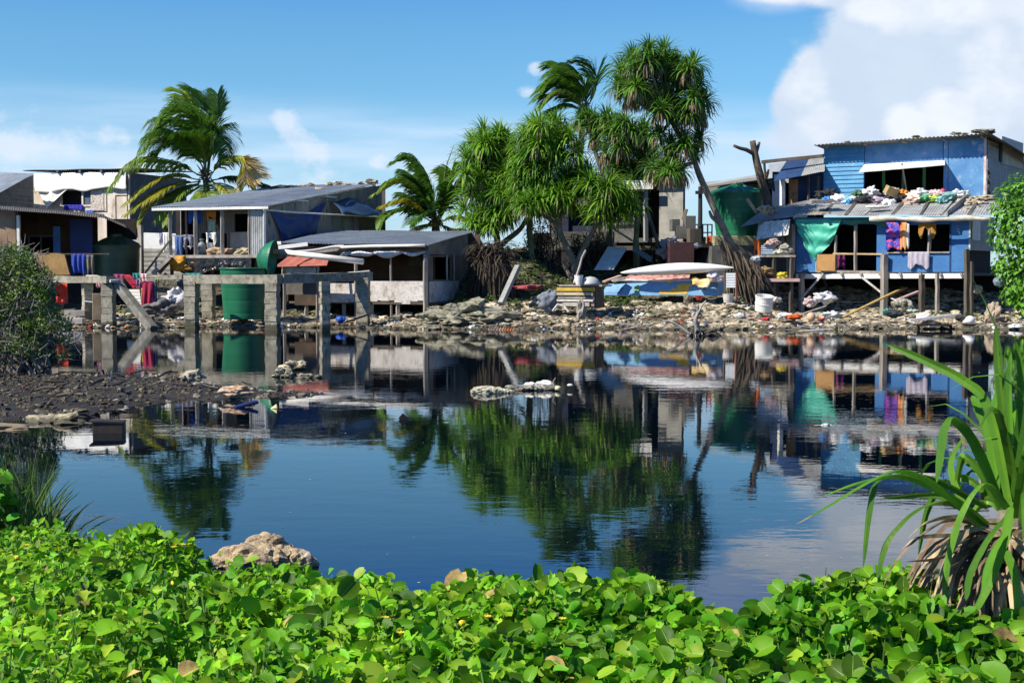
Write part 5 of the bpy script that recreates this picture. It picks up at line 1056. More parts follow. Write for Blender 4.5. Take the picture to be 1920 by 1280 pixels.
mb = MB(); mb.box(P(1671, 359, 58.0)+V((0,0,.0)), (.5,.3,.34), .3, .3, .35); mb.build('cardboard_box', mat('card', (.42,.29,.12), (.34,.22,.1), s=3, rough=.9), label='tilted brown cardboard box on the heap under the upper window', cat='box')
for i, (px, py, s) in enumerate([(1806,378,.2),(1818,383,.22),(1830,374,.24),(1840,382,.2),(1850,371,.22),(1836,390,.18),(1812,395,.2)]):
    mb = MB(); p = P(px, py, 57.0-.09*(py-372)); mb.blob(p, (s*1.4, s, s*.5), seed=px*.3, amp=.7, sub=2)
    mb.build('roof_stone', M_stone, label=['upper left','middle left','topmost pale','right centre','top right','lower right','lowest'][i]+' stone at the right end of the lower tin roof', cat='stone', group='stones weighting the lower roof')
for i, (px, py, s) in enumerate([(1436,391,.26),(1443,398,.22)]):
    mb = MB(); mb.blob(P(px, py, 57.8), (s*1.4, s, s*.5), seed=px*.3, amp=.5, sub=2)
    mb.build('roof_stone', M_stone, label=['pale flat stone on the left corner of the lower roof','smaller stone just below the pale flat one on the left roof corner'][i], cat='stone', group='stones weighting the lower roof')
# cloths on the front
mb = MB(); a, b = FLw.pt(1489, 411, .12), FLw.pt(1582, 411, .12); dd = FLw.pt(1530, 489, .22)
nu, nv = 36, 26
def gtarp(u, v):   # v: 0 bottom .. 1 top
    w = 1-v; L_ = (1-abs(u-.42)/(.42 if u < .42 else .58))
    L_ = max(0, L_)**.72
    z = -1.78*w*(.05+.95*L_); x = FLw.t*((.42-u)*w*.25*1.9)
    return (x.x, x.y, z)
mb.sheet(a, b, b+V((0,0,.001)), a+V((0,0,.001)), nu, nv, None, .008)
mb.v = []; mb.f = []
vs = []
for j in range(nv+1):
    for i in range(nu+1):
        u, w = i/nu, j/nv; L_ = max(0, 1-abs(u-.42)/(.42 if u < .42 else .58))**.55
        p = a.lerp(b, u) + FLw.t*((.42-u)*w*.30) + V((0, 0, -(FLw.pt(1530, 411)-FLw.pt(1530, 488)).z*w*(.03+.97*L_)))
        p += FLw.n*(.10*math.sin(w*18*(.6+.4*L_)-abs(u-.42)*9)*w*.6 + .12*w*(1-w)*4*.5 + .04*ns(u*6, w*6)); vs.append(p)
W_ = nu+1; mb.add(vs, [(j*W_+i, (j+1)*W_+i, (j+1)*W_+i+1, j*W_+i+1) for j in range(nv) for i in range(nu)])
mb.build('tarpaulin', M_tarpG, None, label='bright teal tarp draped in folds at the left of the blue house front', cat='tarpaulin', smooth=True)
mb = MB(); mb.sheet(FLw.pt(1582, 419, .14), FLw.pt(1664, 421, .14), FLw.pt(1664, 410, .12), FLw.pt(1578, 411, .12), 20, 3, lambda u, v: .03*math.sin(u*22)*(1-v), .008, lambda u, v: (0,0,-.07*math.sin(u*9)*(1-v))); mb.build('netting', mat('teal_shade', (.03,.22,.16), (.02,.15,.11), s=3, rough=.7), None, label='narrow teal valance strip along the top of the open bay', cat='netting', smooth=True)
cloth('floral_cloth', FLw, 1661, 1690, 417, 467, C('floral', (.03,.05,.42), (.06,.08,.50), (.75,.10,.14), s=3, t3=(.53,.56), s3=11), off=.16, folds=2, amp=.04, rag=.08, label='blue cloth with red and pale flowers hanging at the open bay', cat='cloth')
cloth('orange_cloth', FLw, 1688, 1700, 417, 466, C('orangec', (.74,.16,.02), (.72,.40,.18), s=9, stretch=(1,1,.05)), off=.2, folds=1, amp=.04, rag=.1, label='orange striped cloth right of the floral one', cat='cloth')
cloth('white_towel', FLw, 1697, 1705, 419, 463, C('white', (.8,.8,.78)), off=.16, folds=1, amp=.04, rag=.1, label='white towel right of the orange striped cloth', cat='towel')
cloth('grey_towel', FLw, 1702, 1743, 472, 500, C('greyt', (.46,.42,.50), (.32,.29,.36), s=9, stretch=(1,1,.2)), off=.14, folds=4, amp=.04, rag=.16, label='grey-lilac towel draped over the lower blue panel', cat='towel')
cloth('mustard_cloth', FLw, 1722, 1755, 418, 436, C('mustard', (.42,.20,.03), (.3,.15,.03)), off=.1, folds=2, amp=.05, rag=.3, label='mustard cloth hanging inside the right open bay', cat='cloth')
cloth('purple_cloth', FLw, 1570, 1585, 474, 505, C('purple', (.20,.02,.12), (.12,.015,.08)), off=-.25, folds=2, amp=.05, rag=.2, label='dark purple cloth inside the left open bay', cat='cloth')
misc_box('cardboard_sheet', 1549, 508, 56.7, (.72,.04,.66), -.42, mat('card2', (.50,.28,.10), (.42,.22,.08), s=3, rough=.9), 'orange-brown cardboard sheet standing in the open bay by the teal tarp', 'cardboard')
# side work table with crate
t = T('work_table', 'rough plank table at the left side of the blue house', 'table', P(1455, 525, 56))
mb = MB(); mb.hexa([P(px, py, Y) for py in (482, 478) for px, Y in ((1413, 56.6), (1492, 56.2), (1492, 57.1), (1417, 57.5))]); mb.build('top', M_wood, t)
for px, Y in ((1421, 56.7), (1452, 56.5), (1484, 56.3)):
    p = P(px, 481, Y); mb = MB(); mb.beam((p.x, p.y, gh(p.x, p.y)-.1), p, .12, n=4, jit=.015); mb.build('leg', M_wood_d if px > 1430 else M_wood, t)
mb = MB(); mb.hexa([P(px, py, Y) for py in (528, 522) for px, Y in ((1426, 56.3), (1500, 55.9), (1500, 56.8), (1430, 57.1))]); mb.build('lower_shelf', mat('pink_board', (.52,.34,.33), (.4,.27,.25), s=3, rough=.8), t)
misc_box('crate', 1440, 477.5, 56.7, (.55,.4,.38), -.1, mat('pale_crate', (.44,.55,.66), (.38,.48,.60), s=4, rough=.5, wave=('Z', .07, .04)), 'pale blue-white plastic crate on the rough table', 'crate')
cloth('orange_overall', Fac(1410, 57, 1428, 56.7), 1413, 1425, 449, 474, C('orange2', (.66,.16,.02), (.5,.1,.02)), off=0, folds=2, amp=.07, rag=.25, label='orange garment hanging left of the pale crate', cat='garment')
for px, py, s, c_, l in ((1462,472,.2,(.60,.55,.40),'cream bag right of the pale crate on the rough table'),(1449,455,.20,(.55,.38,.33),'faded pink cloth bundle on top of the pale crate'),(1473,467,.22,(.42,.38,.30),'drab bag hung by the house wall above the table'),(1466,517,.2,(.65,.56,.05),'bright yellow bag on the lower shelf'),(1436,508,.25,(.28,.18,.08),'brown board scraps stacked under the rough table'),(1417,486,.15,(.55,.6,.62),'pale rag over the left end of the rough table')):
    mb = MB(); mb.blob(P(px, py, 56.5), (s*1.2, s*.7, s*.7), seed=px, amp=.7, sub=3); mb.build('bag', C('bag%d' % px, c_), label=l, cat='bag', smooth=True)
# ================================================================== K things on the centre and right shore
# upturned blue boat
t = T('upturned_boat', 'upturned blue boat hull with flaking yellow and green patches on the rubble bank', 'boat', P(1240, 556, 53))
M_hull = mat('hull_blue', (.13,.30,.52), (.18,.37,.58), (.42,.44,.50), s=2, t3=(.66,.8), s3=6, rough=.7, grime=.3)
FBt = Fac(1128, 54.4, 1349, 52.8)
def hullp(u, v, d): return FBt.at(u, v, d)
u0, u1 = FBt.uz(1131, 553)[0], FBt.uz(1347, 553)[0]; zb = FBt.uz(1240, 553.5)[1]; zt = FBt.uz(1240, 527)[1]
mb = MB(); n = 24; rows = []
for j, (v, d) in enumerate([(0, .42), (.3, .40), (.65, .34), (1.0, .22)]):
    for i in range(n+1):
        k = i/n; u = lerp(u0, u1, k); bow = (1-k)**3
        z = lerp(zb, zt-.02*(1-k), v) + .0
        u2 = u + .25*bow*v*.9
        rows.append(FBt.at(u2 if i == 0 or True else u, z - .10*bow*v, d - .10*bow))
mb.add(rows, [(j*(n+1)+i, j*(n+1)+i+1, (j+1)*(n+1)+i+1, (j+1)*(n+1)+i) for j in range(3) for i in range(n)])
mb.hexa([FBt.at(u1, zb, .42), FBt.at(u1+.04, zb, .42), FBt.at(u1+.04, zb, -1.0), FBt.at(u1, zb, -1.0), FBt.at(u1, zt, .22), FBt.at(u1+.04, zt, .22), FBt.at(u1+.04, zt, -.8), FBt.at(u1, zt, -.8)])
mb.build('hull', M_hull, t)
def patch(pts, m, nm, d=.0):
    mb = MB(); n_ = len(pts); f = []
    for a, b in pts:
        z = FBt.uz(a, b)[1]; v = (z-zb)/(zt-zb); dd = pl(v, [(0, .42), (.3, .40), (.65, .34), (1, .22)]) + .012 + d
        f.append(FBt.pt(a, b, dd))
    mb.add(f + [p - FBt.n*.008 for p in f], [tuple(range(n_)), tuple(range(2*n_-1, n_-1, -1))] + [(i, n_+i, n_+(i+1) % n_, (i+1) % n_) for i in range(n_)])
    mb.build(nm, m, t)
M_yel = mat('flaked_yellow', (.72,.45,.05), (.60,.36,.04), s=4, rough=.7)
patch([(1235,551),(1237,545),(1246,543),(1252,547),(1262,540),(1272,541),(1268,534),(1284,531),(1300,533),(1292,543),(1286,551),(1262,552)][::-1], M_yel, 'yellow_patch')
patch([(1250,531),(1255,526),(1259,529),(1264,532)][::-1], M_yel, 'yellow_patch', .012)
patch([(1187,545),(1190,537),(1198,534),(1201,541),(1196,547)][::-1], mat('flaked_green', (.12,.32,.10), (.2,.4,.15), s=6, rough=.7), 'green_patch')
patch([(1156,550),(1170,538),(1171,539),(1158,550.6)][::-1], mat('crack', (.03,.04,.06)), 'seam')
patch([(1307,531),(1316,536),(1325,545),(1318,541)][::-1], mat('deep_blue_door', (0,0,0)), 'dark_patch')
mb = MB(); mb.hexa([FBt.at(a, z, d) for z, w in ((zt-.05, 0), (zt+.0, 1)) for a, d in ((u0+1.0, .2), (u1, .2), (u1, -.9), (u0+1.0, -.9))]); mb.build('bottom', mat('bottom_paint', (.55,.40,.36), (.38,.24,.22), s=4, rough=.8), t)
mb = MB(); mb.tube([FBt.at(lerp(u0+.4, u1-.2, k/10), zt+.02+.02*math.sin(k), .22) for k in range(11)], .045, 6); mb.build('gunwale', mat('pale_gunwale', (.62,.60,.60), (.45,.43,.44), s=4, rough=.7), t)
# pink/red debris layers on it
M_rr = mat('red_ochre', (.42,.12,.09), (.62,.42,.38), (.25,.06,.05), s=5, rough=.8, t3=(.55,.65), grime=.3)
mb = MB(); a = [FBt.pt(px, py, .15) for px, py in ((1160,526),(1290,524),(1286,515),(1170,516))]; mb.sheet(a[0], a[1], a[2]-FBt.n*.7, a[3]-FBt.n*.7, 30, 4, lambda u, v: .05*ns(u*14, v*3), .04); mb.build('red_sheet', M_rr, label='red and pink weathered sheet lying under the white canoe', cat='sheet')
mb = MB(); mb.beam(P(1132, 528, 53.4), P(1163, 517, 53.6), .3, .05); mb.build('plank', mat('salmon_board', (.60,.36,.28), (.48,.3,.24), s=4, rough=.8), label='salmon board sloping down at the left end of the blue boat', cat='plank')
mb = MB(); mb.beam(P(1150, 526, 53.3), P(1172, 521, 53.2), .12, .12); mb.build('plank', M_wood, label='short grey block on the left end of the blue boat', cat='plank')
# white canoe hull
t = T('canoe', 'long white canoe hull lying upside down on top of the blue boat', 'canoe', P(1270, 510, 52.9))
mb = MB(); A, B = P(1163, 513, 53.3), P(1375, 503.5, 52.2); n, m_ = 48, 20; d = (B-A); L_ = d.length; d.normalize(); sd = V((-d.y, d.x, 0)).normalized() * -1; vs = []
for i in range(n+1):
    k = i/n; q = math.sin(math.pi*min(1, max(0, k*.985+.008)))**.72; w = .36*q; hgt = .235*q; c = A.lerp(B, k) + V((0, 0, .03*math.sin(math.pi*k)+.03))
    for j in range(m_): a = 2*math.pi*j/m_; vs.append(c + sd*(w*math.cos(a)) + V((0, 0, hgt*math.sin(a)*(1 if math.sin(a) > 0 else .8))))
mb.add(vs, [(i*m_+j, i*m_+(j+1) % m_, (i+1)*m_+(j+1) % m_, (i+1)*m_+j) for i in range(n) for j in range(m_)] + [tuple(range(m_)), tuple(n*m_+j for j in range(m_-1, -1, -1))])
mb.build('hull', mat('canoe_white', (.80,.79,.78), (.70,.69,.68), (.50,.47,.45), s=2, t3=(.68,.78), s3=8, rough=.45), t, smooth=True)
mb = MB(); mb.tube([A.lerp(B, .04+.92*k/14)+V((0,0,.03+.03*math.sin(math.pi*k/14)+.232*math.sin(math.pi*(.04+.92*k/14))**.72)) for k in range(15)], .012, 5); mb.build('keel', mat('canoe_white', (0,0,0)), t, smooth=True)
mb = MB(); q = [P(1297,520,52.6), P(1322,516,52.4), P(1336,523,52.2), P(1314,541,52.1)]
mb.sheet(q[3]+V((-.3,0,.15)), q[3]+V((.25,0,0)), q[2], q[0], 10, 8, lambda u, v: .06*ns(u*4, v*4)+.03*math.sin(u*9), .01); mb.build('yellow_cloth', C('yellowc', (.62,.36,.03), (.70,.60,.42), s=2), label='mustard yellow cloth spilling over the stern of the blue boat', cat='cloth', smooth=True)
mb = MB(); mb.blob(P(1339, 521, 52.4), (.26,.2,.16), seed=3, amp=.7, sub=3); mb.build('white_bundle', C('pinkwhite', (.72,.62,.62)), label='pinkish white rags on the stern corner of the blue boat', cat='rags', smooth=True)
# pallet crates
t = T('slatted_crate', 'stack of slatted wooden pallets, yellow at the top, at the head of the blue boat', 'pallet stack', P(1086, 578, 50.6))
FP = Fac(1045, 51.0, 1114, 50.4); SP = Fac(1114, 50.4, 1131, 52.2)
M_yw = mat('yellow_board', (.62,.42,.05), (.50,.32,.05), s=5, rough=.7, grime=.25)
for i, (x0, y0, x1, y1, m) in enumerate([(1045,539,1116,545.5,M_yw),(1045,548,1112,553.5,mat('straw_board', (.55,.46,.28), (.4,.33,.2), s=5, rough=.8)),(1047,556.5,1108,559.5,M_wood),(1045,561,1113,565,M_panel),(1056,567,1106,574,mat('grey_slat', (.48,.45,.38), (.33,.3,.25), s=5, rough=.8))]):
    mb = MB(); FP.box(mb, x0, y0, x1, y1, 0, .06); mb.build('slat', m, t)
mb = MB(); FP.box(mb, 1048, 537, 1113, 576, -.7, -.03); mb.build('core', M_wood_d, t)
for px in (1050, 1080, 1108): mb = MB(); FP.box(mb, px, 538, px+6, 574, -.03, -.005); mb.build('upright', M_wood, t)
mb = MB(); SP.box(mb, 1115, 534, 1130, 577, -.03, .05); mb.build('side_board', M_brown, t)
mb = MB(); FP.box(mb, 1049, 533.8, 1130, 536.8, -.9, .05); mb.build('lid', M_wood, t)
mb = MB(); p = P(1085, 534, 50.3); mb.lathe(p, [(.13,0),(.155,.33),(.165,.35),(.14,.35),(.11,.04)], 20); mb.build('bucket', M_white, label='white bucket standing on the slatted pallets', cat='bucket', smooth=False)
mb = MB(); p = P(1107, 534, 50.5); n = 24; mb.lathe(p, [(.36,0),(.35,.07),(.28,.19),(.16,.27),(.01,.30)], n); mb.build('dome_cover', mat('grey_dome', (.46,.47,.48), (.36,.37,.38), s=3, rough=.5), label='grey domed cover beside the white bucket on the pallets', cat='cover', smooth=True)
mb = MB(); mb.beam(P(1075, 532, 50.2), P(1097, 470, 51.8), .05, .11, n=4, jit=.02); mb.build('leaning_stick', M_wood, label='pale forked stick leaning up from the slatted pallets', cat='stick')
mb = MB(); mb.blob(P(1027, 566, 51.2), (.34,.24,.42), seed=4, amp=.6, sub=3); mb.build('sack', C('slatesack', (.10,.12,.16), (.2,.22,.25), s=4), label='slate grey sack slumped left of the slatted pallets', cat='sack', smooth=True)
mb = MB(); mb.tube([P(1036,583,50.0), P(1046,571,50.2), P(1058,574,50.1), P(1066,585,49.9)], [.035,.05,.04,.03], 6); mb.build('driftwood', M_panel, label='bent pale driftwood below the slatted pallets', cat='driftwood')
# leaning concrete post
mb = MB(); mb.beam(P(939, 570, 51.2), P(971, 500, 52.6), .19, .19, n=3, jit=.006); mb.build('leaning_post', mat('smooth_concrete', (.34,.34,.32), (.25,.25,.235), s=3, rough=.85), label='smooth grey concrete post leaning right beside the dark root mass', cat='post', bevel=.015)
mb = MB(); mb.blob(P(990, 539, 53), (.5,.3,.1), seed=4, amp=.5, sub=3); mb.build('red_tarp', C('redpink', (.45,.08,.10), (.3,.05,.06)), label='flattened red-pink sheet lying on the dark slope', cat='sheet', smooth=True)
# corrugated scrap in water
mb = MB(); mb.corr(P(912, 625, 47.6), P(943, 622, 47.6), P(946, 614, 48.2), P(916, 616, 48.2), .1, .03, .006); mb.build('corrugated_scrap', mat('salmon_tin', (.52,.36,.28), (.42,.25,.18), (.6,.55,.5), s=4, rough=.7), label='salmon corrugated scrap half sunk at the centre shoreline, left piece', cat='scrap')
mb = MB(); mb.corr(P(944, 624, 47.5), P(963, 622, 47.5), P(965, 615, 48.0), P(947, 615, 48.2), .1, .03, .006); mb.build('corrugated_scrap', mat('rust_tin', (.55,.2,.08), (.4,.15,.07), s=4, rough=.7), label='rusty orange corrugated scrap half sunk at the centre shoreline, right piece', cat='scrap')
mb = MB(); mb.beam(P(908, 618, 48.2), P(1010, 607, 48.6), .09, .03); mb.build('plank', mat('umber_plank', (.17,.09,.06), rough=.8), label='dark red-brown plank lying along the centre waterline', cat='plank')
mb = MB(); mb.beam(P(1125, 598, 49.2), P(1196, 611, 48.6), .08, .04); mb.build('plank', M_wood, label='long thin weathered plank slanting to the water below the blue boat', cat='plank')
mb = MB(); mb.beam(P(1128, 625, 47.4), P(1202, 612, 48.4), .09, .03); mb.build('plank', mat('salmon_board', (0,0,0)), label='salmon-brown plank floating below the weathered plank', cat='plank')
# sign board
t = T('sign_board', 'blank white board on two thin posts right of the blue boat', 'sign board', P(1370, 568, 52))
mb = MB(); mb.hexa([P(px, py, Y) for py in (539, 511.5) for px, Y in ((1359.5, 51.9), (1381, 51.8), (1381, 51.84), (1359.5, 51.94))]); mb.build('board', mat('board_white', (.70,.73,.76), (.60,.63,.66), s=4, rough=.6, wave=('Z', .06, .02)), t, bevel=.004)
mb = MB(); mb.beam(P(1359, 572, 51.9), P(1359, 511, 51.9), .05); mb.build('post', M_wood_d, t)
mb = MB(); mb.beam(P(1380.5, 570, 51.8), P(1380.5, 510, 51.8), .055); mb.build('post', mat('rusty_post', (.34,.13,.08), (.25,.1,.06), s=5, rough=.8), t)
mb = MB(); p = P(1365, 567, 51.5); mb.lathe(p, [(.15,0),(.2,.30),(.21,.32),(.18,.32),(.14,.05)], 20); mb.build('bucket', M_panel, label='squat whitish bucket at the foot of the blank white board', cat='bucket')
mb = MB(); p = P(1311, 562.5, 50.8); mb.lathe(p, [(.08,0),(.16,.15),(.17,.16),(.14,.15),(.06,.03)], 20); mb.build('basin', mat('red_plastic', (.55,.04,.03), rough=.4), label='small red basin below the stern of the blue boat', cat='basin')
# white drum
t = T('drum', 'open white plastic drum tipped on the rubble left of the blue house posts', 'drum', P(1431, 584, 51))
mb = MB(); p = P(1431, 583, 51); ax = V((.05, -.22, 1)).normalized(); s1 = V((1, 0, 0)); s1 = (s1-ax*s1.dot(ax)).normalized(); s2 = ax.cross(s1); n = 28
pr = [(.27,0),(.30,.02),(.315,.5),(.33,.52),(.33,.56),(.30,.56),(.285,.08),(.01,.07)]
mb.add([p + ax*z + (s1*math.cos(2*math.pi*k/n)+s2*math.sin(2*math.pi*k/n))*q for q, z in pr for k in range(n)], [(i*n+k, i*n+(k+1) % n, (i+1)*n+(k+1) % n, (i+1)*n+k) for i in range(len(pr)-1) for k in range(n)])
mb.build('body', M_white, t)
mb = MB(); mb.tube([p+ax*.28+(s1*math.cos(2*math.pi*k/n)+s2*math.sin(2*math.pi*k/n))*.317 for k in range(n+1)], .012, 5, cap=False); mb.build('hoop', M_white, t)
# items scattered on the right shore
def shp(px, py, Y): return P(px, py, Y)
for nm, px, py, Y, r, c_, l, cat_, am in [
 ('orange_cloth',1489,594,49.6,(.24,.16,.09),(.68,.12,.02),'orange crumpled bag on the right shore','bag',.7),
 ('red_scrap',1437,598,49.4,(.13,.08,.06),(.55,.03,.03),'small red scrap just below the white drum','scrap',.7),
 ('red_scrap',1541,599,49.4,(.10,.07,.06),(.50,.02,.03),'small crimson scrap right of the peach float','scrap',.7),
 ('white_bag',1545,558,53.5,(.34,.24,.20),(.78,.77,.80),'white crumpled bag on the rubble under the blue house','bag',.8),
 ('white_bag',1471,592,49.9,(.26,.16,.10),(.75,.74,.70),'white bag just left of the orange crumpled bag','bag',.8),
 ('white_bag',1560,590,50.2,(.34,.16,.10),(.74,.74,.72),'white plastic heap right of the dry plank on the right shore','bag',.8),
 ('white_bag',1386,592,50.1,(.26,.16,.08),(.78,.77,.73),'flat white bag left of the white drum','bag',.8),
 ('tan_board',1411,598,49.8,(.2,.1,.06),(.5,.36,.25),'tan scrap between the flat white bag and the red scrap','scrap',.7),
 ('grey_bag',1452,563,51.8,(.24,.16,.10),(.52,.50,.44),'pale grey rag perched above the white drum','rag',.8),
 ('pink_bag',1519,566,52.2,(.20,.15,.16),(.62,.48,.46),'pinkish bag on the rubble left of the white crumpled bag','bag',.7),
 ('white_tub',1733,593,49.6,(.26,.16,.14),(.80,.78,.74),'white tub on the shore below the two thin posts','tub',.25),
 ('dark_bag',1675,588,50.2,(.33,.2,.12),(.03,.045,.05),'dark slate bag right of the tall middle post','bag',.5),
 ('teal_bag',1664,583,50.4,(.16,.12,.09),(.06,.26,.22),'small teal bag at the foot of the tall middle post','bag',.7),
 ('dark_bag',1806,597,49.4,(.24,.14,.10),(.05,.05,.05),'black bag left of the white bulb float','bag',.7),
 ('pale_tub',1832,542,54.2,(.20,.18,.18),(.42,.38,.34),'greyish tub near the right corner post of the blue house','tub',.2),
 ('blue_tub',1873,528,53.5,(.20,.18,.2),(.20,.28,.34),'pale blue drum half hidden by the round-leaved bush','drum',.15),
 ('green_bag',1712,583,51,(.2,.14,.06),(.45,.56,.45),'pale green bag above the white tub','bag',.7),
 ('white_bag',1905,612,48.4,(.22,.14,.08),(.75,.74,.68),'white bag at the right edge waterline','bag',.6)]:
    mb = MB(); mb.blob(P(px, py, Y), r, seed=px*.37, amp=am, sub=3, freq=1.8); mb.build(nm, C('it%d' % px, c_, tuple(q*.6 for q in c_), s=6), label=l, cat=cat_, smooth=True)
mb = MB(); p = P(1521, 594, 49.3); mb.blob(p+V((0,0,-.0)), (.155,.15,.165), seed=1, amp=.03, sub=3); t = mb.build('float', mat('peach_float', (.66,.42,.28), (.58,.36,.24), s=3, rough=.5), label='round peach-coloured float lying on the right shore', cat='float', smooth=True)
mb = MB(); p = P(1819, 600, 49.2); mb.blob(p, (.17,.15,.15), seed=1, amp=.05, sub=3); mb.tube([p, p+V((-.24,0,-.08))], [.12,.05], 12); mb.build('float', mat('white_float', (.80,.79,.78), rough=.4), label='white bulb-shaped float on the right shore', cat='float', smooth=True)
M_yp = mat('bamboo_yellow', (.52,.36,.12), (.38,.25,.08), s=5, rough=.7)
for a, b, w, m, l in [((1577,596,50.2),(1690,541,56),.12,M_yp,'long yellow-brown plank leaning up under the blue house, lower one'),((1583,592,50.6),(1700,539,56.5),.09,M_yp,'long yellow-brown plank just above the lower leaning one'),
 ((1505,588,50.6),(1548,575,51.4),.10,M_wood,'dry plank propped on stones left of the yellow planks'),((1672,559,52.5),(1713,577,51.5),.08,M_panel,'pale stick slanting down right of the tall middle post'),((1680,563,53),(1722,546,54),.14,mat('pink_board', (0,0,0)),'pinkish plank under the blue house behind the thin posts'),
 ((1520,565,52.4),(1620,566,52.4),.03,M_wood_d,'thin dark rod lying level on the rubble under the house'),((1705,600,49.3),(1800,590,49.6),.22,M_panel,'pale flat board along the right shore'),((1780,606,48.9),(1920,605,48.9),.08,mat('umber_plank2', (.3,.2,.13), rough=.8),'long brown plank lying along the right waterline'),
 ((1862,600,49.4),(1880,596,49.5),.3,M_wood_d,'short dark board near the tan boulder'),((1200,598,49.2),(1330,592,49.6),.08,mat('umber_plank', (0,0,0)),'long dark brown pole along the shore below the blue boat')]:
    mb = MB(); mb.beam(P(*a), P(*b), w, w*.4, n=3, jit=.01); mb.build('plank', m, label=l, cat='plank')
t = T('sunken_bench', 'dark low bench frame standing in the water at the right shore', 'bench', P(1750, 612, 48.3))
mb = MB(); mb.hexa([P(px, py, Y) for py in (611, 607.5) for px, Y in ((1719, 48.2), (1785, 48.2), (1785, 48.9), (1719, 48.9))]); mb.build('top', M_blk, t)
for px, Y in ((1722, 48.3), (1783, 48.3), (1722, 48.8), (1783, 48.8)): mb = MB(); p = P(px, 610, Y); mb.beam(p-V((0,0,.6)), p, .08); mb.build('leg', M_blk, t)
mb = MB(); mb.beam(P(1484, 622, 47.3), P(1560, 617, 47.6), .3, .04); mb.build('floating_board', M_panel, label='pale board afloat at the waterline below the peach float', cat='board')
# driftwood stump in the water
t = T('driftwood_stump', 'dark tangled root stump with a pale upright stem standing in the lagoon', 'driftwood', P(1312, 640, 43.5))
mb = MB(); r_ = random.Random(3)
mb.tube(spline([P(1306, 640, 43.5), P(1308, 618, 43.5), P(1304, 600, 43.4), P(1309, 585, 43.4), P(1308, 571, 43.3)], 12), [lerp(.13, .035, (i/12)**.6) for i in range(13)], 8)
mb.tube(spline([P(1309, 590, 43.4), P(1315, 575, 43.3), P(1324, 563, 43.3)], 5), [.04,.04,.035,.03,.025,.015], 6); mb.build('stem', mat('pale_drift', (.48,.43,.38), (.3,.26,.22), s=5, rough=.9, bump=.01), t, smooth=True)
mb = MB()
for i in range(26):
    a = r_.uniform(0, 6.28); l = r_.uniform(.3, .75); p = P(1313+r_.uniform(-8, 14), 638, 43.5); q = p + V((math.cos(a)*l, math.sin(a)*l*.6, r_.uniform(-.12, .12))); m_ = p.lerp(q, .5)+V((0, 0, r_.uniform(.1, .3)))
    mb.tube(spline([p, m_, q], 6), [lerp(.045, .012, k/6) for k in range(7)], 6)
mb.blob(P(1315, 636, 43.5), (.4,.25,.12), seed=4, amp=.8, sub=2); mb.build('roots', mat('wet_root', (.03,.025,.02), (.015,.013,.011), s=5, rough=.5), t)
mb = MB(); mb.tube(spline([P(1243, 601, 43.4), P(1262, 605, 43.5), P(1280, 616, 43.5), P(1298, 630, 43.5)], 10), [.02,.028,.03,.035,.04,.04,.045,.05,.05,.05,.06], 6); mb.tube(spline([P(1352, 622, 43.6), P(1338, 626, 43.6), P(1322, 634, 43.5)], 6), [.01,.015,.02,.03,.03,.04,.04], 6)
mb.build('branches', mat('pale_drift', (0,0,0)), t, smooth=True)
# small floating things
mb = MB(); p = P(757, 787, 18.5); mb.box(p+V((0,0,.02)), (.11,.02,.09), .2, 0, .7); mb.box(p+V((0,.02,.02)), (.07,.03,.06), .2, 0, .7); mb.build('floating_box', M_blk, label='small dark square scrap floating below the brown shack reflection', cat='scrap')
mb = MB(); p = P(1549, 799, 17.8); mb.blob(p, (.07,.04,.03), seed=3, amp=.6, sub=2); mb.tube([p+V((-.02,0,.0)), p+V((-.15,.02,.005))], [.018,.012], 6); mb.build('floating_bottle', mat('clear_bottle', (0,0,0)), label='clear crumpled bottle floating on the right of the lagoon', cat='bottle')
mb = MB(); p = P(460, 764, 20.2); mb.beam(p+V((-.15,-.06,.0)), p+V((.16,.07,.08)), .14, .05); mb.build('navy_shoe', mat('navy_rubber', (.012,.02,.09), rough=.5), label='navy blue slab lying at the tip of the mud bank', cat='slab', bevel=.015)
mb = MB(); p = P(508, 766, 20.0); mb.tube([p, p+V((.09,0,.02))], [.012,.05], 8); mb.build('yellow_funnel', mat('pale_yellow', (.6,.55,.25), rough=.5), label='small pale yellow cone floating right of the navy slab', cat='cone')
t = T('dark_trough', 'black rusty box lying in the shallows at the near edge of the mud bank', 'box', P(200, 822, 16.9))
mb = MB(); p = P(205, 806, 17.0); mb.box(p+V((0,0,.01)), (.36,.22,.19), .12); mb.build('body', mat('rusty_black', (.022,.018,.014), (.05,.035,.02), s=6, rough=.6), t, bevel=.012)
mb = MB(); mb.box(p+V((-.02,-.0,.11)), (.40,.25,.02), .14, 0, .04); mb.build('lid', mat('rusty_black', (0,0,0)), t)
mb = MB(); p = P(442, 740, 21.5); mb.blob(p+V((0,0,.05)), (.24,.12,.08), seed=9, amp=.6, sub=3); mb.build('rusty_scrap', mat('rusty_scrap', (.36,.20,.11), (.55,.45,.36), s=8, rough=.8), label='rust and cream coloured scrap near the tip of the mud bank', cat='scrap')
# specks of scum and leaf litter afloat
mb = MB(); r_ = random.Random(90)
for i in range(150):
    Y = 7.5/(r_.random()*.82+.17); px = r_.uniform(150, 1850)
    if Y > 43: continue
    s = .0010*Y*r_.uniform(.5, 1.6); a = r_.uniform(0, 3.1); c_, s_ = math.cos(a)*s, math.sin(a)*s; x = PX(px, Y)
    mb.add([(x-c_, Y-s_, .004), (x+s_*.4, Y-c_*.4, .004), (x+c_, Y+s_, .006), (x-s_*.4, Y+c_*.4, .005)], [(0,1,2,3)])
mb.build('floating_specks', mat('scum_speck', (.40,.38,.30), (.16,.13,.08), s=2, isl=.5, rough=.8), kind='stuff')
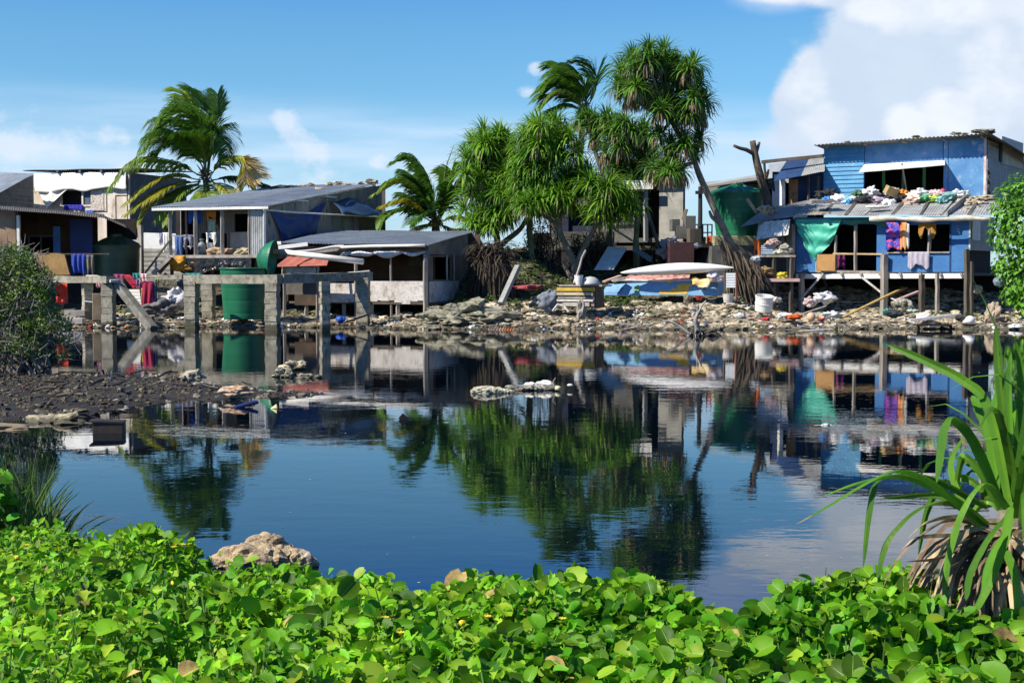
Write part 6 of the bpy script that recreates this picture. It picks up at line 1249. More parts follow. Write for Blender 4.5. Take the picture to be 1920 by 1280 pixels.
# ================================================================== plants
def leafmat(name, c1, c2, s=1.0, isl=.35, trans=.35, rough=.42, spec=.4, **k): return mat(name, c1, c2, s=s, isl=isl, trans=trans, rough=rough, spec=spec, **k)
M_palmG = leafmat('palm_green', (.10,.24,.018), (.16,.31,.022), trans=.45)
M_palmD = leafmat('palm_dark', (.05,.14,.02), (.08,.19,.025), trans=.4)
M_palmY = leafmat('palm_yellow', (.48,.40,.03), (.26,.33,.03), s=1.6, trans=.35)
M_palmYG = leafmat('palm_yellow_green', (.15,.30,.03), (.28,.36,.04), s=1.6, trans=.35)
M_palmP = leafmat('palm_pale', (.62,.42,.10), (.62,.55,.36), s=2.2, trans=.35)
M_rach = mat('palm_rachis', (.26,.27,.07), (.2,.2,.06), rough=.6)
M_bark = mat('palm_bark', (.22,.19,.15), (.13,.11,.085), s=2, rough=.95, wave=('Z', .12, .03))
M_pan = leafmat('screwpine_green', (.20,.38,.030), (.115,.27,.022), s=.7, isl=.5, trans=.40)
M_panB = leafmat('screwpine_green_bluish', (.13,.27,.03), (.08,.20,.024), s=.7, isl=.5, trans=.36)
M_pand = leafmat('screwpine_dead', (.38,.28,.17), (.22,.15,.09), s=1.2, isl=.45, trans=.2, rough=.7)
M_panbark = mat('screwpine_bark', (.27,.23,.17), (.15,.125,.09), (.07,.06,.045), s=3, t3=(.58,.7), rough=.95, bump=.02)
def ribbon(mb, pts, ws, side, fold=.25):
    "strap leaf: 3 verts per station, V-folded"
    o = len(mb.v); n = len(pts)
    for i, p in enumerate(pts):
        t = (pts[min(i+1, n-1)]-pts[max(i-1, 0)]); s = side - t*(side.dot(t)/max(1e-9, t.length_squared)); 
        if s.length < 1e-6: s = V((1, 0, 0))
        s.normalize(); u = s.cross(t).normalized(); w = ws[i]/2
        mb.v += [tuple(p-s*w+u*w*fold), tuple(p), tuple(p+s*w+u*w*fold)]
    for i in range(n-1):
        a = o+3*i; mb.f += [(a, a+1, a+4, a+3), (a+1, a+2, a+5, a+4)]
WIND = V((-.9, .1, 0))
def frond(tree, pts, m, ll=.95, n=52, r=random.Random(1), hang=.75, wind=.35, w=.05, tipm=None, comb=0.0):
    sp = spline(pts, n); mb = MB()
    L_ = sum((sp[i+1]-sp[i]).length for i in range(n))
    mb.tube(sp[::3] + [sp[-1]], [lerp(.035, .008, i/(len(sp[::3]))) for i in range(len(sp[::3])+1)], 5)
    fr = mb.build('frond', M_rach if m is not M_palmD else M_palmD, tree)
    lb = MB()
    for i in range(int(n*.12), n+1):
        k = i/n; p = sp[i]; t = (sp[min(i+1, n)]-sp[max(i-1, 0)]).normalized()
        sd = t.cross(V((0, 0, 1)))
        if sd.length < .15: sd = V((.3, -1, 0)).cross(t)
        sd.normalize(); l = 1.28*ll*(.45+.75*math.sin(math.pi*min(1, .15+k*.80)))*r.uniform(.8, 1.1)
        for s in (-1, 1):
            for q in range(3):
                pp = p + t*r.uniform(-.5, .5)*L_/n
                d = (sd*s*(.75) + t*(.55+.3*k) + V((0, 0, .25-comb))).normalized()
                d = (d + WIND*wind*r.uniform(.5, 1.1)).normalized()
                a = pp; b = a + d*l*.38; g = V((0, 0, -1))
                d2 = (d + g*hang*.6 + WIND*wind*.3 + V((r.uniform(-.1,.1),)*3)).normalized(); c = b + d2*l*.36
                d3 = (d2 + g*hang*.9).normalized(); e = c + d3*l*.3*r.uniform(.5, 1.1)
                ribbon(lb, [a, b, c, e], [w*.6, w, w*.75, .004], t, .3)
    lb.build('leaflets', m, fr)
    return fr
def palm(label, base, crown, tr, fronds, seed=1, trunk_r=.16, group=None):
    t = T('coconut_palm', label, 'palm tree', base, group); r = random.Random(seed)
    mb = MB(); sp = spline([base-V((0,0,.3)), base.lerp(crown, .5)+V(tr), crown], 14); mb.tube(sp, [lerp(trunk_r*1.4, trunk_r*.85, i/14) for i in range(15)], 10); mb.build('trunk', M_bark, t, smooth=True)
    mb = MB()
    for i in range(26):
        a = r.uniform(0, 6.28); d = V((math.cos(a)*.25, math.sin(a)*.25, r.uniform(-.1,.5))); 
        mb.tube([crown+d*.3, crown+d, crown+d*1.6+V((0,0,-r.uniform(.0,.4)))], [.05,.035,.015], 5)
    mb.build('crown_fibre', mat('palm_fibre', (.24,.15,.08), (.14,.09,.05), s=4, rough=.95, isl=.4), t)
    for px in fronds:
        pts = [P(a, b, c) for a, b, c in px[0]]; frond(t, pts, px[1], r=r, **(px[2] if len(px) > 2 else {}))
    return t
G, D, Yl, YG, Pl = M_palmG, M_palmD, M_palmY, M_palmYG, M_palmP
def yy(pts, y0, y1): n = len(pts)-1; return [(a, b, lerp(y0, y1, i/n)) for i, (a, b) in enumerate(pts)]
Y0 = 67.0
pc = P(385, 335, Y0)
palm('tall coconut palm with wind-swept fronds behind the veranda house', V((pc.x+.2, Y0, gh(pc.x, Y0))), pc, (.15, 0, 0), [
 (yy([(386,330),(384,262),(366,222),(338,210),(300,235)], Y0, Y0-1.3), G, dict(ll=1.25, hang=.9, n=64)),
 (yy([(385,325),(362,280),(330,256),(300,255),(268,288)], Y0, Y0-1.6), G, dict(ll=1.15, hang=1.0, n=60)),
 (yy([(388,325),(395,250),(392,205),(380,182),(358,168)], Y0, Y0+.4), G, dict(ll=1.0, hang=.4, n=60)),
 (yy([(384,325),(376,255),(365,208),(352,180),(340,172)], Y0, Y0+1.2), YG, dict(ll=1.0, hang=.6, n=60)),
 (yy([(389,325),(400,260),(407,215),(408,178)], Y0, Y0+.2), D, dict(ll=.8, hang=.3, n=52)),
 (yy([(391,325),(398,270),(410,248),(420,262),(428,298)], Y0, Y0-.7), D, dict(ll=.95, hang=.9, n=56)),
 (yy([(387,322),(378,270),(352,235),(322,228),(292,252)], Y0, Y0+1.0), D, dict(ll=1.25, hang=1.0, n=60)),
 (yy([(385,325),(368,290),(345,268),(318,268),(290,292)], Y0, Y0+.4), D, dict(ll=1.2, hang=1.1, n=56)),
 (yy([(386,322),(382,285),(370,262),(350,252)], Y0, Y0-1.8), G, dict(ll=1.2, hang=1.0, n=50)),
 (yy([(376,330),(341,313),(294,303),(250,308),(212,346)], Y0, Y0-1.5), YG, dict(ll=1.1, hang=1.3, wind=.1, n=64)),
 (yy([(376,338),(331,331),(289,346),(243,380)], Y0, Y0-1.9), Yl, dict(ll=.85, hang=.7, n=52)),
 (yy([(374,340),(331,348),(294,366),(243,400)], Y0, Y0-2.4), Yl, dict(ll=.85, hang=.8, n=52)),
 (yy([(376,341),(350,356),(325,380),(305,415)], Y0, Y0-2.0), YG, dict(ll=.8, hang=.7, n=48)),
 (yy([(384,341),(388,360),(392,385),(395,420)], Y0, Y0-2.6), YG, dict(ll=.75, hang=.8, wind=.1, n=40)),
 (yy([(391,335),(412,308),(440,298),(457,303),(461,345)], Y0, Y0-1.0), Yl, dict(ll=.8, hang=1.1, wind=-.2, n=50)),
 (yy([(440,298),(455,301),(462,320),(460,342)], Y0-.6, Y0-1.1), Pl, dict(ll=.8, hang=.1, wind=-.55, n=34)),
 (yy([(395,340),(418,350),(432,362),(440,378)], Y0, Y0-1.7), Yl, dict(ll=.6, hang=.8, wind=-.1, n=36)),
 (yy([(395,338),(434,334),(481,344),(524,360)], Y0, Y0+1.2), D, dict(ll=.75, hang=1.2, wind=-.1, n=52)),
 (yy([(372,346),(330,362),(285,385),(258,428)], Y0, Y0-1.0), Yl, dict(ll=.75, hang=.9, n=44)),
 (yy([(376,348),(345,372),(327,400),(318,432)], Y0, Y0-.6), YG, dict(ll=.7, hang=.9, n=40)),
 (yy([(386,348),(372,380),(368,405),(366,430)], Y0, Y0+.6), D, dict(ll=.7, hang=.9, n=36))], seed=4)
Y1 = 63.0; pc = P(817, 414, Y1)
palm('low young palm behind the tin roof of the brown shack', V((pc.x, Y1, gh(pc.x, Y1))), pc, (0, 0, 0), [
 (yy([(819,411),(805,343),(778,300),(747,303)], Y1, Y1-.6), G, dict(ll=.85, hang=.7)),
 (yy([(816,411),(783,357),(752,342),(710,362)], Y1, Y1-.8), YG, dict(ll=.85, hang=.7)),
 (yy([(822,411),(832,365),(834,324),(849,278)], Y1, Y1), YG, dict(ll=.28, hang=.2, wind=0.0, n=36)),
 (yy([(814,414),(785,390),(760,379),(722,386)], Y1, Y1-1.0), Yl, dict(ll=.75, hang=.8)),
 (yy([(812,417),(770,396),(736,402),(706,433)], Y1, Y1-1.3), G, dict(ll=.8, hang=.8)),
 (yy([(818,412),(803,375),(790,345),(765,325)], Y1, Y1+.6), D, dict(ll=.95, hang=.7)),
 (yy([(819,412),(812,365),(800,330),(790,315)], Y1, Y1-.2), G, dict(ll=.95, hang=.8)),
 (yy([(818,420),(800,424),(777,433)], Y1, Y1-1.4), Yl, dict(ll=.5, hang=.7, n=30)),
 (yy([(825,416),(853,408),(878,416),(900,436)], Y1, Y1-.4), Yl, dict(ll=.6, hang=1.1, wind=0, n=40)),
 (yy([(823,414),(838,378),(846,350),(846,322)], Y1, Y1+.2), G, dict(ll=.95, hang=.7, n=44)),
 (yy([(823,414),(836,392),(846,372),(850,350)], Y1, Y1-.6), D, dict(ll=.9, hang=1.0, wind=.3, n=40)),
 (yy([(818,414),(800,392),(783,378),(760,365)], Y1, Y1+.8), D, dict(ll=.9, hang=.9, n=44)),
 (yy([(820,418),(806,402),(790,405),(772,420)], Y1, Y1-1.6), D, dict(ll=.7, hang=.9, n=36)),
 (yy([(824,420),(846,430),(862,432),(876,440)], Y1, Y1+.4), mat('dead_frond', (.30,.22,.13), (.2,.14,.08), isl=.3, trans=.1), dict(ll=.5, hang=1.0, n=30))], seed=9, trunk_r=.2)
Y2 = 68.0; pc = P(1094, 210, Y2)
palm('coconut palm top swept left, rising behind the screw pines', V((pc.x-.3, Y2, gh(pc.x-.3, Y2))), pc, (-.1, 0, 0), [
 (yy([(1094,206),(1088,165),(1058,138),(1012,172)], Y2, Y2-.8), G, dict(ll=1.05, hang=.7, wind=.5)),
 (yy([(1094,206),(1078,172),(1048,158),(1010,186)], Y2, Y2-1.0), G, dict(ll=1.0, hang=.7, wind=.5)),
 (yy([(1094,204),(1084,152),(1062,128),(1036,126)], Y2, Y2+.5), G, dict(ll=1.0, hang=.5, wind=.6)),
 (yy([(1098,206),(1116,172),(1117,138),(1100,120),(1078,116)], Y2, Y2-.2), D, dict(ll=.8, hang=.5, wind=.25, w=.06, n=34)),
 (yy([(1094,206),(1072,182),(1045,178),(1018,200)], Y2, Y2-1.2), YG, dict(ll=.9, hang=.8, wind=.5)),
 (yy([(1096,206),(1098,165),(1086,138),(1066,126)], Y2, Y2+.2), D, dict(ll=1.0, hang=.6, wind=.5)),
 (yy([(1092,208),(1066,200),(1044,205),(1030,222)], Y2, Y2-.9), D, dict(ll=.8, hang=.9, wind=.4))], seed=15)
# ---------------- screw pines
def rosette(mb, dead, c, size, r, nl=84, lean=(0, 0, 0), deadn=20):
    ga = 2.399963
    for i in range(nl):
        k = i/nl; a = i*ga + r.uniform(-.2, .2); el = lerp(1.45, -.25, k**.75) + r.uniform(-.12, .12); L_ = size*lerp(.75, 1.08, min(1, k*1.6))*r.uniform(.85, 1.12)
        d = V((math.cos(a)*math.cos(el), math.sin(a)*math.cos(el), math.sin(el))) + V(lean); d.normalize()
        side = V((-math.sin(a), math.cos(a), 0)); p = c + d*.08; pts = [p]; dr = lerp(.16, .40, k)*r.uniform(.5, 1.5); ns_ = 6; kink = r.randint(2, 5)
        for j in range(ns_):
            p = p + d*L_/ns_; pts.append(p); d = (d + V((0, 0, -dr*(1.9 if j >= kink else .75))) + WIND*.05).normalized()
        ribbon(mb, pts, [.055, .075, .072, .064, .052, .034, .004], side, .35)
    for i in range(deadn):
        a = r.uniform(0, 6.28); L_ = size*r.uniform(.55, 1.05); d = V((math.cos(a)*.8, math.sin(a)*.8, r.uniform(-.4, .2))).normalized(); side = V((-math.sin(a), math.cos(a), 0)); p = c - V((0, 0, .1*size)); pts = [p]
        for j in range(4): p = p + d*L_/4; pts.append(p); d = (d*.55 + V((r.uniform(-.1,.1), r.uniform(-.1,.1), -.8))).normalized()
        ribbon(dead, pts, [.045, .055, .05, .035, .006], side, .5)
def screwpine(label, base, limbs, heads, Y, seed, m=M_pan, size=.95, roots=None, deadn=20, fill=1.15):
    r = random.Random(seed); t = T('screw_pine', label, 'screw pine tree', base)
    for k, (pts, r0, r1) in enumerate(limbs):
        n = 12; mb = MB(); sp = spline([P(*q) if len(q) == 3 else P(q[0], q[1], Y) for q in pts], n)
        mb.tube(sp, [lerp(r0, r1, i/n)*(1+.12*ns(i*1.3, seed)) for i in range(n+1)], 9); mb.build('trunk' if k == 0 else 'limb', M_panbark, t, smooth=True)
    mb, dd = MB(), MB(); heads = list(heads); base_n = len(heads)
    for i in range(int(base_n*fill)):
        a = r.choice(heads[:base_n]); nb = sorted(heads[:base_n], key=lambda q: (q[0]-a[0])**2+(q[1]-a[1])**2)[1:5]; b = r.choice(nb)
        heads.append(((a[0]+b[0])/2+r.uniform(-7,7), (a[1]+b[1])/2+r.uniform(-7,9), r.uniform(-1.2,1.2), .95))
    for i, h in enumerate(heads):
        px, py = h[0], h[1]; yo = h[2] if len(h) > 2 else r.uniform(-1.5, 1.5); s = size*(h[3] if len(h) > 3 else 1)*r.uniform(.9, 1.1)
        isd = len(h) > 4; c = P(px, py, Y+yo); rosette(mb, dd, c, s, r, nl=34 if isd else 66, deadn=deadn*(3 if isd else 1), lean=(r.uniform(-.2,.2), r.uniform(-.3,.1), 0))
        # a stub of branch carries every head
    mb.build('crown', m, t); dd.build('dead_leaves', M_pand, t)
    sb = MB()
    tips = [P(*q[0][-1]) if len(q[0][-1]) == 3 else P(q[0][-1][0], q[0][-1][1], Y) for q in limbs]
    for h in heads:
        c = P(h[0], h[1], Y + (h[2] if len(h) > 2 else 0)); tp = min(tips, key=lambda q: (q-c).length); sb.tube(spline([tp, tp.lerp(c, .55)+V((0,0,-.15)), c], 5), [.07,.06,.055,.05,.05,.05], 6)
    sb.build('branches', M_panbark, t)
    if roots:
        rb = MB()
        for i in range(roots[0]):
            a = r.uniform(0, 6.28); rad = roots[1]*r.uniform(.35, 1); top = P(roots[2]+r.uniform(-6, 6), roots[3]+r.uniform(-14, 12), Y)
            bx = V((top.x + math.cos(a)*rad + roots[4]*r.random(), top.y + math.sin(a)*rad*.7, 0)); bx.z = min(top.z-.3, max(gh(bx.x, bx.y)-.1, top.z-roots[5]))
            mid = top.lerp(bx, .5)+V((math.cos(a)*.12, 0, .12)); rb.tube(spline([top, mid, bx], 5), [.05,.045,.04,.04,.035,.03], 5)
        rb.build('prop_roots', roots[6] if len(roots) > 6 else M_panbark, t)
    return t
def HD(l, z=1.0): return l
YA = 60.5; bx = P(935, 470, YA)
screwpine('broad bushy screw pine at the left of the grove, leaves down to its forked trunk', V((bx.x, YA, gh(bx.x, YA))), [
 ([(934,480),(933,455),(930,425),(935,400)], .16, .10), ([(934,465),(950,450),(975,430),(990,405)], .14, .09), ([(915,478),(900,455),(893,432),(900,405)], .11, .07), ([(933,430),(915,380),(908,330),(905,290)], .1, .07)],
 [(905,250),(888,272),(928,268),(876,300),(908,292),(945,296),(870,330),(898,335),(925,325),(955,335),(880,362),(908,368),(936,362),(872,395),(900,402),(928,398),(955,378),(884,420,-1,.9),(918,425,-1,.8),(948,402,-1.2),(960,296,-.5,.9),(958,325,-.8,.95),(966,350,-.8,.95),(948,262,0,.85),(962,362,-1)], YA, 3, M_pan, .98,
 roots=(90, .95, 928, 490, 0, 3.4, mat('dark_roots', (.07,.052,.035), (.035,.027,.02), s=3, rough=.95)), deadn=9)
YB = 58.5; bx = P(1078, 530, YB)
screwpine('large round-crowned screw pine with a V-shaped trunk in the middle of the grove', V((bx.x, YB, gh(bx.x, YB)-.1)), [
 ([(1080,530),(1078,500),(1066,470),(1050,435),(1048,400)], .17, .10), ([(1079,500),(1095,465),(1112,435),(1122,412)], .13, .08), ([(1074,525),(1062,505),(1056,490)], .10, .07), ([(1050,430),(1035,380),(1030,320),(1028,270)], .10, .07), ([(1050,425),(1012,398),(1000,388)], .09, .06)],
 [(1012,236),(986,258),(1040,232),(1066,258),(1014,268),(1042,266),(984,290),(1018,300),(1050,298),(1080,290),(968,322),(994,332),(1026,332),(1058,328),(1088,325),(976,360),(1004,365),(1034,362),(1064,358),(1092,352),(1000,390),(1034,388),(1064,385),(985,385,-1.4),(1106,345,-1.6),(1140,350,-1.8),(1128,378,-1.8),(1172,368,-1.2),(1122,402,-1.8,.85),(1160,398,-1.4,.85),(1186,392,-1.2,.85),(1150,372,-1.0)], YB, 5, M_pan, .98, deadn=6, fill=1.6)
YD = 63.5; bx = P(1120, 450, YD)
screwpine('thinner brownish screw pine behind the round-crowned one', V((bx.x, YD, gh(bx.x, YD))), [
 ([(1120,470),(1122,380),(1130,310),(1140,265)], .15, .09), ([(1126,340),(1150,300),(1170,275)], .1, .07), ([(1128,320),(1112,270),(1106,230)], .1, .06)],
 [(1104,222,0,.9,1),(1085,225,0,.8,1),(1136,222),(1152,245),(1184,248),(1116,258,0,.9,1),(1163,275),(1196,270),(1134,285,0,.9,1),(1172,302),(1210,292),(1150,318,0,.9,1),(1190,322,0,.85),(1205,240,0,.75),(1214,268),(1225,300,0,.9),(1205,338,0,.85),(1192,352,0,.8),(1172,232)], YD, 7, M_panB, .98, deadn=34, fill=1.1)
YE = 56.3; bx = P(1385, 520, YE)
screwpine('tall leaning screw pine towering over the grove with hanging dead leaves', V((bx.x, YE, gh(bx.x, YE))), [
 ([(1392,500),(1357,430),(1332,375),(1312,330),(1303,304)], .155, .11), ([(1303,304),(1288,275),(1272,250),(1257,222)], .13, .09), ([(1303,304),(1309,275),(1318,240),(1319,215)], .09, .07), ([(1350,418),(1336,408),(1330,395)], .10, .05), ([(1303,304),(1280,310),(1262,305)], .08, .06)],
 [(1186,108),(1215,94),(1244,98),(1164,134),(1192,128),(1222,122),(1252,120),(1300,122,0,.9),(1274,134,0,.9),(1160,162,0,.95),(1188,160),(1218,150,0,1,1),(1246,152,0,1,1),(1284,152),(1308,160,0,.9),(1184,182,0,.85,1),(1220,184),(1248,188),(1274,182,0,1,1),(1300,186),(1320,192,0,.85),(1238,208),(1266,212,0,.95),(1292,210,0,.9),(1313,215,0,.8,1),(1236,250,0,.95),(1256,272,0,.95),(1282,258,0,.9),(1310,262,0,.85),(1260,300,0,.95),(1226,316,0,.95,1),(1244,326,0,.9),(1276,322,0,.9,1),(1304,290,0,.6)], YE, 11, M_panB, .92, roots=(48, .6, 1376, 470, .7, 3.2, mat('root_brown', (.13,.10,.07), (.07,.055,.04), s=3, rough=.95)), deadn=32, fill=.45)
# hanging dead leaf skirts near its foot
mb = MB(); r_ = random.Random(8)
for i in range(80):
    k = r_.random(); p = P(lerp(1345, 1420, k)+r_.uniform(-8,8), lerp(440, 500, k)+r_.uniform(-5,10), 56.2+r_.uniform(-.4,.4)); L_ = r_.uniform(.5, 1.2); d = V((r_.uniform(-.1,.7), r_.uniform(-.5,.1), -1)).normalized()
    ribbon(mb, [p, p+d*L_*.4, p+d*L_*.75+V((0,0,-.05)), p+d*L_+V((0,0,-.1))], [.05,.06,.05,.01], V((1,0,0)), .4)
mb.build('leaf_skirt', leafmat('skirt_brown', (.17,.13,.085), (.10,.075,.05), isl=.45, trans=.1, rough=.8), bpy.data.objects['screw_pine.003'])
# ---------------- round-leaved bush at the right
t = T('round_leaved_bush', 'bright green bush with broad heart-shaped leaves at the right edge', 'bush', P(1915, 590, 51))
r_ = random.Random(2); mb = MB(); sb = MB()
cl = [(1900,372,.9),(1935,360,1.1),(1888,400,.8),(1925,420,1.2),(1880,440,.75),(1905,470,.9),(1945,470,1.2),(1884,500,.6),(1915,520,.9),(1950,530,1.1),(1898,550,.55),(1928,565,.7),(1985,420,1.4),(2000,500,1.4),(2050,450,1.6),(1960,380,1.1),(2040,380,1.4)]
for px, py, rad in cl:
    c = P(px, py, 51 + r_.uniform(-.3,.6)); rad *= .82
    for i in range(int(420*rad*rad)+60):
        d = V((r_.gauss(0,1), r_.gauss(0,1), r_.gauss(0,1))).normalized(); p = c + V((d.x*rad, d.y*rad, d.z*rad))*r_.uniform(.55, 1.05)*(1+.18*ns(d.x*3+px, d.y*3, d.z*3)); s = r_.uniform(.08, .15)
        n = (d + V((0, 0, .7)) + V((r_.uniform(-.5,.5), r_.uniform(-.5,.5), r_.uniform(-.4,.4)))).normalized(); a = n.cross(V((r_.random(), r_.random(), r_.random()))).normalized(); dn = (V((0,0,-1)) - n*(-n.z)); dn = dn.normalized() if dn.length > .1 else a; sd = n.cross(dn).normalized()
        q = [p-dn*.1*s, p+sd*.55*s-dn*.25*s, p+sd*.5*s+dn*.35*s, p+dn*1.1*s-n*.15*s, p-sd*.5*s+dn*.35*s, p-sd*.55*s-dn*.25*s]; m_ = p+dn*.4*s-n*.08*s
        o = len(mb.v); mb.v += [tuple(v) for v in q] + [tuple(m_)]; mb.f += [(o+k, o+(k+1) % 6, o+6) for k in range(6)]
    b0 = P(1930, 595, 51); sb.tube(spline([b0, b0.lerp(c, .5)+V((.1,0,.2)), c], 6), [.07,.06,.05,.04,.03,.025,.02], 6)
mb.build('foliage', leafmat('heart_leaf', (.15,.36,.025), (.09,.26,.02), s=1.4, isl=.4, trans=.35), t); sb.build('stems', M_panbark, t)
# shaggy dark mass right of the brown shack
t = T('root_thicket', 'dark shaggy mass of hanging aerial roots and dead leaves right of the brown shack', 'root thicket', P(922, 590, 53.5))
mb = MB(); rb = MB(); r_ = random.Random(88); c = P(922, 560, 54.6); c.z = gh(c.x, c.y)
for i in range(420):
    a = r_.uniform(0, 6.28); q = r_.random()**.5; h = 1.95*(1-.45*q*q)*r_.uniform(.85, 1.05); top = V((c.x+.72*q*math.cos(a), c.y+.6*q*math.sin(a), c.z+h)); b = V((top.x+.28*math.cos(a)*q+r_.uniform(-.08,.08), top.y+.28*math.sin(a)*q, 0)); b.z = gh(b.x, b.y)-.05
    pts = [top, top.lerp(b, .35)+V((r_.uniform(-.05,.05), -.04, 0)), top.lerp(b, .7), b]
    if i % 3: ribbon(mb, pts, [.05,.07,.05,.02], V((1, 0, 0)), .5)
    else: rb.tube(pts, [.035,.03,.028,.025], 5)
for i in range(420):
    a = r_.uniform(0, 6.28); d = V((math.cos(a), math.sin(a)*.8, r_.uniform(-.2,.6))).normalized(); p = V((c.x+r_.uniform(-.6,.6), c.y+r_.uniform(-.4,.4), c.z+r_.uniform(.5, 2.0))); pts = [p]
    for j in range(5): p = p+d*.16; pts.append(p); d = (d+V((0,0,-.38))).normalized()
    ribbon(mb, pts, [.05,.06,.06,.05,.03,.005], V((-math.sin(a), math.cos(a), 0)), .4)
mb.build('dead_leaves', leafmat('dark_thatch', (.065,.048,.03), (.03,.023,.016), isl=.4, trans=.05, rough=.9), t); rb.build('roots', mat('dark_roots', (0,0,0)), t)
# weeds creeping over the centre mound and behind
def weeds(name, n, fx, fy, m, s0, s1, seed):
    r = random.Random(seed); mb = MB()
    for i in range(n):
        x = fx(r); Y = fy(r); Y = Y(x) if callable(Y) else Y
        if ns(x*1.1, Y*1.1, 9) < .02: continue
        z = gh(x, Y)+r.uniform(.05, .3)
        for k in range(3):
            s = r.uniform(s0, s1); p = V((x+r.uniform(-.1,.1), Y+r.uniform(-.1,.1), z+r.uniform(-.06,.06))); nn = V((r.gauss(0,.6), r.gauss(-.3,.6), 1)).normalized(); a = r.uniform(0, 6.28); d = V((math.cos(a), math.sin(a), .2)); d = (d-nn*d.dot(nn)).normalized(); w = nn.cross(d)*s*.4
            o = len(mb.v); mb.v += [tuple(p), tuple(p+d*s*.5+w), tuple(p+d*s), tuple(p+d*s*.5-w)]; mb.f.append((o, o+1, o+2, o+3))
    mb.build(name, m, kind='stuff')
weeds('weeds', 5200, lambda r: r.uniform(-2.6, 5), lambda r: (lambda x, t=r.random(): shoreY(x)+lerp(3.2, 15, t)), leafmat('weed_leaf', (.07,.12,.02), (.035,.07,.012), isl=.5, trans=.3), .05, .13, 5)
weeds('weeds', 900, lambda r: r.uniform(15, 22), lambda r: (lambda x, t=r.random(): shoreY(x)+lerp(1.5, 4.5, t)), leafmat('weed_leaf', (0,0,0), (0,0,0)), .04, .10, 6)
def scrub(px0, px1, py0, py1, Y, n, seed, label):
    t = T('scrub', label, 'scrub', P((px0+px1)/2, py1, Y)); r = random.Random(seed); mb = MB(); sb = MB()
    for i in range(n):
        px = r.uniform(px0, px1); p = P(px, r.uniform(py0+15, py1), Y+r.uniform(-.6,.6)); a = r.uniform(0, 6.28); d = V((math.cos(a)*.8, math.sin(a)*.8, r.uniform(-.2, 1))).normalized(); L_ = r.uniform(.25, .6); pts = [p]
        for j in range(4): p = p+d*L_/4; pts.append(p); d = (d+V((0,0,-.3))).normalized()
        ribbon(mb, pts, [.03,.05,.045,.03,.004], V((-math.sin(a), math.cos(a), 0)), .4)
        if i % 9 == 0: b = V((pts[0].x+r.uniform(-.3,.3), pts[0].y, gh(pts[0].x, pts[0].y)-.1)); sb.tube([b, b.lerp(pts[0], .5)+V((r.uniform(-.15,.15),0,0)), pts[0]], [.03,.025,.015], 5)
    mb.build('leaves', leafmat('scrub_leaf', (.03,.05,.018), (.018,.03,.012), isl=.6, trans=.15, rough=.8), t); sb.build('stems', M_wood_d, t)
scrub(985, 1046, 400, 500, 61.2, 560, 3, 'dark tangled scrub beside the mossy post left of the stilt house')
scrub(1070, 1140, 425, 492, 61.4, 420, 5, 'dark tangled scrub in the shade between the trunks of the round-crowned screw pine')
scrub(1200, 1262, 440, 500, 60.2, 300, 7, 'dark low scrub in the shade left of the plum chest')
# ================================================================== near bank
VE = [(-400,940),(-60,978),(0,992),(120,1005),(200,1008),(300,1012),(345,1024),(400,1062),(500,1078),(580,1080),(660,1090),(740,1100),(780,1118),(850,1120),(950,1112),(1080,1120),(1160,1132),(1230,1150),(1300,1165),(1400,1160),(1480,1135),(1560,1112),(1640,1092),(1720,1095),(1800,1120),(1900,1150),(2100,1150),(2300,1120)]
def vedge(px): return pl(px, [(-400,6.0),(0,5.7),(300,5.3),(600,4.9),(900,4.7),(1200,4.5),(1350,4.4),(1500,4.5),(1650,4.6),(2300,4.6)])
def px_at(x, Y): return 960+x/Y*2667
def vz(x, Y):
    px = px_at(x, Y); ye = vedge(px); zc = P(px, pl(px, VE)+30, ye).z; zn = 1.02 - .05*ss(900, 1500, px)
    if Y < ye: 
        k = (Y-2.9)/(ye-2.9); return lerp(zn, zc, k) + .05*ns(x*2.3, Y*2.3, 8) * (1 if k < .8 else .5) + .04*math.sin(math.pi*max(0, min(1, k)))
    return zc - (Y-ye)*1.1 - .1*(Y-ye)**2
M_bank = mat('bank_soil', (.05,.055,.02), (.025,.03,.012), s=5, rough=.95)
mb = MB(); xs = [-7+.16*i for i in range(88)]; ys = [-4, -2, 0, 1.2, 2.0] + [2.4+.14*j for j in range(38)]; W = len(xs)
for Y in ys:
    for x in xs: mb.v.append((x, Y, max(-.6, (vz(x, max(Y, 2.9)) if Y < 2.9 else vz(x, Y)) - .13)))
for j in range(len(ys)-1):
    for i in range(W-1): a = j*W+i; mb.f.append((a, a+1, a+1+W, a+W))
mb.build('bank', M_bank, kind='structure', smooth=True)
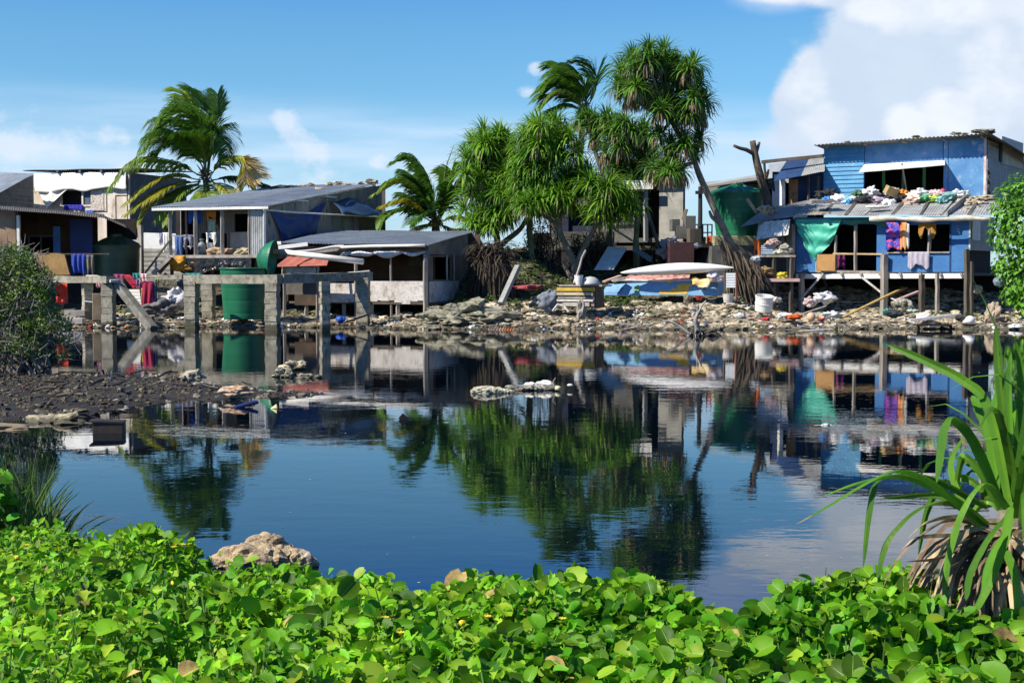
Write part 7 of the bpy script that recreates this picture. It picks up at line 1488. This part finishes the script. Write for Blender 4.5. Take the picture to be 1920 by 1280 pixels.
# leaves of the creeping vine
IPO = [(0,0),(.22,-.04),(.44,.14),(.52,.42),(.44,.74),(.20,.97)]; IPM = [(0,0),(0,.45),(0,.86)]
WED = [(0,0),(.13,.10),(.20,.28),(.42,.42),(.30,.55),(.30,.72),(.14,.84)]; WEM = [(0,0),(0,.5),(0,1.0)]
def leaf(mb, p, n, d, s, fold, kind, curl=.12):
    sd = n.cross(d).normalized(); prof, mid = (IPO, IPM) if kind == 0 else (WED, WEM); o = len(mb.v); ax_ = .62+.42*((o*.6180339) % 1); bx_ = .9+.25*((o*.3819) % 1)
    def pt(x, y):
        x *= ax_; y *= bx_; return tuple(p + sd*(x*s) + d*(y*s) + n*(abs(x)*s*fold - (y*y)*s*curl))
    mb.v += [pt(*q) for q in mid]; k = len(prof)-1
    for sg in (1, -1):
        b = len(mb.v); mb.v += [pt(sg*x, y) for x, y in prof[1:]]
        idx = [b+i for i in range(k)]; h = k//2
        fs = [(o, idx[0], idx[1], o+1)] + [(o+1, idx[i], idx[i+1]) for i in range(1, h)] + [(o+1, idx[h], o+2)] if kind == 9 else []
        fs = [(o, idx[0], o+1)] + [(o+1, idx[i], idx[i+1]) for i in range(0, k-1)] + [(o+1, idx[-1], o+2)]
        mb.f += fs if sg == 1 else [tuple(reversed(f)) for f in fs]
r_ = random.Random(12)
t = T('creeping_vine', 'thick carpet of glossy bright green creeping vine covering the near bank', 'vine', (0, 4, .9)); t['kind'] = 'stuff'
bigs, smalls, young, stems, ribs, dry = [MB() for _ in range(6)]
def place(n, big):
    for i in range(n):
        px = r_.uniform(-80, 2010); ye = vedge(px)+.22; Y = math.sqrt(r_.uniform(2.75**2, ye**2)); x = PX(px, Y)
        zz = vz(x, Y); dens = ns(x*1.6, Y*1.6, 3)
        if dens < -.30 and r_.random() < .85: continue
        isb = r_.random() < (pl(px, [(0,.06),(380,.22),(700,.36),(1000,.52),(2000,.75)]))
        lay = r_.random()**.7; z = zz - .13 + .19*lay + .12*max(-.4, ns(x*3.6, Y*3.6, 6)) + .05*max(0, dens)
        s = r_.uniform(.026, .050) if isb else r_.uniform(.017, .036)
        if r_.random() < .12: s *= 1.35
        tilt = r_.uniform(.1, 1.3) if r_.random() < .8 else r_.uniform(.9, 1.5); a = r_.uniform(0, 6.28)
        if r_.random() < .45: a = r_.gauss(-2.0, .8)      # many turn to the light
        n_ = V((math.cos(a)*math.sin(tilt), math.sin(a)*math.sin(tilt), math.cos(tilt)))
        b = r_.uniform(0, 6.28); d = V((math.cos(b), math.sin(b), r_.uniform(-.1,.9))); d = (d - n_*d.dot(n_)).normalized()
        p = V((x, Y, z)); m = (bigs if isb else smalls)
        if r_.random() < .11 and lay > .55: m = young
        if r_.random() < .005: m = dry
        cu = r_.uniform(-.1, .5); leaf(m, p, n_, d, s, r_.uniform(.15, .85), 0 if isb else 1, cu)
        if isb and Y < 4.6 and lay > .35: sdv = n_.cross(d).normalized()*s*.012; pq = p+n_*s*.012; c1_ = pq+d*s*.45-n_*s*cu*.2025; c2_ = pq+d*s*.84-n_*s*cu*.72; ribs.add([pq-sdv, pq+sdv, c1_+sdv*.8, c2_+sdv*.3, c2_-sdv*.3, c1_-sdv*.8], [(0,1,2,5), (5,2,3,4)])
        if i % 3 == 0:
            q = p - V((r_.uniform(-.03,.03), r_.uniform(-.03,.03), r_.uniform(.05,.11))); sd = V((.0016, 0, 0)); o = len(stems.v)
            stems.v += [tuple(p-sd), tuple(p+sd), tuple(q+sd*1.4), tuple(q-sd*1.4)]; stems.f.append((o, o+1, o+2, o+3))
place(54000, True)
LM = dict(trans=.45, isl=.65, rough=.5, spec=.28)
bigs.build('broad_leaves', leafmat('vine_leaf', (.19,.44,.013), (.08,.255,.010), s=2.2, **LM), t, kind='stuff', smooth=True)
smalls.build('lobed_leaves', leafmat('vine_lobed', (.26,.51,.018), (.12,.33,.013), s=2.2, **LM), t, kind='stuff', smooth=True)
young.build('young_leaves', leafmat('vine_young', (.42,.60,.04), (.30,.52,.03), s=3, trans=.45, isl=.3, rough=.5), t, kind='stuff', smooth=True)
ribs.build('midribs', mat('midrib', (.24,.42,.06), rough=.6), t, kind='stuff'); dry.build('withered_leaves', mat('withered', (.42,.33,.10), (.25,.15,.06), s=40, rough=.8, isl=.3), t, kind='stuff')
stems.build('leaf_stalks', mat('stalk_green', (.12,.24,.04), rough=.6), t, kind='stuff')
fl = mat('flower_yellow', (.75,.52,.03), rough=.6)
for i in range(16):
    px = r_.choice([r_.uniform(20, 1000), r_.uniform(20, 1300)]); ye = vedge(px)-.25; Y = r_.uniform(3.1, ye); x = PX(px, Y); mb = MB(); p = V((x, Y, vz(x, Y)+.075))
    if r_.random() < .5: mb.blob(p, (.009,.009,.008), seed=i, amp=.2, sub=1)
    else:
        mb.lathe(p, [(.003,-.004),(.005,.0),(.001,.003)], 6)
        for k in range(8):
            a = k*.785; d = V((math.cos(a), math.sin(a), .3)); s = V((-math.sin(a), math.cos(a), 0))*.004; mb.add([p, p+d*.008+s*.7, p+d*.012, p+d*.008-s*.7], [(0,1,2,3)])
    mb.build('flower', fl, t)
# grass tufts at the left
t = T('sedge_clump', 'clump of upright dark green sedge blades at the left edge above the vine', 'sedge', P(60, 1010, 6.0))
mb = MB(); r_ = random.Random(6)
for i in range(210):
    px = r_.gauss(45, 36); Y = 5.9+r_.uniform(-.3,.4); p = P(px, 1015, Y); L_ = r_.uniform(.14, .34)*(1.15 if 20 < px < 70 else .8); a = r_.uniform(-.35,.35)+(px-50)*.004; d = V((math.sin(a), r_.uniform(-.2,.2), math.cos(a))).normalized(); pts = [p]
    for j in range(4): p = p+d*L_/4; pts.append(p); d = (d+V((a*.4, 0, -.12*r_.random()))).normalized()
    ribbon(mb, pts, [.009,.010,.008,.006,.001], V((1,0,0)), .3)
mb.build('blades', leafmat('sedge', (.06,.15,.03), (.10,.16,.04), isl=.5, trans=.25), t)
mb = MB()
for i in range(30):
    px = r_.uniform(60, 150); p = P(px, 1020, 5.8); a = r_.uniform(-.1,.9); L_ = r_.uniform(.15,.34); d = V((math.sin(a), 0, math.cos(a))); pts = [p]
    for j in range(7): p = p+d*L_/6; pts.append(p); d = (d+V((.25, 0, -.26))).normalized()
    ribbon(mb, pts, [.005,.005,.004,.004,.003,.003,.002,.001], V((0,1,0)), .2)
mb.build('dry_stalks', leafmat('dry_sedge', (.30,.22,.17), (.2,.16,.12), isl=.4, trans=.1), t)
t = T('leafy_shrub', 'small shrub with light green leaves cut off by the left edge above the sedge', 'shrub', P(0, 960, 5.8))
mb = MB(); sb = MB()
for i in range(130):
    p = P(r_.gauss(-12, 20), r_.uniform(882, 1000), 5.7+r_.uniform(-.15,.15)); n_ = V((r_.gauss(-.4,.5), r_.gauss(-.6,.5), 1)).normalized(); d = V((r_.gauss(0,1), r_.gauss(0,1), 0)); d = (d-n_*d.dot(n_)).normalized(); leaf(mb, p, n_, d, r_.uniform(.035,.06), .3, 0)
for i in range(9): sb.tube([P(r_.uniform(-30,10), 1000, 5.7), P(r_.uniform(-40,15), 940, 5.7), P(r_.uniform(-40,22), 900, 5.7)], [.006,.005,.003], 5)
mb.build('leaves', leafmat('vine_leaf', (0,0,0), (0,0,0)), t); sb.build('stems', M_wood_d, t)
# ---------------- mangrove-like bush at the left
t = T('dense_bush', 'dense grey-twigged bush with tiny green leaves at the left edge', 'bush', P(20, 700, 27))
r_ = random.Random(19); mb = MB(); tw = MB(); yb = MB()
cl = [(5,540,78,88),(-60,560,90,110),(62,580,50,62),(28,640,82,52),(100,655,48,30),(-60,660,90,50),(70,530,36,36),(30,485,38,26),(85,610,50,36),(-10,500,50,40),(50,560,60,70),(128,640,22,14)]
def inbush():
    px, py, rx, ry = r_.choices(cl, [a[2]*a[3] for a in cl])[0]; d = V((r_.gauss(0,1), r_.gauss(0,1), r_.gauss(0,1))).normalized()*(r_.uniform(.25, 1)**.4)
    lump = 1+.22*ns(d.x*3+px, d.y*3+py, d.z*3)
    return P(px+d.x*rx*lump, py-d.z*ry*lump, 26.6 + d.y*.9), d
for i in range(48000):
    p, d = inbush(); g = ns(p.x*2.6, p.y*2.6, p.z*2.6)
    low = ss(2.0, .5, p.z)
    if g < -.14+.30*low and r_.random() < .9: continue
    s = r_.uniform(.018, .036); a = r_.uniform(0, 6.28); u = V((math.cos(a), math.sin(a), r_.uniform(-.2, 1))).normalized(); n_ = V((r_.gauss(0,1), r_.gauss(-.3,1), r_.gauss(.6,1))).normalized(); u = (u-n_*u.dot(n_)).normalized(); w = n_.cross(u)*s*.5
    m = yb if (g > .14 and r_.random() < .55 and d.z > -.3) else mb; o = len(m.v); m.v += [tuple(p), tuple(p+u*s+w), tuple(p+u*s*2.1), tuple(p+u*s-w)]; m.f.append((o, o+1, o+2, o+3))
for i in range(1300):
    p, d = inbush(); L_ = r_.uniform(.12, .42); q = p + V((r_.gauss(.3,.6), r_.gauss(0,.5), r_.gauss(.5,.6))).normalized()*L_; tw.tube([p, p.lerp(q, .5)+V((r_.uniform(-.03,.03), 0, r_.uniform(-.03,.03))), q], [.007,.006,.003], 4, cap=False)
for i in range(26):
    p, d = inbush(); b = V((P(r_.uniform(-60, 90), 700, 26.6).x, 26.6+r_.uniform(-.5,.5), -.05)); tw.tube(spline([b, b.lerp(p, .5)+V((r_.uniform(-.2,.2),0,.15)), p], 6), [.03,.026,.022,.018,.014,.01,.008], 5)
mb.build('foliage', leafmat('tiny_leaf', (.11,.185,.035), (.065,.12,.028), isl=.5, trans=.25), t); yb.build('new_foliage', leafmat('tiny_leaf_new', (.24,.40,.035), (.17,.33,.03), isl=.4, trans=.35), t)
tw.build('twigs', mat('grey_twigs', (.30,.275,.24), (.18,.16,.14), s=4, rough=.95, isl=.4), t)
# ---------------- young screw pine in the right foreground
t = T('young_screw_pine', 'young screw pine with long arching leaves in the right foreground', 'screw pine', P(1880, 1200, 4.2))
lv = MB(); r_ = random.Random(31)
KEY = [([(1894,950),(1856,770),(1811,716),(1735,676),(1664,646)],4.3,4.6,34),([(1852,981),(1775,925),(1690,890),(1610,903),(1540,930)],4.2,4.0,30),([(1840,985),(1760,912),(1690,880),(1625,903),(1550,948),(1494,981)],4.1,3.7,26),
([(1880,950),(1825,825),(1784,782),(1768,800),(1761,850),(1756,905)],4.2,4.0,36),([(1852,950),(1740,893),(1650,896),(1630,950),(1618,1064)],4.2,4.0,26),([(1845,985),(1785,940),(1720,953),(1665,1008),(1642,1090)],4.2,4.0,30),
([(1852,991),(1765,930),(1655,933)],4.3,4.4,24),([(1890,950),(1845,905),(1804,955),(1774,1060),(1770,1168)],4.1,3.9,26),([(1896,955),(1855,1000),(1818,1070),(1811,1125)],4.0,3.8,30),([(1892,950),(1878,1020),(1838,1120),(1794,1180)],3.9,3.7,34),
([(1870,929),(1858,820),(1840,770),(1822,742)],4.4,4.6,38),([(1886,920),(1882,800),(1872,700),(1866,612)],4.4,4.5,26),([(1899,920),(1911,790),(1914,700),(1905,640)],4.4,4.4,24),([(1890,930),(1868,850),(1845,790),(1826,760)],4.5,4.8,34),
([(1900,940),(1895,820),(1892,730),(1896,660)],4.5,4.6,26),([(1830,985),(1800,930),(1785,870),(1812,812)],4.4,4.6,26),([(1885,1032),(1904,1090),(1909,1190)],3.9,3.8,28),([(1900,940),(1925,800),(1940,700),(1960,640)],4.3,4.3,34),
([(1880,960),(1835,880),(1805,860),(1790,930)],4.4,4.5,26),([(1880,960),(1820,900),(1770,905),(1738,960),(1722,1040)],4.5,4.7,26),([(1895,950),(1870,870),(1862,790),(1880,700)],4.6,4.8,32),([(1895,960),(1850,900),(1822,870),(1800,850)],4.6,4.9,34),
([(1900,990),(1872,1010),(1850,1060),(1842,1110)],3.9,3.7,30),([(1880,980),(1838,985),(1802,1030),(1790,1100)],4.3,4.3,28),([(1886,955),(1846,940),(1815,985),(1800,1060)],4.4,4.5,24)]
for pts, y0, y1, w in KEY:
    q = spline([P(*a) for a in yy([(b, c) for b, c in pts], y0, y1)], 26); ww = w/2667*4.2*.50
    ribbon(lv, q, [ww*pl(i/26, [(0,.8),(.1,1.1),(.65,1.08),(.85,.85),(.95,.55),(1,.08)])*(1+.05*math.sin(i*1.7+pts[0][0])) for i in range(27)], V((.75,-.45,.5)), .55)
for i in range(120):
    a = r_.uniform(0, 6.28); c = P(1925+r_.uniform(-30,70), 975+r_.uniform(-40,50), 4.35); el = r_.uniform(.1, 1.45); L_ = r_.uniform(.4, .72); d = V((math.cos(a)*math.cos(el)*.8+.15, math.sin(a)*math.cos(el), math.sin(el))).normalized(); pts = [c]; p = c
    if d.x < -.35: d.x *= -.5
    for j in range(8): p = p+d*L_/8; pts.append(p); d = (d+V((0,0,-.05-.14*j*r_.random()))).normalized()
    ribbon(lv, pts, [.028,.034,.034,.033,.03,.026,.02,.012,.002], V((-math.sin(a), math.cos(a), 0)), .35)
lv.build('leaves', leafmat('pine_leaf', (.14,.33,.025), (.085,.23,.02), s=5, isl=.35, trans=.42, rough=.42), t)
for i in range(34):
    px0, py0 = r_.uniform(1850, 1925), r_.uniform(930, 1010); reach = r_.uniform(60, 210); up = r_.uniform(20, 190); dn = r_.uniform(0, 170); yf = 4.25+r_.uniform(-.4, .35)
    pts = [(px0, py0), (px0-reach*.35, py0-up*.75), (px0-reach*.72, py0-up*.9), (px0-reach, py0-up*.55+dn)]
    q = spline([P(*a) for a in yy(pts, 4.3, yf)], 18); ww = r_.uniform(.014, .026); ribbon(lv, q, [ww*pl(k/18, [(0,.9),(.6,1.05),(.85,.75),(1,.08)]) for k in range(19)], V((.6,-.55,.5)), .55)
dd = MB()
tip = MB(); ribbon(tip, [P(1520,966,3.74), P(1510,972,3.72), P(1500,978,3.70), P(1492,982,3.69)], [.017,.017,.014,.006], V((.75,-.45,.5)), .3); tip.build('withered_tip', M_pand, t)
for i in range(130):
    k = r_.random(); c = P(1850+r_.uniform(-18,85), 1000+r_.uniform(-15,100), 4.28+r_.uniform(-.12,.15)); a = r_.uniform(2.4, 5.6); d = V((math.cos(a)*.9, math.sin(a)*.8, r_.uniform(-.2,.55))).normalized()
    L_ = r_.uniform(.28, .55); pts = [c]; p = c; fall = r_.uniform(.35, .8)
    for j in range(7): p = p+d*L_/7; pts.append(p); d = (d+V((r_.uniform(-.06,.06), 0, -fall))).normalized()
    w = r_.uniform(.010, .030); ribbon(dd, pts, [w, w*1.1, w, w*.9, w*.7, w*.5, w*.35, .002], V((-math.sin(a), math.cos(a), 0)), .7)
for pts in ([(1850,985),(1780,970),(1715,1010),(1672,1060),(1656,1100)], [(1850,995),(1775,1000),(1720,1005),(1690,1030)], [(1846,1000),(1770,1040),(1700,1052)], [(1846,1020),(1780,1060),(1712,1085)], [(1850,1000),(1790,1020),(1760,1080),(1745,1140)], [(1848,985),(1800,965),(1740,975),(1700,1010)], [(1850,1010),(1800,1050),(1778,1110),(1786,1170)]):
    q = spline([P(a, b, 4.25-.15*i) for i, (a, b) in enumerate(pts)], 10); ribbon(dd, q, [.02]*7+[.016,.012,.007,.002], V((.5,-.5,.7)), .6)
dd.build('dead_leaves', leafmat('dead_strap', (.42,.31,.19), (.17,.11,.065), s=14, isl=.65, trans=.15, rough=.7), t)
mb = MB(); mb.tube([P(1885, 1240, 4.35), P(1890, 1100, 4.35), P(1900, 960, 4.35)], [.07,.06,.045], 10); mb.build('trunk', M_panbark, t)
sc.view_settings.view_transform = 'Standard'; sc.view_settings.look = 'None'; sc.view_settings.exposure = 0.5; sc.view_settings.gamma = 1
sc.cycles.use_denoising = True; sc.cycles.max_bounces = 6; sc.cycles.transparent_max_bounces = 4
sc.cycles.caustics_reflective = False; sc.cycles.caustics_refractive = False
